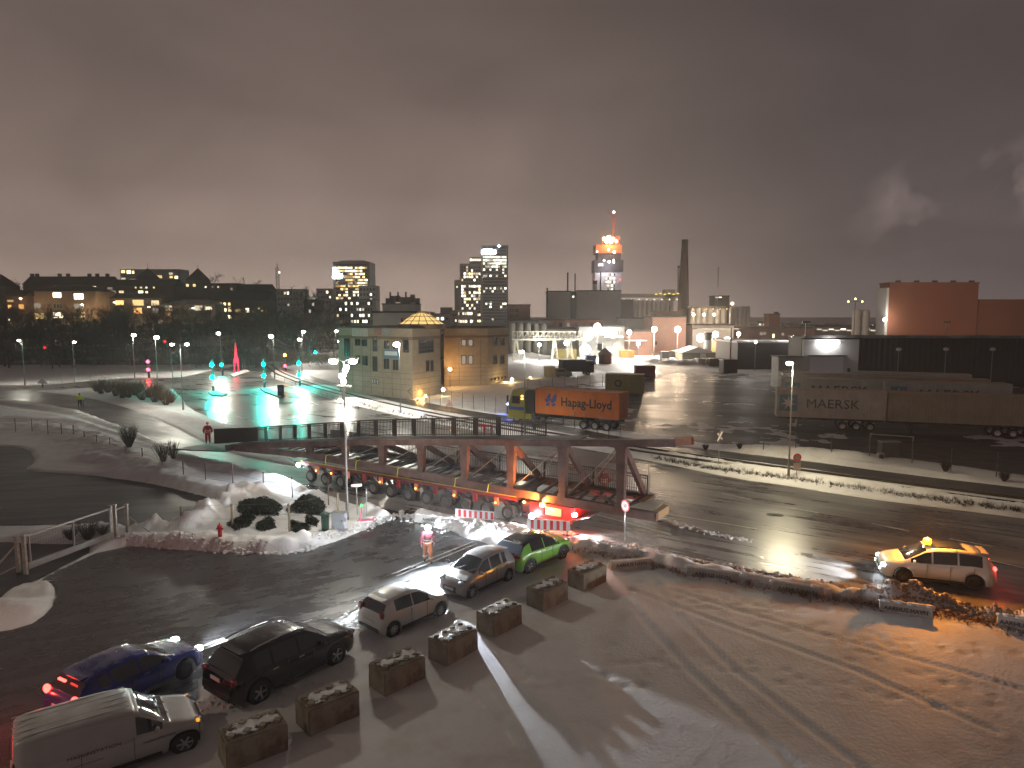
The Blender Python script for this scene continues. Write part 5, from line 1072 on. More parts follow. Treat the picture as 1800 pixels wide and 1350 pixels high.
b = G(416, 656); t = thing('red_lit_mast', 'glowing red lattice mast standing on the junction island', 'signal mast', (b.x, b.y, 0)); redm = E('red_mast_glow', (1, .015, .06), 2.2); zt = ZH(b, 602); zm = ZH(b, 632)
mb = MB()
for s in (-.45, .45): mb.bar((s, 0, 0), (s*.8, 0, zm), .16)
mb.build('leg', redm, t); MB().tube((0, 0, zm-.7), (0, 0, zm+.4), .62, .42, 8).build('lantern', redm, t); MB().tube((0, 0, zm+.4), (0, 0, zt), .28, .03, 6).build('spire', redm, t); lamp('red_light', (0, -.9, zm), 120, (1, .03, .06), .2, parent=t)
for lab, px, yb, yt in (('red no-entry signal board glowing before the wood', 290, 640, 596), ('small red lamp by the hill street', 79, 640, 607)):
    q = P(px, yt+4, 160); t = thing('red_sign', lab, 'sign', (q.x, 160, 0)); MB().tube((0, 0, 0), (0, 0, q.z), .05).build('post', darkm, t); MB().lathe([(.0001, -.1), (.35, -.1), (.35, 0)], c=(0, 0, q.z), n=12, axis='Y').build('disc', E('red_disc', (1, .03, .03), 1.0), t)
island_m = M('kerb_stone', (.16, .155, .15), .8, var=.3)
for lab, pts in (('left traffic island', ((366,691),(378,687),(400,693),(392,698),(372,696))), ('middle traffic island', ((457,684),(470,683),(502,696),(494,701),(465,690))), ('far traffic island', ((404,660),(432,650),(440,654),(410,664)))):
    pz = [tuple(G(*p)[:2]) for p in pts]; o = MB().prism(pz, -.02, .16).build('traffic_island', island_m); o['kind'] = 'structure'
    o2 = MB().prism([(x*.93+sum(p[0] for p in pz)/len(pz)*.07, y*.93+sum(p[1] for p in pz)/len(pz)*.07) for x, y in pz], .16, .22).build('island_snow', MATS['snow'], o)
b = G(494, 698); t = thing('island_bollard', 'dark square bollard on the middle traffic island', 'bollard', (b.x, b.y, 0)); MB().box((0, 0, .9), (.8, .5, 1.8)).build('body', darkm, t); MB().box((0, -.26, 1.2), (.5, .03, .7)).build('sign_face', M('arrow_blue', (.05, .1, .3), .5), t)

# ------------------------------------------------------------------ fences
def fence(name, label, pts, h, mat, wires=3, rp=.035, ytops=None, n_per=None, wr=.008):
    t = thing(name, label, 'fence', (pts[0][0], pts[0][1], 0)); o = Vector((pts[0][0], pts[0][1], 0)); hs = []
    for i, p in enumerate(pts):
        hh = h if ytops is None else ytops[i]; hs.append(hh); MB().tube(Vector((p[0], p[1], -.1))-o, Vector((p[0], p[1], hh))-o, rp, rp, 6).build('post', mat, t)
    wm = MB()
    for a, b, ha, hb in zip(pts[:-1], pts[1:], hs[:-1], hs[1:]):
        for k_ in range(wires): f = (k_+1)/wires; wm.bar(Vector((a[0], a[1], ha*f-.03))-o, Vector((b[0], b[1], hb*f-.03))-o, wr)
    wm.build('wire', mat, t); return t
rusty = M('rusty_post', (.09, .06, .045), .8)
def postline(lst): return [tuple(G(x, yb)[:2]) for x, yb, yt in lst], [ZH(G(x, yb), yt) for x, yb, yt in lst]
p_, h_ = postline([(-20,763,735), (28,763,735), (57,763,736), (85,769,738), (109,771,744), (130,773,747), (149,779,758), (171,789,765), (194,793,769), (221,808,784), (251,816,787), (286,830,799), (323,845,811), (362,853,813), (410,863,815), (464,875,830), (514,879,838), (578,895,842), (595,901,867)])
fence('wire_fence', 'thin dark wire fence running along the snowy bank below the cycle road', p_, 1.5, rusty, 3, .035, h_)
wood = M('weathered_wood', (.26, .22, .15), .85, var=.3, vscale=6)
p_, h_ = postline([(320,931,890), (409,937,886), (509,938,885), (595,930,867)])
fence('wooden_fence', 'wooden fence posts with slack wire standing in the snow piles by the hydrant', p_, 1.3, wood, 2, .06, h_)
dk = M('fence_dark', (.06, .06, .06), .6, .4)
ps = [G(735+i*19.5, 706+i*3.0) for i in range(11)]; fence('mesh_fence', 'tall thin mesh fence between cycle path and yard, left of the orange container', [(p.x, p.y) for p in ps], 2.0, dk, 4, .035)
ps = [G(950+i*20, 737+i*5.6) for i in range(7)]+[G(1090, 768)]; fence('mesh_fence', 'fence posts below the lorry trailer beside the path', [(p.x, p.y) for p in ps], 1.8, dk, 3, .035)
ps = [G(905+i*22, 690-i*1.6) for i in range(9)]; fence('mesh_fence', 'distant mesh fence behind the orange container', [(p.x, p.y) for p in ps], 2.0, dk, 4, .035)
ps = [G(1342, 799), G(1398, 800), G(1461, 806), G(1528, 809), G(1603, 816), G(1671, 830), G(1751, 840), G(1850, 852)]; fence('mesh_fence', 'dark fence along the far side of the path in front of the pale containers', [(p.x, p.y) for p in ps], 1.9, dk, 4, .035)
g = thing('pipe_gate', 'pale pipe gate frame in the dark fence before the containers', 'gate', tuple(G(1528, 808))); q = G(1603, 814)-G(1528, 808); mb = MB()
for p in (Vector((0, 0, 0)), q): mb.tube(p, p+Vector((0, 0, 2.2)), .05)
mb.tube((0, 0, 2.15), q+Vector((0, 0, 2.15)), .04); mb.build('frame', M('lamp_pole'), g)
# guard rail beside the railway
ps = [G(476, 664), G(500, 671), G(520, 679), G(545, 690), G(575, 702), G(600, 711), G(630, 721)]; fence('guard_rail', 'low railing between the junction and the railway', [(p.x, p.y) for p in ps], .9, dk, 2, .03, wr=.03)
# sliding gate of the depot
gt = thing('sliding_gate', 'grey steel cantilever gate with heavy bottom beam at the depot entrance', 'gate', tuple(G(50, 1008))); o = G(50, 1008)
E2 = G(198, 951)-o; dirg = E2.normalized(); gm_ = M('gate_grey', (.42, .41, .40), .5, .3, var=.2)
zt = 1.75
for a_, b_, w_, h_, nm in ((Vector((0, 0, .35)), E2+Vector((0, 0, .35)), .12, .28, 'bottom_beam'), (Vector((0, 0, zt)), E2+Vector((0, 0, zt)), .08, .08, 'top_rail')): MB().bar(a_, b_, w_, h_).build(nm, gm_, gt)
for f in (.03, .52, .98): MB().bar(E2*f+Vector((0, 0, .48)), E2*f+Vector((0, 0, zt-.04)), .07).build('upright', gm_, gt)
wm = MB()
for i in range(1, 60): wm.bar(E2*(i/60)+Vector((0, 0, .5)), E2*(i/60)+Vector((0, 0, zt-.05)), .006)
for i in range(1, 6): wm.bar(Vector((0, 0, .5+.2*i)), E2+Vector((0, 0, .5+.2*i)), .006)
wm.build('mesh_infill', dk, gt)
postm = M('frosted_post', (.40, .38, .33), .6, var=.4, vscale=9)
for nm, lab, x, yb, yt in (('gate_post', 'frosted near post of the depot gate', 33, 1006, 944), ('gate_post', 'second frosted near post touching the gate leaf', 46, 1010, 942), ('gate_post', 'thin far post where the gate leaf ends', 197, 950, 890), ('gate_post', 'pale post right of the gate leaf end', 205, 956, 889), ('gate_post', 'post of the fixed fence panel right of the gate', 225, 946, 888)):
    b = G(x, yb); t = thing(nm, lab, 'post', (b.x, b.y, 0), 0, 'posts of the depot gate'); h = ZH(b, yt); MB().box((0, 0, h/2), (.14, .14, h)).build('shaft', postm, t); MB().box((0, 0, h+.03), (.18, .18, .06)).build('cap', gm_, t)
b = G(205, 954); e = G(224, 946)-b; t = thing('fence_panel', 'short fixed steel fence panel right of the gate leaf', 'fence', (b.x, b.y, 0)); mb = MB(); mb.bar((0, 0, 1.75), e+Vector((0, 0, 1.75)), .06); mb.bar((0, 0, .25), e+Vector((0, 0, .25)), .06); mb.build('rail', gm_, t); MB().bar(e+Vector((.1, 0, 1.2)), e+Vector((1.4, .1, .1)), .04).build('brace', gm_, t)
b = G(33, 1004); t = thing('gate_brace', 'slanting frosted pipe brace at the left edge by the gate posts', 'brace', (b.x, b.y, 0)); e = G(-30, 1030)-b; MB().tube((0, 0, 1.3), e+Vector((0, 0, .2)), .05).build('pipe', postm, t); MB().tube(e*.1+Vector((0, 0, .25)), e*1.2+Vector((0, 0, .12)), .045).build('ground_pipe', postm, t)
# ------------------------------------------------------------------ the bridge section and the self-propelled trailer carrying it
DX, DY = -0.84056, 0.54172; BR = Vector((7.3, 33.51, 0)); BROT = math.atan2(DY, DX)
steel = M('weathering_steel', (.125, .068, .056), .62, .25, var=.45, vscale=1.3, bump=.12, rvar=.2); steel2 = M('weathering_steel_dark', (.045, .032, .027), .65, .25, var=.3, vscale=1.5); railm = M('rail_bar_steel', (.085, .062, .045), .6, .3)
br = thing('footbridge_section', 'rust-brown steel footbridge section with rising upper beam, A-shaped frames and barred railings on the trailer', 'bridge', BR, BROT)
def q3(s, off, z): return Vector((s, -off, z))
LOW = lambda s: 1.52 + .012*s if s < 26 else 1.83-(s-26)*.045
TOPZ = [(-.9, 5.42), (2.4, 5.10), (8.8, 4.47), (15.4, 3.82), (21.4, 3.20), (25.9, 2.60), (35.1, 1.42), (41.4, .86)]
def TZ(s):
    for (a, za), (b, zb) in zip(TOPZ[:-1], TOPZ[1:]):
        if s <= b: return za+(zb-za)*(s-a)/(b-a)
    return TOPZ[-1][1]
OFF = 3.2
def beam(name, pts, w, h, mat=steel):
    mb = MB()
    for a, b in zip(pts[:-1], pts[1:]): mb.bar(a, b+(b-a).normalized()*.01, w, h)
    return mb.build(name, mat, br)
beam('lower_chord', [q3(s, 0, LOW(s)+.2) for s in (0, 6, 12, 18, 26, 34)], .34, .44)
beam('lower_chord', [q3(s, OFF, LOW(s)+.2) for s in (1.4, 6, 12, 18, 26, 34)], .30, .40)
beam('end_beam', [q3(.17, .17, LOW(0)+.2), q3(.17, 1.7, LOW(0)+.2)], .34, .42, M('end_beam_ochre', (.30, .19, .09), .6, var=.2))
beam('end_beam', [q3(1.6, 1.9, LOW(0)+.2), q3(1.6, OFF, LOW(0)+.2)], .3, .36, MATS['end_beam_ochre'])
beam('upper_chord', [q3(s, 0, TZ(s)+.18) for s, z in TOPZ[:-1]], .40, .36)
MB().bar(q3(-.85, 0, TZ(-.9)+.24), q3(-1.7, -.0, TZ(-.9)+.36), .36, .36).build('beam_tip', M('end_rust', (.26, .09, .035), .7, var=.3), br)
beam('upper_deck', [q3(s, .75, TZ(s)+.34) for s in (4.5, 8.8, 15.4, 21.4, 25.9, 35.0)], 1.3, .06, steel2)
beam('tip_plate', [q3(34.8, 1.2, 1.38), q3(41.6, 1.2, .80)], 3.4, .10, steel2)
FR = [2.0, 5.4, 8.75, 12.05, 15.4, 18.7, 22.1, 25.6]
for i, s in enumerate(FR):
    zt = TZ(s)+.05; zb = LOW(s)+.38; h = zt-zb
    mb = MB(); d_ = .06*(8-i)/8
    mb.add([q3(s+x, y, z) for x, y, z in ((-.17-d_, -.14, zb), (.17+d_*0, -.14, zb), (.17, .14, zb), (-.17-d_, .14, zb), (-.30, -.16, zt), (.24, -.16, zt), (.24, .16, zt), (-.30, .16, zt))], [(0,1,2,3), (7,6,5,4), (0,4,5,1), (1,5,6,2), (2,6,7,3), (3,7,4,0)])
    mb.build('frame_leg', steel, br)
    a = q3(s-.05, .16, zt); b = q3(s, OFF, LOW(s)+.40); MB().bar(a, b, .34, .22, up=(1, 0, 0)).build('frame_leg', steel, br)
    MB().bar(q3(s, .15, LOW(s)+.12), q3(s, OFF-.12, LOW(s)+.12), .22, .26).build('cross_beam', steel2, br)
bolt = MB().tube((0, 0, 0), (0, .03, 0), .025, n=6).mesh('bolt', darkm)
for s in FR:
    for z, w_, h_ in ((LOW(s)+.44, .62, .30), (TZ(s)-.12, .74, .30)):
        gp_ = MB().add([q3(s-w_/2, -.175, z-h_/2), q3(s+w_/2, -.175, z-h_/2), q3(s+w_*.3, -.175, z+h_/2), q3(s-w_*.3, -.175, z+h_/2)] if z < TZ(s)-.3 else [q3(s-w_*.3, -.185, z-h_/2), q3(s+w_*.3, -.185, z-h_/2), q3(s+w_/2, -.185, z+h_/2), q3(s-w_/2, -.185, z+h_/2)], [(0, 1, 2, 3)]).build('gusset_plate', steel, br)
        for dx in (-.18, 0, .18): link('bolt', bolt, gp_, q3(s+dx, -.19, z))
for i in range(len(FR)-1):
    a, b = FR[i], FR[i+1]
    for o0, o1 in ((.02, .06), (.3, OFF-.2)): MB().tube(q3(a+.1, o0, TZ(a)-.02), q3(b-.12, o1, LOW(b)+.42), .028, n=6).build('tie_rod', M('tie_rod', (.22, .17, .14), .5, .4), br)
for i in range(34):
    s = 3.0+i*.78
    MB().bar(q3(s, .18, LOW(s)+.30), q3(s+.5, OFF-.18, LOW(s)+.30), .20, .07).build('deck_slat', steel2, br)
for s0, s1, o0, o1 in ((.4, 1.8, .3, 2.9), (2.3, 5.1, .3, 1.1)):
    MB().add([q3(s0, o0, LOW(s0)+.30), q3(s1, o0, LOW(s1)+.30), q3(s1-.3, o1, LOW(s1)+.30), q3(s0+.2, o1, LOW(s0)+.30)], [(0, 1, 2, 3)]).build('deck_snow', MATS['snow'], br)
MB().bar(q3(2.4, .4, LOW(2)+.34), q3(5.2, 2.4, LOW(5)+.34), .14, .12).build('diagonal_brace', steel, br); MB().bar(q3(2.3, 2.7, LOW(2)+.28), q3(5.2, 2.7, LOW(5)+.28), .5, .12).build('deck_plate', steel, br)
def railing(s0, s1, off, zf, h, name, post_every=3.3, pitch=.13, wide=False):
    bars = MB(); n = int((s1-s0)/pitch)
    for i in range(n+1): s = s0+(s1-s0)*i/n; bars.bar(q3(s, off, zf(s)), q3(s, off, zf(s)+h), .042, .030, up=(1, 0, 0))
    o = bars.build('railing_bars', railm, br); o['kind'] = 'stuff'
    m = int((s1-s0)/1.0)
    for z_, nm, w in ((h, 'handrail', .08), (.08, 'bottom_rail', .05), (h-.16, 'middle_rail', .04)):
        mb = MB(); ss = [s0+(s1-s0)*i/m for i in range(m+1)]
        for a, b in zip(ss[:-1], ss[1:]): mb.bar(q3(a, off, zf(a)+z_), q3(b, off, zf(b)+z_), w)
        mb.build(nm, railm, br)
    k = 0; s = s0
    while s <= s1+.01:
        if wide: MB().box(q3(s, off+.05, zf(s)+h/2), (.34, .05, h)).build('railing_post', steel2, br)
        else: MB().bar(q3(s, off, zf(s)), q3(s, off, zf(s)+h+.02), .07).build('railing_post', steel2, br)
        s += post_every
railing(10.5, 33.0, 1.25, lambda s: TZ(s)+.40, 1.10, 'upper', 1.66, .13, True)
railing(7.2, 10.4, 1.25, lambda s: TZ(s)+.30, .95, 'upper', 1.6)
mb = MB(); mb.add([q3(33.1, 1.25, TZ(33.1)+.4), q3(38.7, 1.25, TZ(38.7)+.2), q3(38.7, 1.25, TZ(38.7)+1.45), q3(33.1, 1.25, TZ(33.1)+1.5), q3(33.1, 1.32, TZ(33.1)+.4), q3(38.7, 1.32, TZ(38.7)+.2), q3(38.7, 1.32, TZ(38.7)+1.45), q3(33.1, 1.32, TZ(33.1)+1.5)], [(3,2,1,0), (4,5,6,7), (0,1,5,4), (1,2,6,5), (2,3,7,6), (3,0,4,7)])
mb.build('parapet_panel', M('parapet_dark', (.035, .030, .024), .6, .2, var=.2), br)
railing(1.8, 27, OFF, lambda s: LOW(s)+.32, 1.12, 'lower', 3.3, .13)
MB().bar(q3(1.75, OFF, LOW(1)+.3), q3(1.75, OFF, LOW(1)+2.1), .05).build('end_post', M('lit_post_steel', (.55, .52, .45), .4, .3), br)  # end post paler than the railing: bright light put into its colour

# trailer
tr = thing('modular_trailer', 'red self-propelled modular trailer with a long row of wheels under the steel bridge', 'trailer', BR, BROT)
redt = M('trailer_red', (.26, .012, .011), .42, var=.25, vscale=2, coat=.2); yel = M('edge_yellow', (.60, .42, .04), .5); dkr = M('trailer_dark_red', (.06, .012, .012), .5)
TA, TB = 8.6, 26.9
MB().box(q3((TA+TB)/2, 1.5, 1.30), (TB-TA, 2.3, .30)).build('platform', dkr, tr)
for s0 in range(6): MB().box(q3(TA+(TB-TA)*(s0+.5)/6, .30, 1.30), ((TB-TA)/6-.06, .12, .14)).build('side_beam', redt, tr)
MB().box(q3((TA+TB)/2, .22, 1.455), (TB-TA, .03, .05)).build('reflective_strip', yel, tr)
NW = 12; wr = .44
for i in range(NW):
    s = 9.1+16.8*i/(NW-1)
    for off in (.32, 1.05, 2.0, 2.7):
        if off in (.32, 2.7) or i % 3 == 0: add_wheel(tr, q3(s, off, wr), wr, .30, n=20, rim=M('rim_grey', (.16, .165, .16), .5, .4))
    arm = MB(); arm.bar(q3(s+.62, .55, 1.15), q3(s+.05, .62, wr), .16, .2); arm.box(q3(s+.62, .55, 1.1), (.34, .3, .26)); arm.build('suspension_arm', dkr, tr)
    if i % 2: MB().tube(q3(s+.35, .75, 1.1), q3(s+.1, .7, .62), .05, n=6).build('hydraulic_ram', galv, tr)
for i in range(11):
    s = 9.9+16.8*i/(NW-1)*1.0
    bx = MB().box(q3(s, .20, 1.02), (.26, .14, .46)).build('marker_bracket', redt if i % 2 else M('reflector_plate', (.5, .16, .1), .4), tr)
    if i % 2 == 0 or i > 7: MB().ball(q3(s, .10, .95), .055, 8, 5).build('marker_lamp', E('marker_amber', (1, .5, .08), 7), tr)
for s in (24.2, 21.3, 17.6, 13.0, 10.6):
    st = MB(); st.bar(q3(s, .16, 1.45), q3(s-.35, -.19, LOW(s)+.0), .09, .015); st.bar(q3(s-.35, -.19, LOW(s)), q3(s-.42, -.17, LOW(s)+.43), .09, .015); st.bar(q3(s-.42, -.17, LOW(s)+.43), q3(s-.42, .2, LOW(s)+.44), .09, .015); st.build('lashing_strap', M('strap_yellow', (.45, .50, .04), .7), tr)
for s in (12.2, 11.0, 17.0): MB().box(q3(s, 1.2, 1.60-.07), (.5, 1.6, .2)).build('timber_packer', wood, tr)
# power pack at the near end
pp = MB(); pp.box(q3(6.3, 1.35, .98), (2.7, 2.2, .72)); pp.box(q3(7.95, 1.35, .95), (.5, 2.0, .6)); pp.build('power_pack', redt, tr)
mb = MB()
for i in range(6): mb.box(q3(7.95, .30, .68+i*.11), (.46, .05, .04))
mb.build('radiator_grille', darkm, tr); MB().box(q3(6.1, .225, .98), (1.0, .04, .44)).build('side_panel', M('pack_white', (.6, .45, .42), .5), tr); MB().box(q3(7.05, .225, .98), (.7, .03, .5)).build('side_hatch', redt, tr); MB().box(q3(6.4, .3, .52), (2.9, .12, .14)).build('lower_bumper', redt, tr)
MB().box(q3(4.9, 1.3, 1.1), (.25, 2.0, .5)).build('end_frame', redt, tr)
mb = MB(); mb.add([q3(5.3, .2, .55), q3(3.9, .2, 1.05), q3(3.9, 2.2, 1.05), q3(5.3, 2.2, .55), q3(5.3, .2, .48), q3(3.9, .2, .98), q3(3.9, 2.2, .98), q3(5.3, 2.2, .48)], [(0,1,2,3), (7,6,5,4), (0,4,5,1), (1,5,6,2), (2,6,7,3), (3,7,4,0)]); mb.build('ramp_plate', darkm, tr)
white_l = E('work_lamp_white', (.86, .95, 1.0), 70); amber_l = E('beacon_amber', (1, .45, .06), 45)
for nm, s, off, z, r, m_, pw, col, lo in (('front_work_lamp', 27.0, .1, 1.15, .15, white_l, 700, (.85, .94, 1.0), (0.5, -.35, .0)), ('rear_work_lamp', 7.3, -.10, .62, .17, white_l, 900, (.88, .95, 1.0), (0, -.35, .2)),
      ('rear_lamp_red', 4.75, .3, 1.05, .08, E('tail_red', (1, .03, .03), 20), 230, (1, .12, .08), (-.4, -.3, 0)), ('beacon', 6.75, .15, 1.28, .13, amber_l, 1100, (1, .30, .05), (-.2, -.35, .35)), ('beacon', 8.0, .2, 1.25, .07, amber_l, 60, (1, .42, .08), (0, -.3, .1))):
    MB().ball(q3(s, off, z), r, 10, 6).build(nm, m_, tr); lo_ = lamp(nm+'_light', q3(s+lo[0], off+lo[1], z+lo[2]), pw, col, .08, 'SPOT' if pw > 300 else 'POINT', None, 165, .4, parent=tr); lo_.rotation_euler = (q3(0, -3, -.8)).to_track_quat('-Z', 'Y').to_euler()
lamp('under_light', q3(4.6, -.1, 1.0), 1300, (.9, .96, 1.0), .1, 'SPOT', q3(1.5, -.4, 0.0), 110, .7, tr); MB().box(q3(4.7, .1, 1.05), (.2, .2, .14)).build('rear_work_lamp', white_l, tr)
# the spot target above is in trailer coordinates: aim it along the load
o = [x for x in tr.children if x.type == 'LIGHT' and x.data.type == 'SPOT'][0]; o.rotation_euler = (q3(1.8, -.4, 0)-q3(4.6, -.1, 1.0)).to_track_quat('-Z', 'Y').to_euler()
lamp('frame_light', q3(6.5, -.55, 1.5), 2800, (1, .32, .06), .08, 'SPOT', None, 85, .5, tr).rotation_euler = (q3(10.4, .0, 3.3)-q3(6.5, -.55, 1.5)).to_track_quat('-Z', 'Y').to_euler()
MB().ball(q3(6.5, -.42, 1.45), .10, 8, 5).build('beacon', amber_l, tr)
wl = G(948, 941, .95); t = thing('work_lamp', 'glaring white work lamp on a short stand in front of the right striped barrier', 'work lamp', (wl.x, wl.y, 0)); MB().tube((0, 0, 0), (0, 0, .85), .03, n=6).build('stand', darkm, t); MB().ball((0, 0, .95), .14, 10, 6).build('lamp_head', white_l, t)
for a_ in range(3): MB().bar((0, 0, .35), (math.cos(a_*2.1)*.3, math.sin(a_*2.1)*.3, 0), .03).build('leg', darkm, t)
lamp('lamp_light', (0, -.22, 1.15), 11000, (.86, .94, 1.0), .08, 'SPOT', (-2.6, -1.6, -.3), 165, .4, t)
# red-white barrier standing beyond the upper railing
rw_r = M('barrier_red', (.60, .02, .03), .45); rw_w = M('barrier_white', (.72, .72, .74), .45)
def striped_board(name, label, A, B, zb, zt, n=14, group=None, legs=True):
    d = (B-A); L_ = d.length; t = thing(name, label, 'barrier', (A.x, A.y, 0), math.atan2(d.y, d.x), group)
    MB().box((L_/2, .03, (zb+zt)/2), (L_+.06, .03, zt-zb+.05)).build('backing', rw_w, t)
    for i in range(n):
        if i % 2: MB().box((L_*(i+.5)/n, 0, (zb+zt)/2), (L_/n-.01, .03, zt-zb-.04)).build('red_stripe', rw_r, t)
        else: MB().box((L_*(i+.5)/n, .002, (zb+zt)/2), (L_/n-.01, .03, zt-zb-.04)).build('white_stripe', rw_w, t)
    if legs:
        for x in (.12, L_-.12): MB().bar((x, .08, 0), (x, .08, zt), .05).build('leg', galv, t); MB().box((x, .1, .05), (.22, .7, .1)).build('foot', blackp, t)
    return t
G_ = lambda x, y, z: G(x, y, z)
a = G(801, 908, .55); b = G(867, 914, .55); striped_board('striped_barrier', 'red and white striped barrier board, left one, in front of the trailer wheels', Vector((a.x, a.y, 0)), Vector((b.x, b.y, 0)), .55, .98, 14, 'striped barrier boards')
a = G(927, 929, .45); b = G(1001, 934, .45); striped_board('striped_barrier', 'red and white striped barrier board, right one, under the glaring work lamp', Vector((a.x, a.y, 0)), Vector((b.x, b.y, 0)), .45, .98, 13, 'striped barrier boards')
q = G(852, 775); t = thing('road_barrier', 'red and white portable road barrier seen through the upper railing bars', 'barrier', (q.x, q.y, 0)); mb = MB()
for x in (-.7, 0, .7): mb.box((x, 0, .8), (.16, .1, 1.6))
mb.box((0, 0, 1.45), (1.6, .08, .2)); mb.build('frame', rw_r, t); MB().box((0, .02, 1.0), (1.5, .05, .25)).build('board', rw_w, t)
# ------------------------------------------------------------------ cars
def interp(kn, u):
    if u <= kn[0][0]: return kn[0][1]
    for (a, va), (b, vb) in zip(kn[:-1], kn[1:]):
        if u <= b: f = (u-a)/(b-a+1e-9); return va+(vb-va)*f
    return kn[-1][1]
def smooth_arr(v, it=2):
    for _ in range(it): v = [v[0]]+[(v[i-1]+2*v[i]+v[i+1])/4 for i in range(1, len(v)-1)]+[v[-1]]
    return v
glass_c = M('car_glass', (.012, .014, .017), .06, spec=.9, coat=.4); chrome = M('chrome', (.6, .6, .6), .18, 1.0); plate_m = M('number_plate', (.62, .62, .60), .5, var=.2, vscale=20); tail_off = M('tail_lens_red', (.22, .006, .012), .2, spec=.7, coat=.5); head_off = M('head_lens', (.32, .34, .36), .12, spec=.8, coat=.5); turn_m = M('turn_lens', (.6, .2, .02), .3)
def car(label, cat, cpos, rz, L_, Wd, top, belt, paint_m, wheels, r, ws, rg, sides, spec, roofm=None, name='parked_car', clearance=.20, roof_w=.74, group='cars parked along the side road', lightson=False, trunk=None):
    t = thing(name, label, cat, (cpos.x, cpos.y, 0), rz, group); Ra = r*1.17
    us = sorted(set([0, .004, .010, .018, .028, .04]+[.04+i*.0105 for i in range(88)]+[.965, .975, .983, .990, .996, 1.0]+[x for w in (ws, rg) for x in w]+[x for w in sides for x in w]))
    X = [L_/2-u*L_ for u in us]; T = smooth_arr([interp(top, u) for u in us], 2); Bz = [interp(belt, u) for u in us]
    def hw(u):       # plan half width with rounded ends
        f = 1.0
        if u < .14: f = 1-.30*((.14-u)/.14)**2.6
        if u > .90: f = 1-.17*((u-.90)/.10)**2.4
        return Wd/2*f
    V = []; NP = 11
    for u, x, zt, zb_ in zip(us, X, T, Bz):
        w = hw(u); bl = min(zb_, zt-.035); zb = clearance+(.12*max(0, (.05-u)/.05))+(.14*max(0, (u-.95)/.05))
        for k in wheels:
            dxw = abs(x-k)
            if dxw < Ra: zb = max(zb, r+math.sqrt(Ra*Ra-dxw*dxw)*.98)
        zb = min(zb, bl-.08); gh = zt-bl; f = min(1, max(0, (gh-.10)/.38)); wrf = (1-f)*.90+f*roof_w
        row = [(w*.93, zb), (w*.985, zb+(bl-zb)*.12), (w*1.0, zb+(bl-zb)*.40), (w*.992, zb+(bl-zb)*.70), (w*.975, bl-.035), (w*.945, bl), (w*(wrf*.985+.01), bl+gh*.80 if f > .05 else bl+gh*.55), (w*wrf*.93, zt-.035*f-.01), (w*wrf*.72, zt-.008), (w*wrf*.36, zt+.006), (0, zt+.012)]
        V.append([(x, y, z) for y, z in row])
    parts = {}
    def addf(key, idx4):
        mb, mp = parts.setdefault(key, (MB(), {})); f = []
        for (i, j, s) in idx4:
            kk = (i, j, s if j < NP-1 else 1)
            if kk not in mp: x, y, z = V[i][j]; mp[kk] = len(mb.v); mb.v.append((x, y*kk[2], z))
            f.append(mp[kk])
        mb.f.append(tuple(f))
    for i in range(len(us)-1):
        um = (us[i]+us[i+1])/2
        for j in range(NP-1):
            key = 'body'
            if j >= 7 or (j == 6 and False):
                if ws[0] <= um <= ws[1]: key = 'windscreen'
                elif rg[0] <= um <= rg[1]: key = 'rear_window'
                elif roofm and ws[1] < um < rg[0]: key = 'roof_panel'
            if roofm and j in (6,) and ws[0]+.04 < um < rg[1]: key = 'roof_panel'
            if j == 5 and T[i]-Bz[i] > .13 and T[i+1]-Bz[i+1] > .13:
                for si, (a, b) in enumerate(sides):
                    if a <= um <= b: key = 'side_window_%d' % si
            for s in (1, -1):
                q = [(i, j, s), (i, j+1, s), (i+1, j+1, s), (i+1, j, s)]
                if s < 0: q = q[::-1]
                addf(key if not key.startswith('side') else key+('L' if s > 0 else 'R'), q)
    for i, rev in ((0, 0), (len(us)-1, 1)):
        ring = [(i, j, 1) for j in range(NP)]+[(i, j, -1) for j in range(NP-2, -1, -1)]; addf('body', ring if rev else ring[::-1])
    for k, (mb, mp) in parts.items():
        nm = 'side_window' if k.startswith('side_window') else k
        m = paint_m if k == 'body' else (roofm if k == 'roof_panel' else glass_c); o = mb.build(nm, m, t, True)
    MB().box((0, 0, .42), (L_*.93, Wd*.70, .40)).build('underbody', blackp, t)
    for k in wheels: MB().box((k, 0, .52), (Ra*2.05, Wd*.84, .62)).build('wheel_housing', blackp, t)
    for k in wheels:
        for s in (-1, 1): add_wheel(t, (k, s*(Wd/2-.115), r), r, .21, n=24, spokes=spec.get('spokes', 5), rim=M(spec.get('rim', 'wheel_rim'), (.45, .46, .47), .35, .6))
    fx, bx = L_/2, -L_/2; w2 = Wd/2; hz_ = spec.get('head', .66); tz = spec.get('tail', .90)
    for s in (-1, 1):
        hl = MB().ball((fx-.17, s*w2*.70, hz_), .15, 12, 8, (1.05, 1.0, .62)).build('headlight', E('headlight_on', (.85, .93, 1.0), 42) if lightson else head_off, t, True)
        td = spec.get('taildim', (.55, .85, 1.1)); tl = MB().ball((bx+spec.get('tailx', .12), s*w2*.80, tz), .15, 12, 8, td).build('tail_light', E('tail_on', (1.0, .04, .03), spec.get('tailp', 9)) if lightson else tail_off, t, True)
        mr = MB().ball((fx-L_*(ws[0]+.075), s*(w2+.07), Bz[40]+.07), .11, 8, 6, (.55, .95, .72)).build('door_mirror', paint_m, t, True); MB().bar((fx-L_*(ws[0]+.075), s*(w2-.06), Bz[40]+.02), (fx-L_*(ws[0]+.075), s*(w2+.05), Bz[40]+.05), .05).build('mirror_arm', blackp, mr)
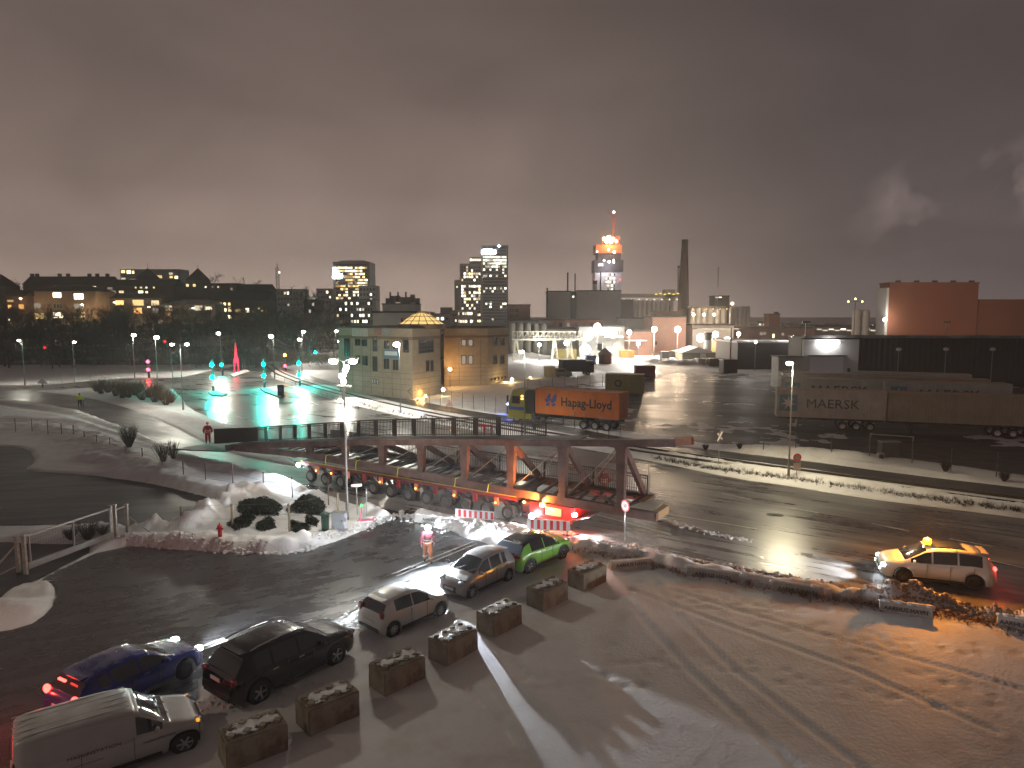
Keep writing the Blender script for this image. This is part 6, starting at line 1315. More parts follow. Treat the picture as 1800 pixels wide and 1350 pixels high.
        for xh in spec.get('handles', (.50, .70)): MB().box((fx-L_*xh, s*(w2*.995+.012), Bz[50]-.10), (.20, .03, .03)).build('door_handle', spec.get('hm', paint_m), t, False)
        MB().box((0, s*(w2*.975), clearance+.08), (wheels[0]-wheels[1]-2*Ra, .05, .12)).build('sill_trim', blackp, t)
        for xs in spec.get('seams', (.40, .60, .80)): MB().box((fx-L_*xs, s*(w2*.994), (Bz[50]+clearance)/2+.05), (.012, .02, Bz[50]-clearance-.16)).build('door_seam', blackp, t)
    MB().box((fx-.03, 0, spec.get('grz', .50)), (.10, Wd*.48, spec.get('grh', .17))).build('grille', blackp, t); MB().box((fx+.025, 0, spec.get('plz', .47)), (.02, .50, .11)).build('number_plate', plate_m, t)
    MB().box((bx-.012, 0, spec.get('rpz', .62)), (.03, .50, .11)).build('number_plate', plate_m, t); MB().box((bx+.05, 0, clearance+.17), (.13, Wd*.72, .14)).build('bumper_lower', blackp, t)
    MB().box((fx-L_*(rg[0]-.02)-.02, 0, interp(top, rg[0]-.03)+.005), (.24, Wd*.56, .035)).build('roof_spoiler', roofm or paint_m, t) if spec.get('spoiler', True) else None
    if spec.get('rails'):
        for s in (-1, 1):
            mb = MB(); pr = None
            for u in [.36+.06*i for i in range(9)]:
                p = Vector((fx-u*L_, s*w2*roof_w*.93, interp(top, u)+.055))
                if pr is not None: mb.tube(pr, p, .026, n=6)
                pr = p
            mb.build('roof_rail', chrome, t)
    for s in (-.35, .25): MB().bar((fx-L_*ws[0]+.03, s, interp(top, ws[0])+.03), (fx-L_*ws[0]-.28, s+.38, interp(top, ws[0]+.06)+.03), .02).build('wiper', blackp, t)
    if lightson:
        for s in (-1, 1):
            h = lamp('headlamp_beam', (fx+.12, s*w2*.68, hz_), spec.get('beam', 420), (.86, .94, 1.0), .06, 'SPOT', None, 75, .8, t); h.rotation_euler = Vector((1, 0, -.085)).to_track_quat('-Z', 'Y').to_euler()
            h = lamp('tail_glow', (bx-.16, s*w2*.8, tz), spec.get('tailw', 9), (1, .03, .02), .06, parent=t)
    return t
def seat(p_a, p_b, Wd, side):       # p_a rear wheel contact, p_b front wheel contact (pixels), side = -1 when the right-hand wheels are the visible ones
    A = G(*p_a); B = G(*p_b); d = (B-A).normalized(); n = Vector((-d.y, d.x, 0)); c = (A+B)/2 - n*side*(Wd/2-.11); return c, math.atan2(d.y, d.x), (B-A).length
snowy = lambda nm, col, c2, **k: M(nm, col, .32, 0, col2=c2, vscale=2.2, lo=.5, hi=.75, coat=.6, **k)
HATCH = [(0,.50),(.012,.62),(.05,.74),(.12,.83),(.24,.95),(.27,.99),(.44,1.40),(.52,1.455),(.66,1.465),(.80,1.42),(.875,1.34),(.905,1.28),(.965,.93),(.985,.86),(1,.52)]
HB_ = [(0,.60),(.1,.76),(.25,.88),(.5,.92),(.8,.97),(1,.92)]
p_white = M('paint_white', (.62, .62, .60), .34, coat=.7, var=.08, vscale=1.5); p_silver = M('paint_silver', (.34, .32, .32), .32, .35, coat=.6, var=.12, vscale=2); p_black = M('paint_black', (.008, .007, .010), .20, coat=.6, spec=.5); p_green = M('paint_green', (.14, .42, .012), .28, coat=.8); p_blue = M('paint_blue', (.006, .012, .13), .25, coat=.8); p_van = M('paint_van_white', (.40, .39, .39), .40, coat=.5, var=.1, vscale=1.2)
def grime(m, top_frost=0.0, amt=.75):
    nt = m.node_tree; N = nt.nodes; L = nt.links; b = N['Principled BSDF']; bc = b.inputs['Base Color']
    src = bc.links[0].from_socket if bc.links else None; tc = N.new('ShaderNodeTexCoord'); sp = N.new('ShaderNodeSeparateXYZ'); L.new(tc.outputs['Object'], sp.inputs[0])
    n = N.new('ShaderNodeTexNoise'); L.new(tc.outputs['Object'], n.inputs[0]); n.inputs['Scale'].default_value = 3.5; n.inputs['Detail'].default_value = 6
    r = N.new('ShaderNodeMapRange'); L.new(sp.outputs[2], r.inputs[0]); r.inputs[1].default_value = .72; r.inputs[2].default_value = .18; r.inputs[4].default_value = amt
    ml = N.new('ShaderNodeMath'); ml.operation = 'MULTIPLY'; L.new(r.outputs[0], ml.inputs[0]); L.new(n.outputs[0], ml.inputs[1])
    mx = N.new('ShaderNodeMix'); mx.data_type = 'RGBA'; L.new(ml.outputs[0], mx.inputs[0]); mx.inputs[7].default_value = (.16, .135, .11, 1)
    if src: L.new(src, mx.inputs[6])
    else: mx.inputs[6].default_value = bc.default_value[:]
    out = mx.outputs[2]
    if top_frost:
        ge = N.new('ShaderNodeNewGeometry'); s2 = N.new('ShaderNodeSeparateXYZ'); L.new(ge.outputs['Normal'], s2.inputs[0]); n3 = N.new('ShaderNodeTexNoise'); L.new(tc.outputs['Object'], n3.inputs[0]); n3.inputs['Scale'].default_value = 2.2; n3.inputs['Detail'].default_value = 8
        a = N.new('ShaderNodeMapRange'); L.new(s2.outputs[2], a.inputs[0]); a.inputs[1].default_value = .80; a.inputs[2].default_value = .97; a.inputs[4].default_value = top_frost
        c3 = N.new('ShaderNodeMapRange'); L.new(n3.outputs[0], c3.inputs[0]); c3.inputs[1].default_value = .42; c3.inputs[2].default_value = .6
        m3 = N.new('ShaderNodeMath'); m3.operation = 'MULTIPLY'; L.new(a.outputs[0], m3.inputs[0]); L.new(c3.outputs[0], m3.inputs[1])
        m4 = N.new('ShaderNodeMix'); m4.data_type = 'RGBA'; L.new(m3.outputs[0], m4.inputs[0]); L.new(out, m4.inputs[6]); m4.inputs[7].default_value = (.55, .55, .57, 1); out = m4.outputs[2]
        rr_ = N.new('ShaderNodeMapRange'); L.new(m3.outputs[0], rr_.inputs[0]); rr_.inputs[3].default_value = b.inputs['Roughness'].default_value; rr_.inputs[4].default_value = .7; L.new(rr_.outputs[0], b.inputs['Roughness'])
    L.new(out, bc)
grime(p_white, .6); grime(p_silver, .35); grime(p_black, .10, .3); grime(p_green, .0, .5); grime(p_blue, .15, .4); grime(p_van, .5)
c, rz, wb = seat((695,1118), (770,1085), 1.62, -1)
car('small white three-door hatchback with frosted roof, seen from behind', 'car', c, rz, 3.47, 1.62, HATCH, HB_, p_white, (1.14, -1.18), .30, (.25,.44), (.90,.962), ((.335,.56),(.575,.80)), dict(spokes=9, rim='hub_cap', tail=.96, taildim=(.5,.8,1.25), handles=(.50,), seams=(.38,.60), rpz=.62))
c, rz, wb = seat((892,1022), (828,1052), 1.60, 1)
car('small silver five-door hatchback facing the camera with orange light on its windows', 'car', c, rz, 3.58, 1.60, [(0,.50),(.012,.64),(.05,.76),(.12,.87),(.22,.98),(.25,1.02),(.42,1.44),(.50,1.51),(.66,1.53),(.80,1.48),(.875,1.40),(.905,1.33),(.965,.97),(.985,.88),(1,.52)], [(0,.62),(.1,.80),(.25,.90),(.5,.93),(.8,.99),(1,.94)], p_silver, (1.18, -1.20), .29, (.23,.42), (.90,.962), ((.30,.50),(.515,.70),(.73,.80)), dict(spokes=7, rim='hub_cap', tail=1.0, head=.74, grz=.45, grh=.22, plz=.47, rpz=.7))
c, rz, wb = seat((457,1236), (592,1168), 1.93, -1)
car('big black station-wagon SUV with silver roof rails between the blue car and the white hatchback', 'car', c, rz, 4.75, 1.93, [(0,.62),(.012,.80),(.04,.93),(.12,1.03),(.24,1.12),(.27,1.16),(.40,1.58),(.47,1.66),(.62,1.70),(.80,1.66),(.87,1.58),(.90,1.50),(.965,1.08),(.985,.98),(1,.62)], [(0,.72),(.1,.92),(.25,1.02),(.5,1.05),(.8,1.11),(1,1.04)], p_black, (1.42, -1.48), .375, (.25,.42), (.89,.962), ((.32,.50),(.515,.70),(.715,.83)), dict(spokes=5, rails=True, tail=1.0, taildim=(.6,1.2,.6), head=.84, grz=.66, grh=.26, rpz=.92, plz=.6, hm=chrome), clearance=.26, roof_w=.76)
c, rz, wb = seat((932,1008), (985,985), 1.80, -1)
gcar = car('bright green compact crossover with black roof, farthest of the parked row', 'car', c, rz, 4.15, 1.80, [(0,.58),(.012,.74),(.05,.88),(.12,.96),(.24,1.03),(.27,1.07),(.42,1.46),(.50,1.53),(.64,1.54),(.78,1.48),(.84,1.42),(.87,1.36),(.955,1.00),(.98,.92),(1,.58)], [(0,.66),(.1,.86),(.25,.94),(.5,.98),(.8,1.05),(1,.98)], p_green, (1.24, -1.24), .345, (.25,.43), (.86,.955), ((.32,.53),(.545,.76)), dict(spokes=5, tail=.98, taildim=(.5,1.2,.55), head=.82, rpz=.8), roofm=M('roof_black', (.012, .012, .013), .25, coat=.6), clearance=.24)
for k in (1.24, -1.24):
    for s in (-1, 1):
        mb = MB()
        for i in range(12): a0, a1 = math.pi*i/12, math.pi*(i+1)/12; mb.bar((k+math.cos(a0)*.425, s*.905, .345+math.sin(a0)*.41), (k+math.cos(a1)*.425, s*.905, .345+math.sin(a1)*.41), .04, .06)
        mb.build('wheel_arch_trim', blackp, gcar)
MB().box((1.35, -.93, .42), (.34, .04, .16)).build('black_side_panel', blackp, gcar)  # small black plastic panel beside the right front wheel
A = G(1711, 1037); B = G(1585, 1023); d = (B-A).normalized(); n = Vector((-d.y, d.x, 0)); c = (A+B)/2-n*.80
tou = car('white people carrier with orange beacon on its roof driving on the main road', 'car', c, math.atan2(d.y, d.x), 4.45, 1.83, [(0,.58),(.012,.72),(.05,.84),(.12,.94),(.20,1.02),(.23,1.06),(.40,1.54),(.48,1.62),(.64,1.65),(.82,1.62),(.90,1.55),(.93,1.48),(.975,1.02),(.99,.92),(1,.56)], [(0,.66),(.1,.84),(.25,.95),(.5,1.00),(.8,1.05),(1,.98)], M('paint_cream_white', (.58, .56, .50), .34, coat=.7), (1.34, -1.38), .33, (.21,.40), (.925,.972), ((.26,.44),(.455,.66),(.675,.87)), dict(spokes=5, rim='rim_dark', tail=1.0, taildim=(.6,.9,.7), head=.68, rails=False, beam=1900, tailw=14), name='escort_car', group=None, lightson=True, clearance=.20, roof_w=.78)
MATS['rim_dark'].node_tree.nodes['Principled BSDF'].inputs['Base Color'].default_value = (.06, .06, .06, 1)
MB().box((-.35, 0, 1.665), (1.3, 1.0, .012)).build('glass_roof', glass_c, tou); MB().tube((.35, .25, 1.63), (.35, .25, 1.68), .09, n=12).build('beacon_base', blackp, tou); MB().lathe([(.14, 1.68), (.18, 1.76), (.16, 1.90), (.0001, 1.98)], c=(.35, .25, 0), n=14).build('beacon', E('beacon_orange', (1, .33, .015), 4.5), tou); lamp('beacon_light', (.35, .25, 2.12), 1200, (1, .33, .03), .10, parent=tou)
MB().ball((2.18, .55, .48), .08, 8, 6).build('fog_lamp', E('headlight_on', (.85, .93, 1.0), 42), tou); MB().ball((2.18, -.55, .48), .08, 8, 6).build('fog_lamp', E('headlight_on', (.85, .93, 1.0), 42), tou)
# blue car on the road
A = G(190, 1262); B = G(318, 1196); d = (B-A).normalized(); n = Vector((-d.y, d.x, 0)); c = (A+B)/2+n*.78
blu = car('dark blue hatchback waiting on the side road with glowing red tail lights', 'car', c, math.atan2(d.y, d.x), 4.30, 1.79, [(0,.52),(.012,.66),(.05,.78),(.12,.86),(.26,.96),(.29,1.0),(.45,1.38),(.52,1.43),(.66,1.445),(.80,1.40),(.87,1.34),(.90,1.28),(.965,.98),(.985,.90),(1,.55)], [(0,.62),(.1,.78),(.25,.90),(.5,.94),(.8,1.0),(1,.94)], p_blue, (1.33, -1.32), .33, (.27,.45), (.895,.962), ((.34,.53),(.545,.73),(.745,.82)), dict(spokes=5, rim='rim_dark', tail=.92, taildim=(.6,1.1,.9), head=.70, beam=1500, tailp=11, tailw=16), name='waiting_car', group=None, lightson=True)
MB().box((-1.97, 0, 1.36), (.06, .34, .05)).build('brake_light', E('tail_on', (1.0, .04, .03), 9), blu)
# white van with lettering
A = G(60, 1412); B = G(322, 1322); VW_ = 1.86
B = G(325, 1322); hd = rad(36); d = Vector((math.cos(hd), math.sin(hd), 0)); n = Vector((-d.y, d.x, 0)); c = B - d*1.62 + n*(VW_/2-.11)
van = car('white panel van lettered MASKINSTATION at the bottom left corner', 'van', c, hd, 4.30, VW_, [(0,.62),(.012,.80),(.04,.93),(.12,1.04),(.19,1.12),(.22,1.17),(.36,1.70),(.42,1.82),(.55,1.87),(.85,1.87),(.95,1.84),(.98,1.78),(.99,1.5),(.995,1.0),(1,.58)], [(0,.74),(.1,.92),(.2,1.02),(.4,1.08),(.8,1.10),(1,1.05)], p_van, (1.62, -1.30), .34, (.20,.36), (.981,.9811), ((.24,.385),), dict(spokes=6, rim='hub_cap', tail=1.0, taildim=(.3,.5,2.0), tailx=.06, head=.84, grz=.62, grh=.22, handles=(.42,), seams=(.40,.67,), spoiler=False, rpz=.75), name='parked_van', group=None, clearance=.22, roof_w=.86)
van.scale = (1, 1, .87)
lt = M('van_lettering', (.06, .055, .07), .5)
def vtext(nm, s_, size, x, z, sx=1.0): text_mesh(nm, s_, size, lt, van, Matrix.Translation((x, -VW_/2*1.0-.016, z)) @ Matrix.Rotation(math.pi/2, 4, 'X'), 0, .004, sx)
vtext('lettering', 'MASKINSTATION', .135, -.45, 1.02, 1.12); vtext('lettering', 'MASKINSTATION', .10, 1.02, .80)
text_mesh('lettering', 'MASKINSTATION', .17, lt, van, Matrix.Translation((-2.168, 0, 1.22)) @ Matrix.Rotation(-math.pi/2, 4, 'Z') @ Matrix.Rotation(math.pi/2, 4, 'X'), 0, .004)
for i in range(5): MB().box((-.85, -.55+i*.275, 1.868+.006), (2.5, .035, .012)).build('roof_rib', p_van, van)
for xx in (.42, ): MB().box((-1.0, -VW_/2*.996, .74), (1.5, .012, .012)).build('door_track', blackp, van)
for s in (-1, 1): MB().ball((1.99, s*.74, .86), .07, 8, 6).build('indicator', E('indicator_glow', (1, .4, .05), .8), van)
# brake lights alone of an unseen car standing just outside the left edge
oc = G(-175, 1345); t = thing('unseen_car_brake_lights', 'red brake lights of an unseen car just outside the left edge', 'lamp', (oc.x, oc.y, 0)); MB().box((0, 0, .5), (.3, .9, .4)).build('housing', blackp, t); MB().box((-.17+.34, 0, .8), (.04, .8, .18)).build('lens', E('tail_on', (1.0, .04, .03), 9), t); lamp('red_light', (.5, 0, .55), 330, (1, .03, .03), .15, parent=t)
# ------------------------------------------------------------------ concrete blocks and barriers
blockm = M('block_concrete', (.26, .235, .175), .9, col2=(.13, .075, .05), vscale=1.6, lo=.42, hi=.66, bump=.35, bscale=14)
def conc_block(label, corner, mid, right, seed):
    A = G(*mid); B = G(*right); d = (B-A).normalized(); rz = math.atan2(d.y, d.x); n = Vector((-d.y, d.x, 0)); Lb, Wb, Hb = 1.60, .92, .86; c = A+d*Lb/2+n*Wb/2
    t = thing('concrete_block', label, 'concrete block', (c.x, c.y, -.02), rz+random.Random(seed).uniform(-.03, .03), 'concrete blocks beside the parked cars'); e = .035
    import bmesh
    bm = bmesh.new(); bmesh.ops.create_cube(bm, size=1); bmesh.ops.scale(bm, vec=(Lb, Wb, Hb), verts=bm.verts); bmesh.ops.bevel(bm, geom=bm.edges[:], offset=e, segments=2, affect='EDGES')
    bmesh.ops.subdivide_edges(bm, edges=[x for x in bm.edges if x.calc_length() > .5], cuts=3, use_grid_fill=True)
    rr = random.Random(seed)
    for v in bm.verts: v.co += Vector((rr.gauss(0, .004), rr.gauss(0, .004), rr.gauss(0, .004)))
    bmesh.ops.translate(bm, vec=(0, 0, Hb/2), verts=bm.verts); me = bpy.data.meshes.new('body'); bm.to_mesh(me); bm.free(); me.materials.append(blockm); link('body', me, t)
    st = MB().box((0, 0, .04), (.17, .17, .10)).mesh('stud', blockm)
    for i in range(4):
        for j in range(2): o = link('stud', st, t, (-.6+i*.4, -.22+j*.44, Hb)); o.rotation_euler = (0, 0, .78)
    # ragged snow cap between the studs
    nx_, ny_ = 34, 20; vs = []; fs = []; ok = {}
    for i in range(nx_+1):
        for j in range(ny_+1):
            x = -Lb/2+.06+(Lb-.12)*i/nx_; y = -Wb/2+.06+(Wb-.12)*j/ny_; hn = math.sin(x*9+seed)*.3+math.sin(y*13+x*5+seed*2)*.35+rr.uniform(-.35, .35)
            edge = min(i, j, nx_-i, ny_-j); ok[i, j] = hn+(-.9 if edge < 2 else 0)+(.45 if abs(y) < .2 else -.12); vs.append((x, y, Hb+.004+max(0, min(.05, .03+ok[i, j]*.03))))
    for i in range(nx_):
        for j in range(ny_):
            if (ok[i, j]+ok[i+1, j]+ok[i, j+1]+ok[i+1, j+1])/4 > .0: a = i*(ny_+1)+j; fs.append((a, a+ny_+1, a+ny_+2, a+1))
    mb = MB(); mb.v = vs; mb.f = fs; mb.build('snow_cap', MATS['snow'], t, True); return t
for i, (lab, m_, r_) in enumerate((('nearest concrete block, half sunk in trodden snow at the bottom edge', (400,1364), (487,1330)), ('concrete block beside the rear of the black SUV', (545,1300), (629,1262)), ('third concrete block from the bottom edge, beside the SUV bonnet', (677,1229), (747,1196)),
       ('concrete block with bright light on its snow cap, beside the white hatchback', (785,1176), (838,1146)), ('fifth concrete block from the bottom edge, right of the white hatchback front', (868,1125), (918,1099)), ('concrete block beside the silver hatchback', (955,1078), (1000,1056)), ('last concrete block of the row, nearest the lettered barrier', (1025,1043), (1062,1027)))):
    conc_block(lab, None, m_, r_, i+3)
harb = M('barrier_concrete', (.52, .50, .46), .8, var=.3, vscale=3, bump=.2); bl_t = M('barrier_lettering', (.03, .035, .07), .6)
def harbour_barrier(label, a, b, h=.42, snowcap=True):
    A = G(*a); B = G(*b); zb = .05; d = B-A; d.z = 0; L_ = d.length; t = thing('concrete_barrier', label, 'barrier', (A.x, A.y, zb), math.atan2(d.y, d.x), 'lettered concrete barriers along the road')
    MB().add([(0, 0, 0), (L_, 0, 0), (L_, .36, 0), (0, .36, 0), (.03, .07, h), (L_-.03, .07, h), (L_-.03, .29, h), (.03, .29, h)], [(0,3,2,1), (4,5,6,7), (0,1,5,4), (1,2,6,5), (2,3,7,6), (3,0,4,7)]).build('body', harb, t)
    m = Matrix.Translation((L_/2, .028, h*.5)) @ Matrix.Rotation(math.pi/2-.16, 4, 'X'); text_mesh('lettering', 'AARHUS HAVN', .235, bl_t, t, m, .002, .004, .95)
    if snowcap:
        mb = MB(); rr = random.Random(int(A.x*10))
        for i in range(14): x = .1+(L_-.2)*i/13; mb.ball((x, .2, h+.01), rr.uniform(.08, .15), 8, 5, (1.5, .9, .5))
        mb.build('snow_cap', MATS['snow'], t, True)
    return t
harbour_barrier('concrete barrier reading AARHUS HAVN lying under glaring snow left of the striped board', (728,919), (800,928))
harbour_barrier('brightly lit concrete barrier reading AARHUS HAVN nearest the concrete blocks', (1074,1006), (1147,999), snowcap=False)
harbour_barrier('second concrete barrier reading AARHUS HAVN, right of the brightly lit one', (1206,1016), (1300,1029))
harbour_barrier('third concrete barrier reading AARHUS HAVN, behind orange-lit snow', (1356,1043), (1448,1056))
harbour_barrier('fourth concrete barrier reading AARHUS HAVN at the foot of the big snow bank', (1545,1078), (1640,1092))
harbour_barrier('last concrete barrier reading AARHUS HAVN at the right edge', (1752,1104), (1850,1122))

# ------------------------------------------------------------------ people
skin_m = M('skin', (.42, .26, .19), .6)
def skinned(name, joints, edges, radii, mat, parent, sub=2):
    me = bpy.data.meshes.new(name); me.from_pydata(joints, edges, []); me.materials.append(mat); o = link(name, me, parent)
    md = o.modifiers.new('skin', 'SKIN'); md.use_smooth_shade = True
    for i, v in enumerate(me.skin_vertices[0].data if me.skin_vertices else []): v.radius = radii[i]
    if not me.skin_vertices:
        pass
    s = o.modifiers.new('sub', 'SUBSURF'); s.levels = sub; s.render_levels = sub; return o
def person(label, pos, rz, jacket, trousers, helmet, stride=.1, arms=.12, lampon=False, stripes=None, hgt=1.8):
    t = thing('person', label, 'person', (pos.x, pos.y, 0), rz); k = hgt/1.8
    # facing local -Y; stride moves the feet fore and aft
    J = {'pel': (0, 0, .98), 'belly': (0, .0, 1.12), 'chest': (0, 0, 1.34), 'neck': (0, 0, 1.50), 'head': (0, -.015, 1.62), 'crown': (0, -.01, 1.74)}
    for s, n_ in ((1, 'l'), (-1, 'r')):
        f = stride*s
        J.update({'hip'+n_: (s*.10, 0, .93), 'knee'+n_: (s*.12, -f*.6-.03, .51), 'ank'+n_: (s*.13, -f, .10), 'toe'+n_: (s*.14, -f-.15, .045), 'sho'+n_: (s*.19, 0, 1.43), 'elb'+n_: (s*(.27+arms*.3), .03+f*.3, 1.16), 'wri'+n_: (s*(.26+arms*.3), -.10+f*.5, .93), 'pal'+n_: (s*(.25+arms*.3), -.13+f*.5, .86)})
    R = {'pel': .13, 'belly': .12, 'chest': .15, 'neck': .055, 'head': .085, 'crown': .06, 'hip': .09, 'knee': .06, 'ank': .04, 'toe': .035, 'sho': .065, 'elb': .043, 'wri': .03, 'pal': .032}
    def mk(nm, keys, ed, grow_, mat, scale=1.0):
        idx = {q: i for i, q in enumerate(keys)}; js = [tuple(c_*k for c_ in J[q]) for q in keys]; rad_ = [(R[q.rstrip('lr')] if q.rstrip('lr') in R else R.get(q, .05))*k+grow_ for q in keys]
        return skinned2(nm, js, [(idx[a], idx[b]) for a, b in ed], rad_, mat, t)
    body_k = list(J); E_ = [('pel', 'belly'), ('belly', 'chest'), ('chest', 'neck'), ('neck', 'head'), ('head', 'crown')]
    for n_ in 'lr': E_ += [('pel', 'hip'+n_), ('hip'+n_, 'knee'+n_), ('knee'+n_, 'ank'+n_), ('ank'+n_, 'toe'+n_), ('chest', 'sho'+n_), ('sho'+n_, 'elb'+n_), ('elb'+n_, 'wri'+n_), ('wri'+n_, 'pal'+n_)]
    b = mk('body', body_k, E_, 0, skin_m)
    jk = ['pel', 'belly', 'chest']+[x+n_ for n_ in 'lr' for x in ('sho', 'elb', 'wri')]; je = [('pel', 'belly'), ('belly', 'chest')]
    for n_ in 'lr': je += [('chest', 'sho'+n_), ('sho'+n_, 'elb'+n_), ('elb'+n_, 'wri'+n_)]
    mk('jacket', jk, je, .055, jacket)
    tk = ['pel']+[x+n_ for n_ in 'lr' for x in ('hip', 'knee', 'ank')]; te = []
    for n_ in 'lr': te += [('pel', 'hip'+n_), ('hip'+n_, 'knee'+n_), ('knee'+n_, 'ank'+n_)]
    mk('trousers', tk, te, .045, trousers)
    for n_ in 'lr':
        a = Vector(J['ank'+n_])*k; e = Vector(J['toe'+n_])*k; MB().ball(((a.x+e.x)/2, (a.y+e.y)/2, .06), .075, 10, 6, (.75, 1.9, .8)).build('boot', blackp, t, True)
        w = Vector(J['pal'+n_])*k; sg = 1 if n_ == 'l' else -1; hd = MB()
        for i, (dy, ln) in enumerate(((-.028, .065), (-.010, .075), (.009, .070), (.026, .055))): hd.tube(w+Vector((0, dy, -.02)), w+Vector((-sg*.008, dy, -.02-ln*.6)), .0095, .009, 6); hd.tube(w+Vector((-sg*.008, dy, -.02-ln*.6)), w+Vector((-sg*.028, dy, -.02-ln)), .009, .007, 6)
        hd.tube(w+Vector((-sg*.01, -.03, .01)), w+Vector((-sg*.035, -.055, -.03)), .011, .008, 6); hd.build('fingers', skin_m, b, True)
    fc = MB(); fc.ball((0, -.10*k, 1.625*k), .014, 6, 5, (1, 1.6, 1.4)); fc.build('nose', skin_m, b, True); ey = MB()
    for s in (-1, 1): ey.ball((s*.032*k, -.085*k, 1.655*k), .010, 6, 5)
    ey.build('eyes', blackp, b, True); MB().box((0, -.092*k, 1.585*k), (.05, .012, .01)).build('mouth', M('lips', (.25, .10, .09), .6), b)
    MB().lathe([(.135*k, 1.68*k), (.125*k, 1.73*k), (.105*k, 1.80*k), (.05*k, 1.845*k), (.0001, 1.85*k)], n=16).build('helmet', helmet, t, True); MB().box((0, -.13*k, 1.685*k), (.16, .08, .015)).build('helmet_peak', helmet, t)
    if stripes:
        for z_, r_ in ((1.14, .225), (1.0, .225)): MB().lathe([(r_*k, z_*k-.025), (r_*k, z_*k+.025)], n=16).build('reflective_band', stripes, t)
        for n_ in 'lr': q_ = Vector(J['ank'+n_])*k; kq = Vector(J['knee'+n_])*k; m_ = q_.lerp(kq, .45); MB().lathe([(.118, -.025), (.118, .025)], c=tuple(m_), n=12).build('reflective_band', stripes, t)
    return t
def skinned2(name, joints, edges, radii, mat, parent):
    import bmesh
    bm = bmesh.new(); lay = bm.verts.layers.skin.verify(); vs = [bm.verts.new(j) for j in joints]
    for i, v in enumerate(vs): v[lay].radius = (radii[i], radii[i]*(.78 if radii[i] > .14 else 1)); v[lay].use_root = (i == 0)
    for a, b in edges: bm.edges.new((vs[a], vs[b]))
    me = bpy.data.meshes.new(name); bm.to_mesh(me); bm.free(); me.materials.append(mat); o = link(name, me, parent)
    md = o.modifiers.new('skin', 'SKIN'); md.use_smooth_shade = True; s = o.modifiers.new('sub', 'SUBSURF'); s.levels = 2; s.render_levels = 2; return o
red_s = M('workwear_red', (.55, .02, .02), .75, var=.15, vscale=8); refl = M('reflective_grey', (.55, .55, .52), .4, .3); or_s = M('workwear_orange', (.60, .14, .03), .75, var=.15, vscale=8); nv = M('workwear_navy', (.02, .025, .06), .8); yl = M('hi_vis_yellow', (.45, .55, .03), .7); hy = M('helmet_red', (.5, .03, .02), .4); hw_ = M('helmet_white', (.7, .7, .7), .4)
person('person in red work suit with hood standing at the left tip of the bridge', G(366, 779, .92), .4, red_s, red_s, hy, .02, .15, stripes=refl).location.z = .92
pm = person('person with dazzling headlamp, dark red jacket and orange trousers walking on the side road', G(752, 988), .25, M('jacket_dark_red', (.12, .015, .025), .75), M('trousers_orange_dirty', (.36, .11, .04), .8), hw_, .22, .2, stripes=refl)
MB().ball((0, -.18, 1.75), .13, 10, 6).build('headlamp', E('headlamp_glare', (.80, .90, 1.0), 400), pm); lamp('headlamp_light', (0, -.34, 1.78), 7000, (.84, .92, 1.0), .05, 'SPOT', None, 150, .35, pm).rotation_euler = Vector((.35, -1, -.12)).to_track_quat('-Z', 'Y').to_euler(); lamp('headlamp_spill', (0, -.5, 1.7), 6, (.84, .92, 1.0), .08, parent=pm)
person('person in dark clothes standing on the path by the lorry', G(939, 758), 2.6, nv, nv, M('helmet_dark', (.03, .03, .04), .5), .05, .1)
person('person in red and orange workwear seen through the lower railing', G(1062, 872), -.4, red_s, or_s, hy, .1, .15, stripes=refl)
pc = G(141, 716); pp_ = person('cyclist in yellow hi-vis jacket standing astride a bicycle on the cycle road', pc, .5, yl, nv, M('helmet_dark'), .05, .2)
bk = thing('bicycle', 'dark bicycle held by the person in the yellow jacket', 'bicycle', (pc.x+.45, pc.y-.05, 0), .5)
for y in (-.52, .52): MB().lathe([(.33, -.02), (.34, 0), (.33, .02), (.315, 0), (.33, -.02)], c=(0, y, .34), n=20, axis='X').build('wheel', wheel_rub, bk)
mb = MB(); 
for a, b in (((0, -.52, .34), (0, -.36, .85)), ((0, -.36, .80), (0, .08, .35)), ((0, .08, .35), (0, .52, .34)), ((0, .08, .35), (0, .20, .85)), ((0, .20, .80), (0, -.36, .82)), ((0, .20, .80), (0, .52, .34))): mb.tube(a, b, .018, n=6)
mb.build('frame', darkm, bk); MB().bar((-.28, -.38, .98), (.28, -.38, .98), .03).build('handlebar', darkm, bk); MB().box((0, .22, .90), (.14, .26, .05)).build('saddle', blackp, bk)
b = G(894, 729); t = thing('blue_beacon_post', 'dark post with glowing blue lamp in front of the lorry', 'beacon', (b.x, b.y, 0)); MB().tube((0, 0, 0), (0, 0, 1.15), .22, .18, 10).build('post', darkm, t); MB().ball((0, 0, 1.28), .2, 10, 6, (1.5, 1, .6)).build('lamp_head', E('blue_lamp', (.12, .25, 1.0), 20), t); lamp('blue_light', (0, -.4, 1.35), 110, (.1, .2, 1.0), .1, parent=t)

